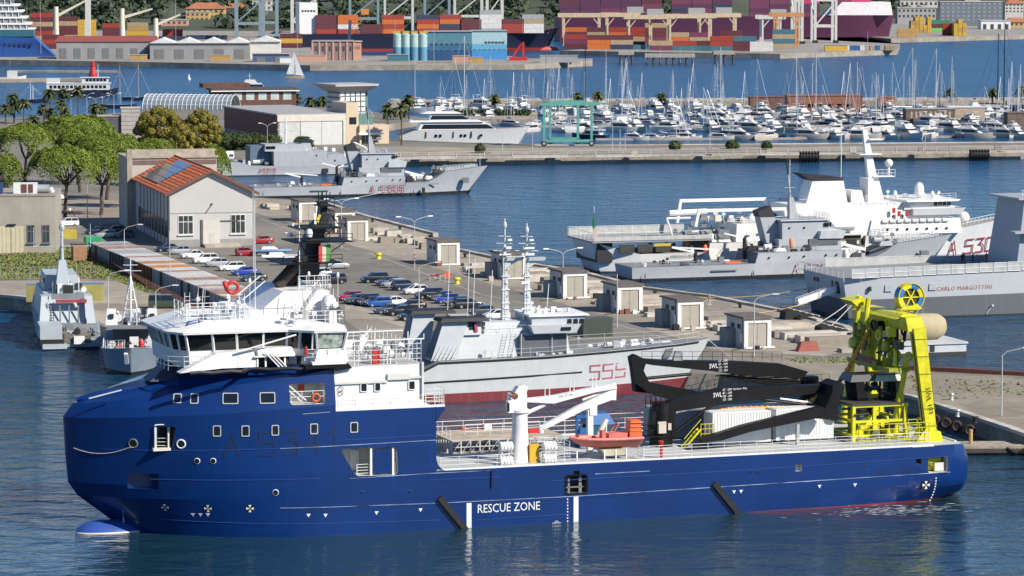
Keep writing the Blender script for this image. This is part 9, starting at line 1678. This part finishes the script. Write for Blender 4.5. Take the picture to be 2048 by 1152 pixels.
# ---------------- port sheds
def warehouse(x0,x1,y,h,wall,roof,label,d=26,zig=0,doors=6,deg=3,rh=2.5):
 F_=Fr(P(x0,y,PZ)[:2],deg); w=F_.side(x1,y,0)[0]; t=thing('port_warehouse',label,'building',(F_.O[0],F_.O[1],PZ),F_.a); blk(t,'warehouse_wall',wall,0,w,0,d,0,h)
 if zig:
  for i in range(zig):m_=MB(); a=w*i/zig; b=w*(i+1)/zig; m_.prism([(a-.3,h),(b+.3,h),((a+b)/2,h+rh)],'y',-1.0,d); m_.build('roof_gable',roof,t)
 else:m_=MB(); m_.tap(-.6,w+.6,-.6,d,h,0,w,d*.45,d*.55,h+rh); m_.build('warehouse_roof',roof,t)
 for i in range(doors):blk(t,'bay_door',M('bay_door_grey',(.16,.165,.17),.8),w*(i+.22)/doors,w*(i+.7)/doors,-.15,.1,0,h*.62)
 return t,w,F_
WGR=M('warehouse_grey',(.27,.275,.28),.85,var=.12,scale=.1,streak=.2); warehouse(113,312,118,8.5,WGR,M('warehouse_roof_red',(.26,.07,.055),.85,var=.15),'long grey warehouse with dull red roof',doors=7); warehouse(300,500,119,8,WGR,M('warehouse_roof_white',(.62,.62,.62),.7),'grey warehouse with white zigzag gable roof',zig=4,doors=5); warehouse(500,561,118,8.5,M('warehouse_white',(.62,.6,.55),.8),M('warehouse_roof_white',(.62,.62,.62),.7),'white warehouse with shallow gable',zig=1,doors=0); warehouse(505,578,124,3.8,M('low_blue_shed',(.06,.1,.2),.7),GREYW,'low blue shed in front of the white warehouse',8,doors=2,rh=.4)
t,w,F_=warehouse(625,708,121,9.2,M('store_mauve',(.24,.17,.165),.85,var=.12),M('store_roof',(.3,.28,.27),.85),'old mauve store with pale pilasters',14,doors=0,rh=.6)
for i in range(7):blk(t,'pilaster',M('pilaster_pink',(.5,.3,.25),.85),w*i/6-.4,w*i/6+.4,-.4,.05,0,9)
for i in range(6):blk(t,'window',FWIN,w*(i+.35)/6,w*(i+.65)/6,-.1,.05,4.5,7)
t,w,F_=warehouse(706,723,120,9,PINKW,PALEW,'narrow pink gatehouse at the end of the mauve store',8,doors=0,rh=.3); winrow(t,.6,w-.6,-.1,5.2,7,3,.7,FWIN)
MUR=M('mural_pale_blue',(.34,.50,.55),.7,var=.12); MUR_SHADED=M('mural_teal_shaded',(.075,.20,.26),.7,var=.12); t,w,F_=warehouse(850,944,121,14,MUR_SHADED,GREYW,'shaded teal half of the mural painted plant',22,doors=0,rh=.3)  # left face of the plant: shade put into darker mural colours
def wavy(t,w,mats,h):
 for k,(z0,z1)in enumerate(((0,.32),(.32,.52))):
  m_=MB(); n=14; lo=[(w*i/n,h*z0)for i in range(n+1)]; hi=[(w*i/n,h*(z1+.05*((i+k)%2)))for i in range(n,-1,-1)]; m_.prism(lo+hi,'y',-.15-.0*k,.02); m_.build('mural_wave',mats[k],t)
wavy(t,w,(M('mural_navy_shaded',(.015,.07,.17),.7),M('mural_blue_shaded',(.03,.12,.24),.7)),14); winrow(t,2,w-1,-.2,7.4,8.3,8,1.2,FWIN)
t,w,F_=warehouse(944,1014,119,14,MUR,GREYW,'bright pale blue half of the mural painted plant',20,doors=0,rh=.3); wavy(t,w,(M('mural_sky',(.05,.24,.52),.7),M('mural_light',(.12,.34,.5),.7)),14); winrow(t,6,w-1,-.2,8,8.8,6,.5,FWIN)
for i in range(4):
 x=795+i*17; p=P(x,121,PZ); t=thing('silo',('first','second','third','fourth')[i]+' pale blue silo from the left beside the mural plant','silo',(p.x,p.y,PZ),0,'silos beside the mural plant'); m_=MB(); m_.lathe([(2.1,0),(2.1,12.6),(1.2,13.2)],(0,0,0),16); m_.build('silo_drum',M('silo_paint',(.34,.48,.48),.6,var=.15,bands=[(6.5,(.10,.26,.38),0)]),t,True); blk(t,'silo_gallery',M('gallery_yellow',(.5,.34,.06),.7),-2.4,2.4,-.6,.6,13.2,14.2)
for i,(x,y,l,h,c)in enumerate(((585,124,16,3,PINKW),(775,122,10,3,'teal'),(905,125,8,3,PINKW),(940,126,6,2.5,'ochre'),(1080,125,18,3.2,GREYW),(1105,124,10,2.6,PALEW),(420,121.5,10,2.5,'ochre'),(560,126,6,2.5,WHITE2),(260,120,8,2.4,'ochre'),(1650,102,12,3,'yellow'))):
 p=P(x,y,PZ); t=thing('quay_hut','small quayside hut %s'%('by the white warehouse','before the silos','before the mural plant','at the mural plant corner','on the quay tip','at the end of the quay tip','before the zigzag roof','beside the blue shed','before the red roof','by the lattice crane')[i],'hut',p,0,'huts on the port quay'); blk(t,'hut_wall',CC[c]if isinstance(c,str)else c,0,l,0,4,0,h); blk(t,'hut_roof',GREYW,-.2,l+.2,-.2,4.2,h,h+.3)
 # piled jetty and dolphins
def jetty(x0,x1,y,label,hh=6):
 p=P(x0,y); q=P(x1,y); t=thing('piled_jetty',label,'jetty',(p.x,p.y,0)); w=q.x-p.x; blk(t,'jetty_deck',M('jetty_concrete',(.36,.32,.27),.9,var=.15),0,w,0,12,hh-1.6,hh)
 for i in range(max(3,int(w/3))):m_=MB(); x=1+i*(w-2)/max(2,int(w/3)-1); m_.tube((x,1,-2),(x,1,hh-1.6),.6,8); m_.build('jetty_pile',M('pile_dark',(.07,.065,.06),.9),t)
jetty(1290,1390,129,'long concrete jetty on dark piles in the channel',5); jetty(1237,1268,128,'concrete dolphin block left of the piled jetty',6); jetty(1427,1470,127,'concrete dolphin right of the piled jetty',6)
for i,(x,y)in enumerate(((1292,120),(1320,120),(1360,120),(1386,120))):lamp(x,y+4,92,0,'tall thin pole %s on the channel jetty'%('at the left end','second from left','third from left','at the right end')[i],'poles on the channel jetty')
# ---------------- cruise ship stern
CF=Fr(P(100,124)[:2],6); cz=fthing('cruise_ship','white and blue cruise ship stern with stepped balcony decks','ship',CF)
st=[(-70,-70,17,16,13),(-26,-26,17,16,13),(-8,-7,16.5,14,12.5),(0,1.5,14,11,5),(3,3.5,11,8,2)]; hull_part(cz,st,17,M('cruise_blue',(.02,.08,.30),.4,var=.08),fl=1.2)
for i in range(10):
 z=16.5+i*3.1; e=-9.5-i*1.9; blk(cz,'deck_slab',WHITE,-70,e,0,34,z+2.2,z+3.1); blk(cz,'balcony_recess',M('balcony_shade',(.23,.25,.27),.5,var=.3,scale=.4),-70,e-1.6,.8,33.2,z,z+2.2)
 for k in range(9):blk(cz,'balcony_divider',WHITE,e-2.2-k*3.1,e-1.9-k*3.1,.15,1.0,z,z+2.2)
blk(cz,'teal_band',M('cruise_teal',(.03,.12,.16),.3),-70,-8,-.1,34.1,12.8,16.5); blk(cz,'deck_band',WHITE,-70,-7.5,-.2,34.2,16.3,16.7)
for i in range(9):blk(cz,'hull_opening',M('opening_navy',(.01,.03,.1),.5),-10-i*2.6,-8.6-i*2.6,.2,.8,8.2,9.4)
# ---------------- boats out in the channel
fy=Fr(P(90,194)[:2],5); fe=fthing('passenger_ferry','white passenger ferry with navy hull crossing the channel','boat',fy); Lf=fy.side(237,190,0)[0]
st=[(0,.3,3.8,3.6,2.6),(Lf*.6,Lf*.6,4,3.7,2.6),(Lf*.85,Lf*.83,2.8,2,2.9),(Lf,Lf*.96,.05,.05,3.4)]; hull_part(fe,st,4,HULLN); blk(fe,'lower_saloon',HULLW,.6,Lf*.88,.5,7.5,2.6,5.0); winrow(fe,1.5,Lf*.84,.45,3.3,4.4,14,.5); blk(fe,'upper_deck',HULLW,.4,Lf*.9,.3,7.7,5.0,5.25); blk(fe,'upper_saloon',HULLW,Lf*.5,Lf*.86,1,7,5.25,7.2); winrow(fe,Lf*.55,Lf*.84,.95,5.9,6.8,6,.3); blk(fe,'sun_roof',HULLW,Lf*.48,Lf*.88,.6,7.4,7.2,7.4); blk(fe,'aft_shelter',HULLW,.6,Lf*.2,1,7,5.25,7.0); polemast(fe,(Lf*.72,4,7.4),5,.12,((.5,1),),WHITE)
p=P(185,158); lh=thing('lighthouse','red conical lighthouse on the end of the stone mole','lighthouse',(p.x,p.y+2,1)); m_=MB(); m_.lathe([(1.9,0),(1.9,1),(1.6,1.1),(1.0,4.6),(1.35,4.7),(1.35,5)],(0,0,0),14); m_.build('tower',RED,lh,True); m_=MB(); m_.lathe([(.7,5),(.7,6.1),(.8,6.2),(.1,6.9)],(0,0,0),12); m_.build('lantern',RED,lh,True)
slab('stone_mole',[P(x,y,1.0)for x,y in((-200,163),(190,158.5),(190,155),(-200,158))],1.0,-2,STONE,STONE); slab('outer_mole',[P(x,y,.8)for x,y in((20,141.5),(236,142.5),(236,141),(20,140))],.8,-2,STONE,STONE)
p=P(584,157); sb=thing('sailing_boat','small sailboat with one white sail in the channel','boat',(p.x-3,p.y,0),.1); yhull(8.5,2.7,.9,.3,.7).build('hull',TEAK,sb,True); m_=MB(); m_.tube((4.2,0,.9),(4.2,0,12.2),.09,5); m_.build('mast',MASTW,sb); m_=MB(); m_.add([(4.1,0,12),(4.0,0,1.8),(.6,.7,1.9),(2.2,.5,6.5)],[(0,1,2,3)]); m_.add([(4.3,0,11),(8.2,0,1.2),(4.6,.5,1.6)],[(0,1,2)]); m_.build('sail',M('sail_cloth',(.75,.75,.73),.8),sb)
p=P(466,188); ym=thing('channel_yacht','white motor yacht passing behind the brick block','boat',(p.x,p.y,0),.05); yhull(17,5,2.4,.6).build('hull',HULLG,ym,True); m_=MB(); m_.tap(3,12.5,-2,2,2.4,4,11,-1.8,1.8,4.3); m_.tap(4,9.5,-1.7,1.7,4.3,5,8.5,-1.4,1.4,5.6); m_.build('cabin',HULLW,ym); m_=MB(); m_.tap(4,12,-2.05,2.05,3.0,4.5,11.4,-1.9,1.9,3.8); m_.build('windows',GLASS,ym); polemast(ym,(6.5,0,5.6),2.5,.1,((.6,.8),),WHITE)
for i,(x,yb,yt)in enumerate(((240,216,132),(277,200,126),(61,205,166),(66,205,170))):
 p=P(x,yb); h=PD(x,yt,p.y).z; t=thing('schooner_rig',('wooden schooner mast left of the glass vault','wooden schooner mast above the glass vault','pale yacht mast by the left palms','second pale yacht mast by the left palms')[i],'boat',(p.x,p.y,0),0,'masts by the left shore'); m_=MB(); m_.tube((0,0,0),(0,0,h),.22,6,.12); m_.tube((-1.2,0,h*.75),(1.2,0,h*.75),.07,4); m_.build('mast',M('mast_wood',(.3,.24,.18),.6)if i<2 else MASTW,t); yhull(12,3.6,1.2,.4).build('hull',HULLN,t,True,loc=(-6,0,0)); m_=MB(); m_.tube((0,0,h*.9),(5,0,1.5),.04,3); m_.tube((0,0,h*.9),(-5,0,1.5),.04,3); m_.build('rigging',MASTW,t)
p=P(20,162); t=thing('fishing_boat','white fishing boat with gantry at the left mole','boat',(p.x-9,p.y,0)); yhull(16,4.6,1.6,.9).build('hull',HULLW,t,True); blk(t,'wheelhouse',HULLW,8,12,-1.5,1.5,1.6,4.4); m_=MB(); m_.path([(2,-1.6,1.6),(2,-1.6,6),(2,1.6,6),(2,1.6,1.6)],.14,5); m_.tube((9,0,4.4),(9,0,9),.1,5); m_.build('gantry',GREYD,t)
p=P(378,160); t=thing('channel_buoy','tiny white buoy floating in the channel','buoy',(p.x,p.y,0)); m_=MB(); m_.lathe([(.7,0),(.8,.6),(.3,1.2),(.2,2.2),(.05,2.6)],(0,0,0),10); m_.build('buoy_body',WHITE,t,True)
# foam stirred up at the stern of the blue ship
mb=MB(); rf=random.Random(2)
for i in range(130):
 x=rf.gauss(1790,70); y=1020-(x-1800)*.04+rf.gauss(0,5); p=P(x,y); l=rf.uniform(.2,.8); w=rf.uniform(.015,.05); a=.33+rf.gauss(0,.25); mb.add([(p.x+u*l*cos(a)-v*w*sin(a),p.y+u*l*sin(a)+v*w*cos(a)*3,.012)for u,v in((-1,0),(0,-1),(1,0),(0,1))],[(0,1,2,3)])
tag(mb.build('wake_foam',M('foam',(.5,.55,.56),.7,var=.3,scale=2)),'thin streaks of foam by the blue ship stern','foam',kind='stuff')
# lamp masts over the port
for i,(x,y,yt)in enumerate(((82,118,0),(352,112,-20),(595,126,42),(790,122,40),(868,126,42),(1292,106,88),(1735,104,60))):lamp(x,y,yt,0,'tall floodlight mast %s'%('beside the cruise ship','behind the zigzag roof','before the pink store','left of the silos','before the mural plant','by the channel jetty','before the purple ship')[i],'floodlight masts in the port')
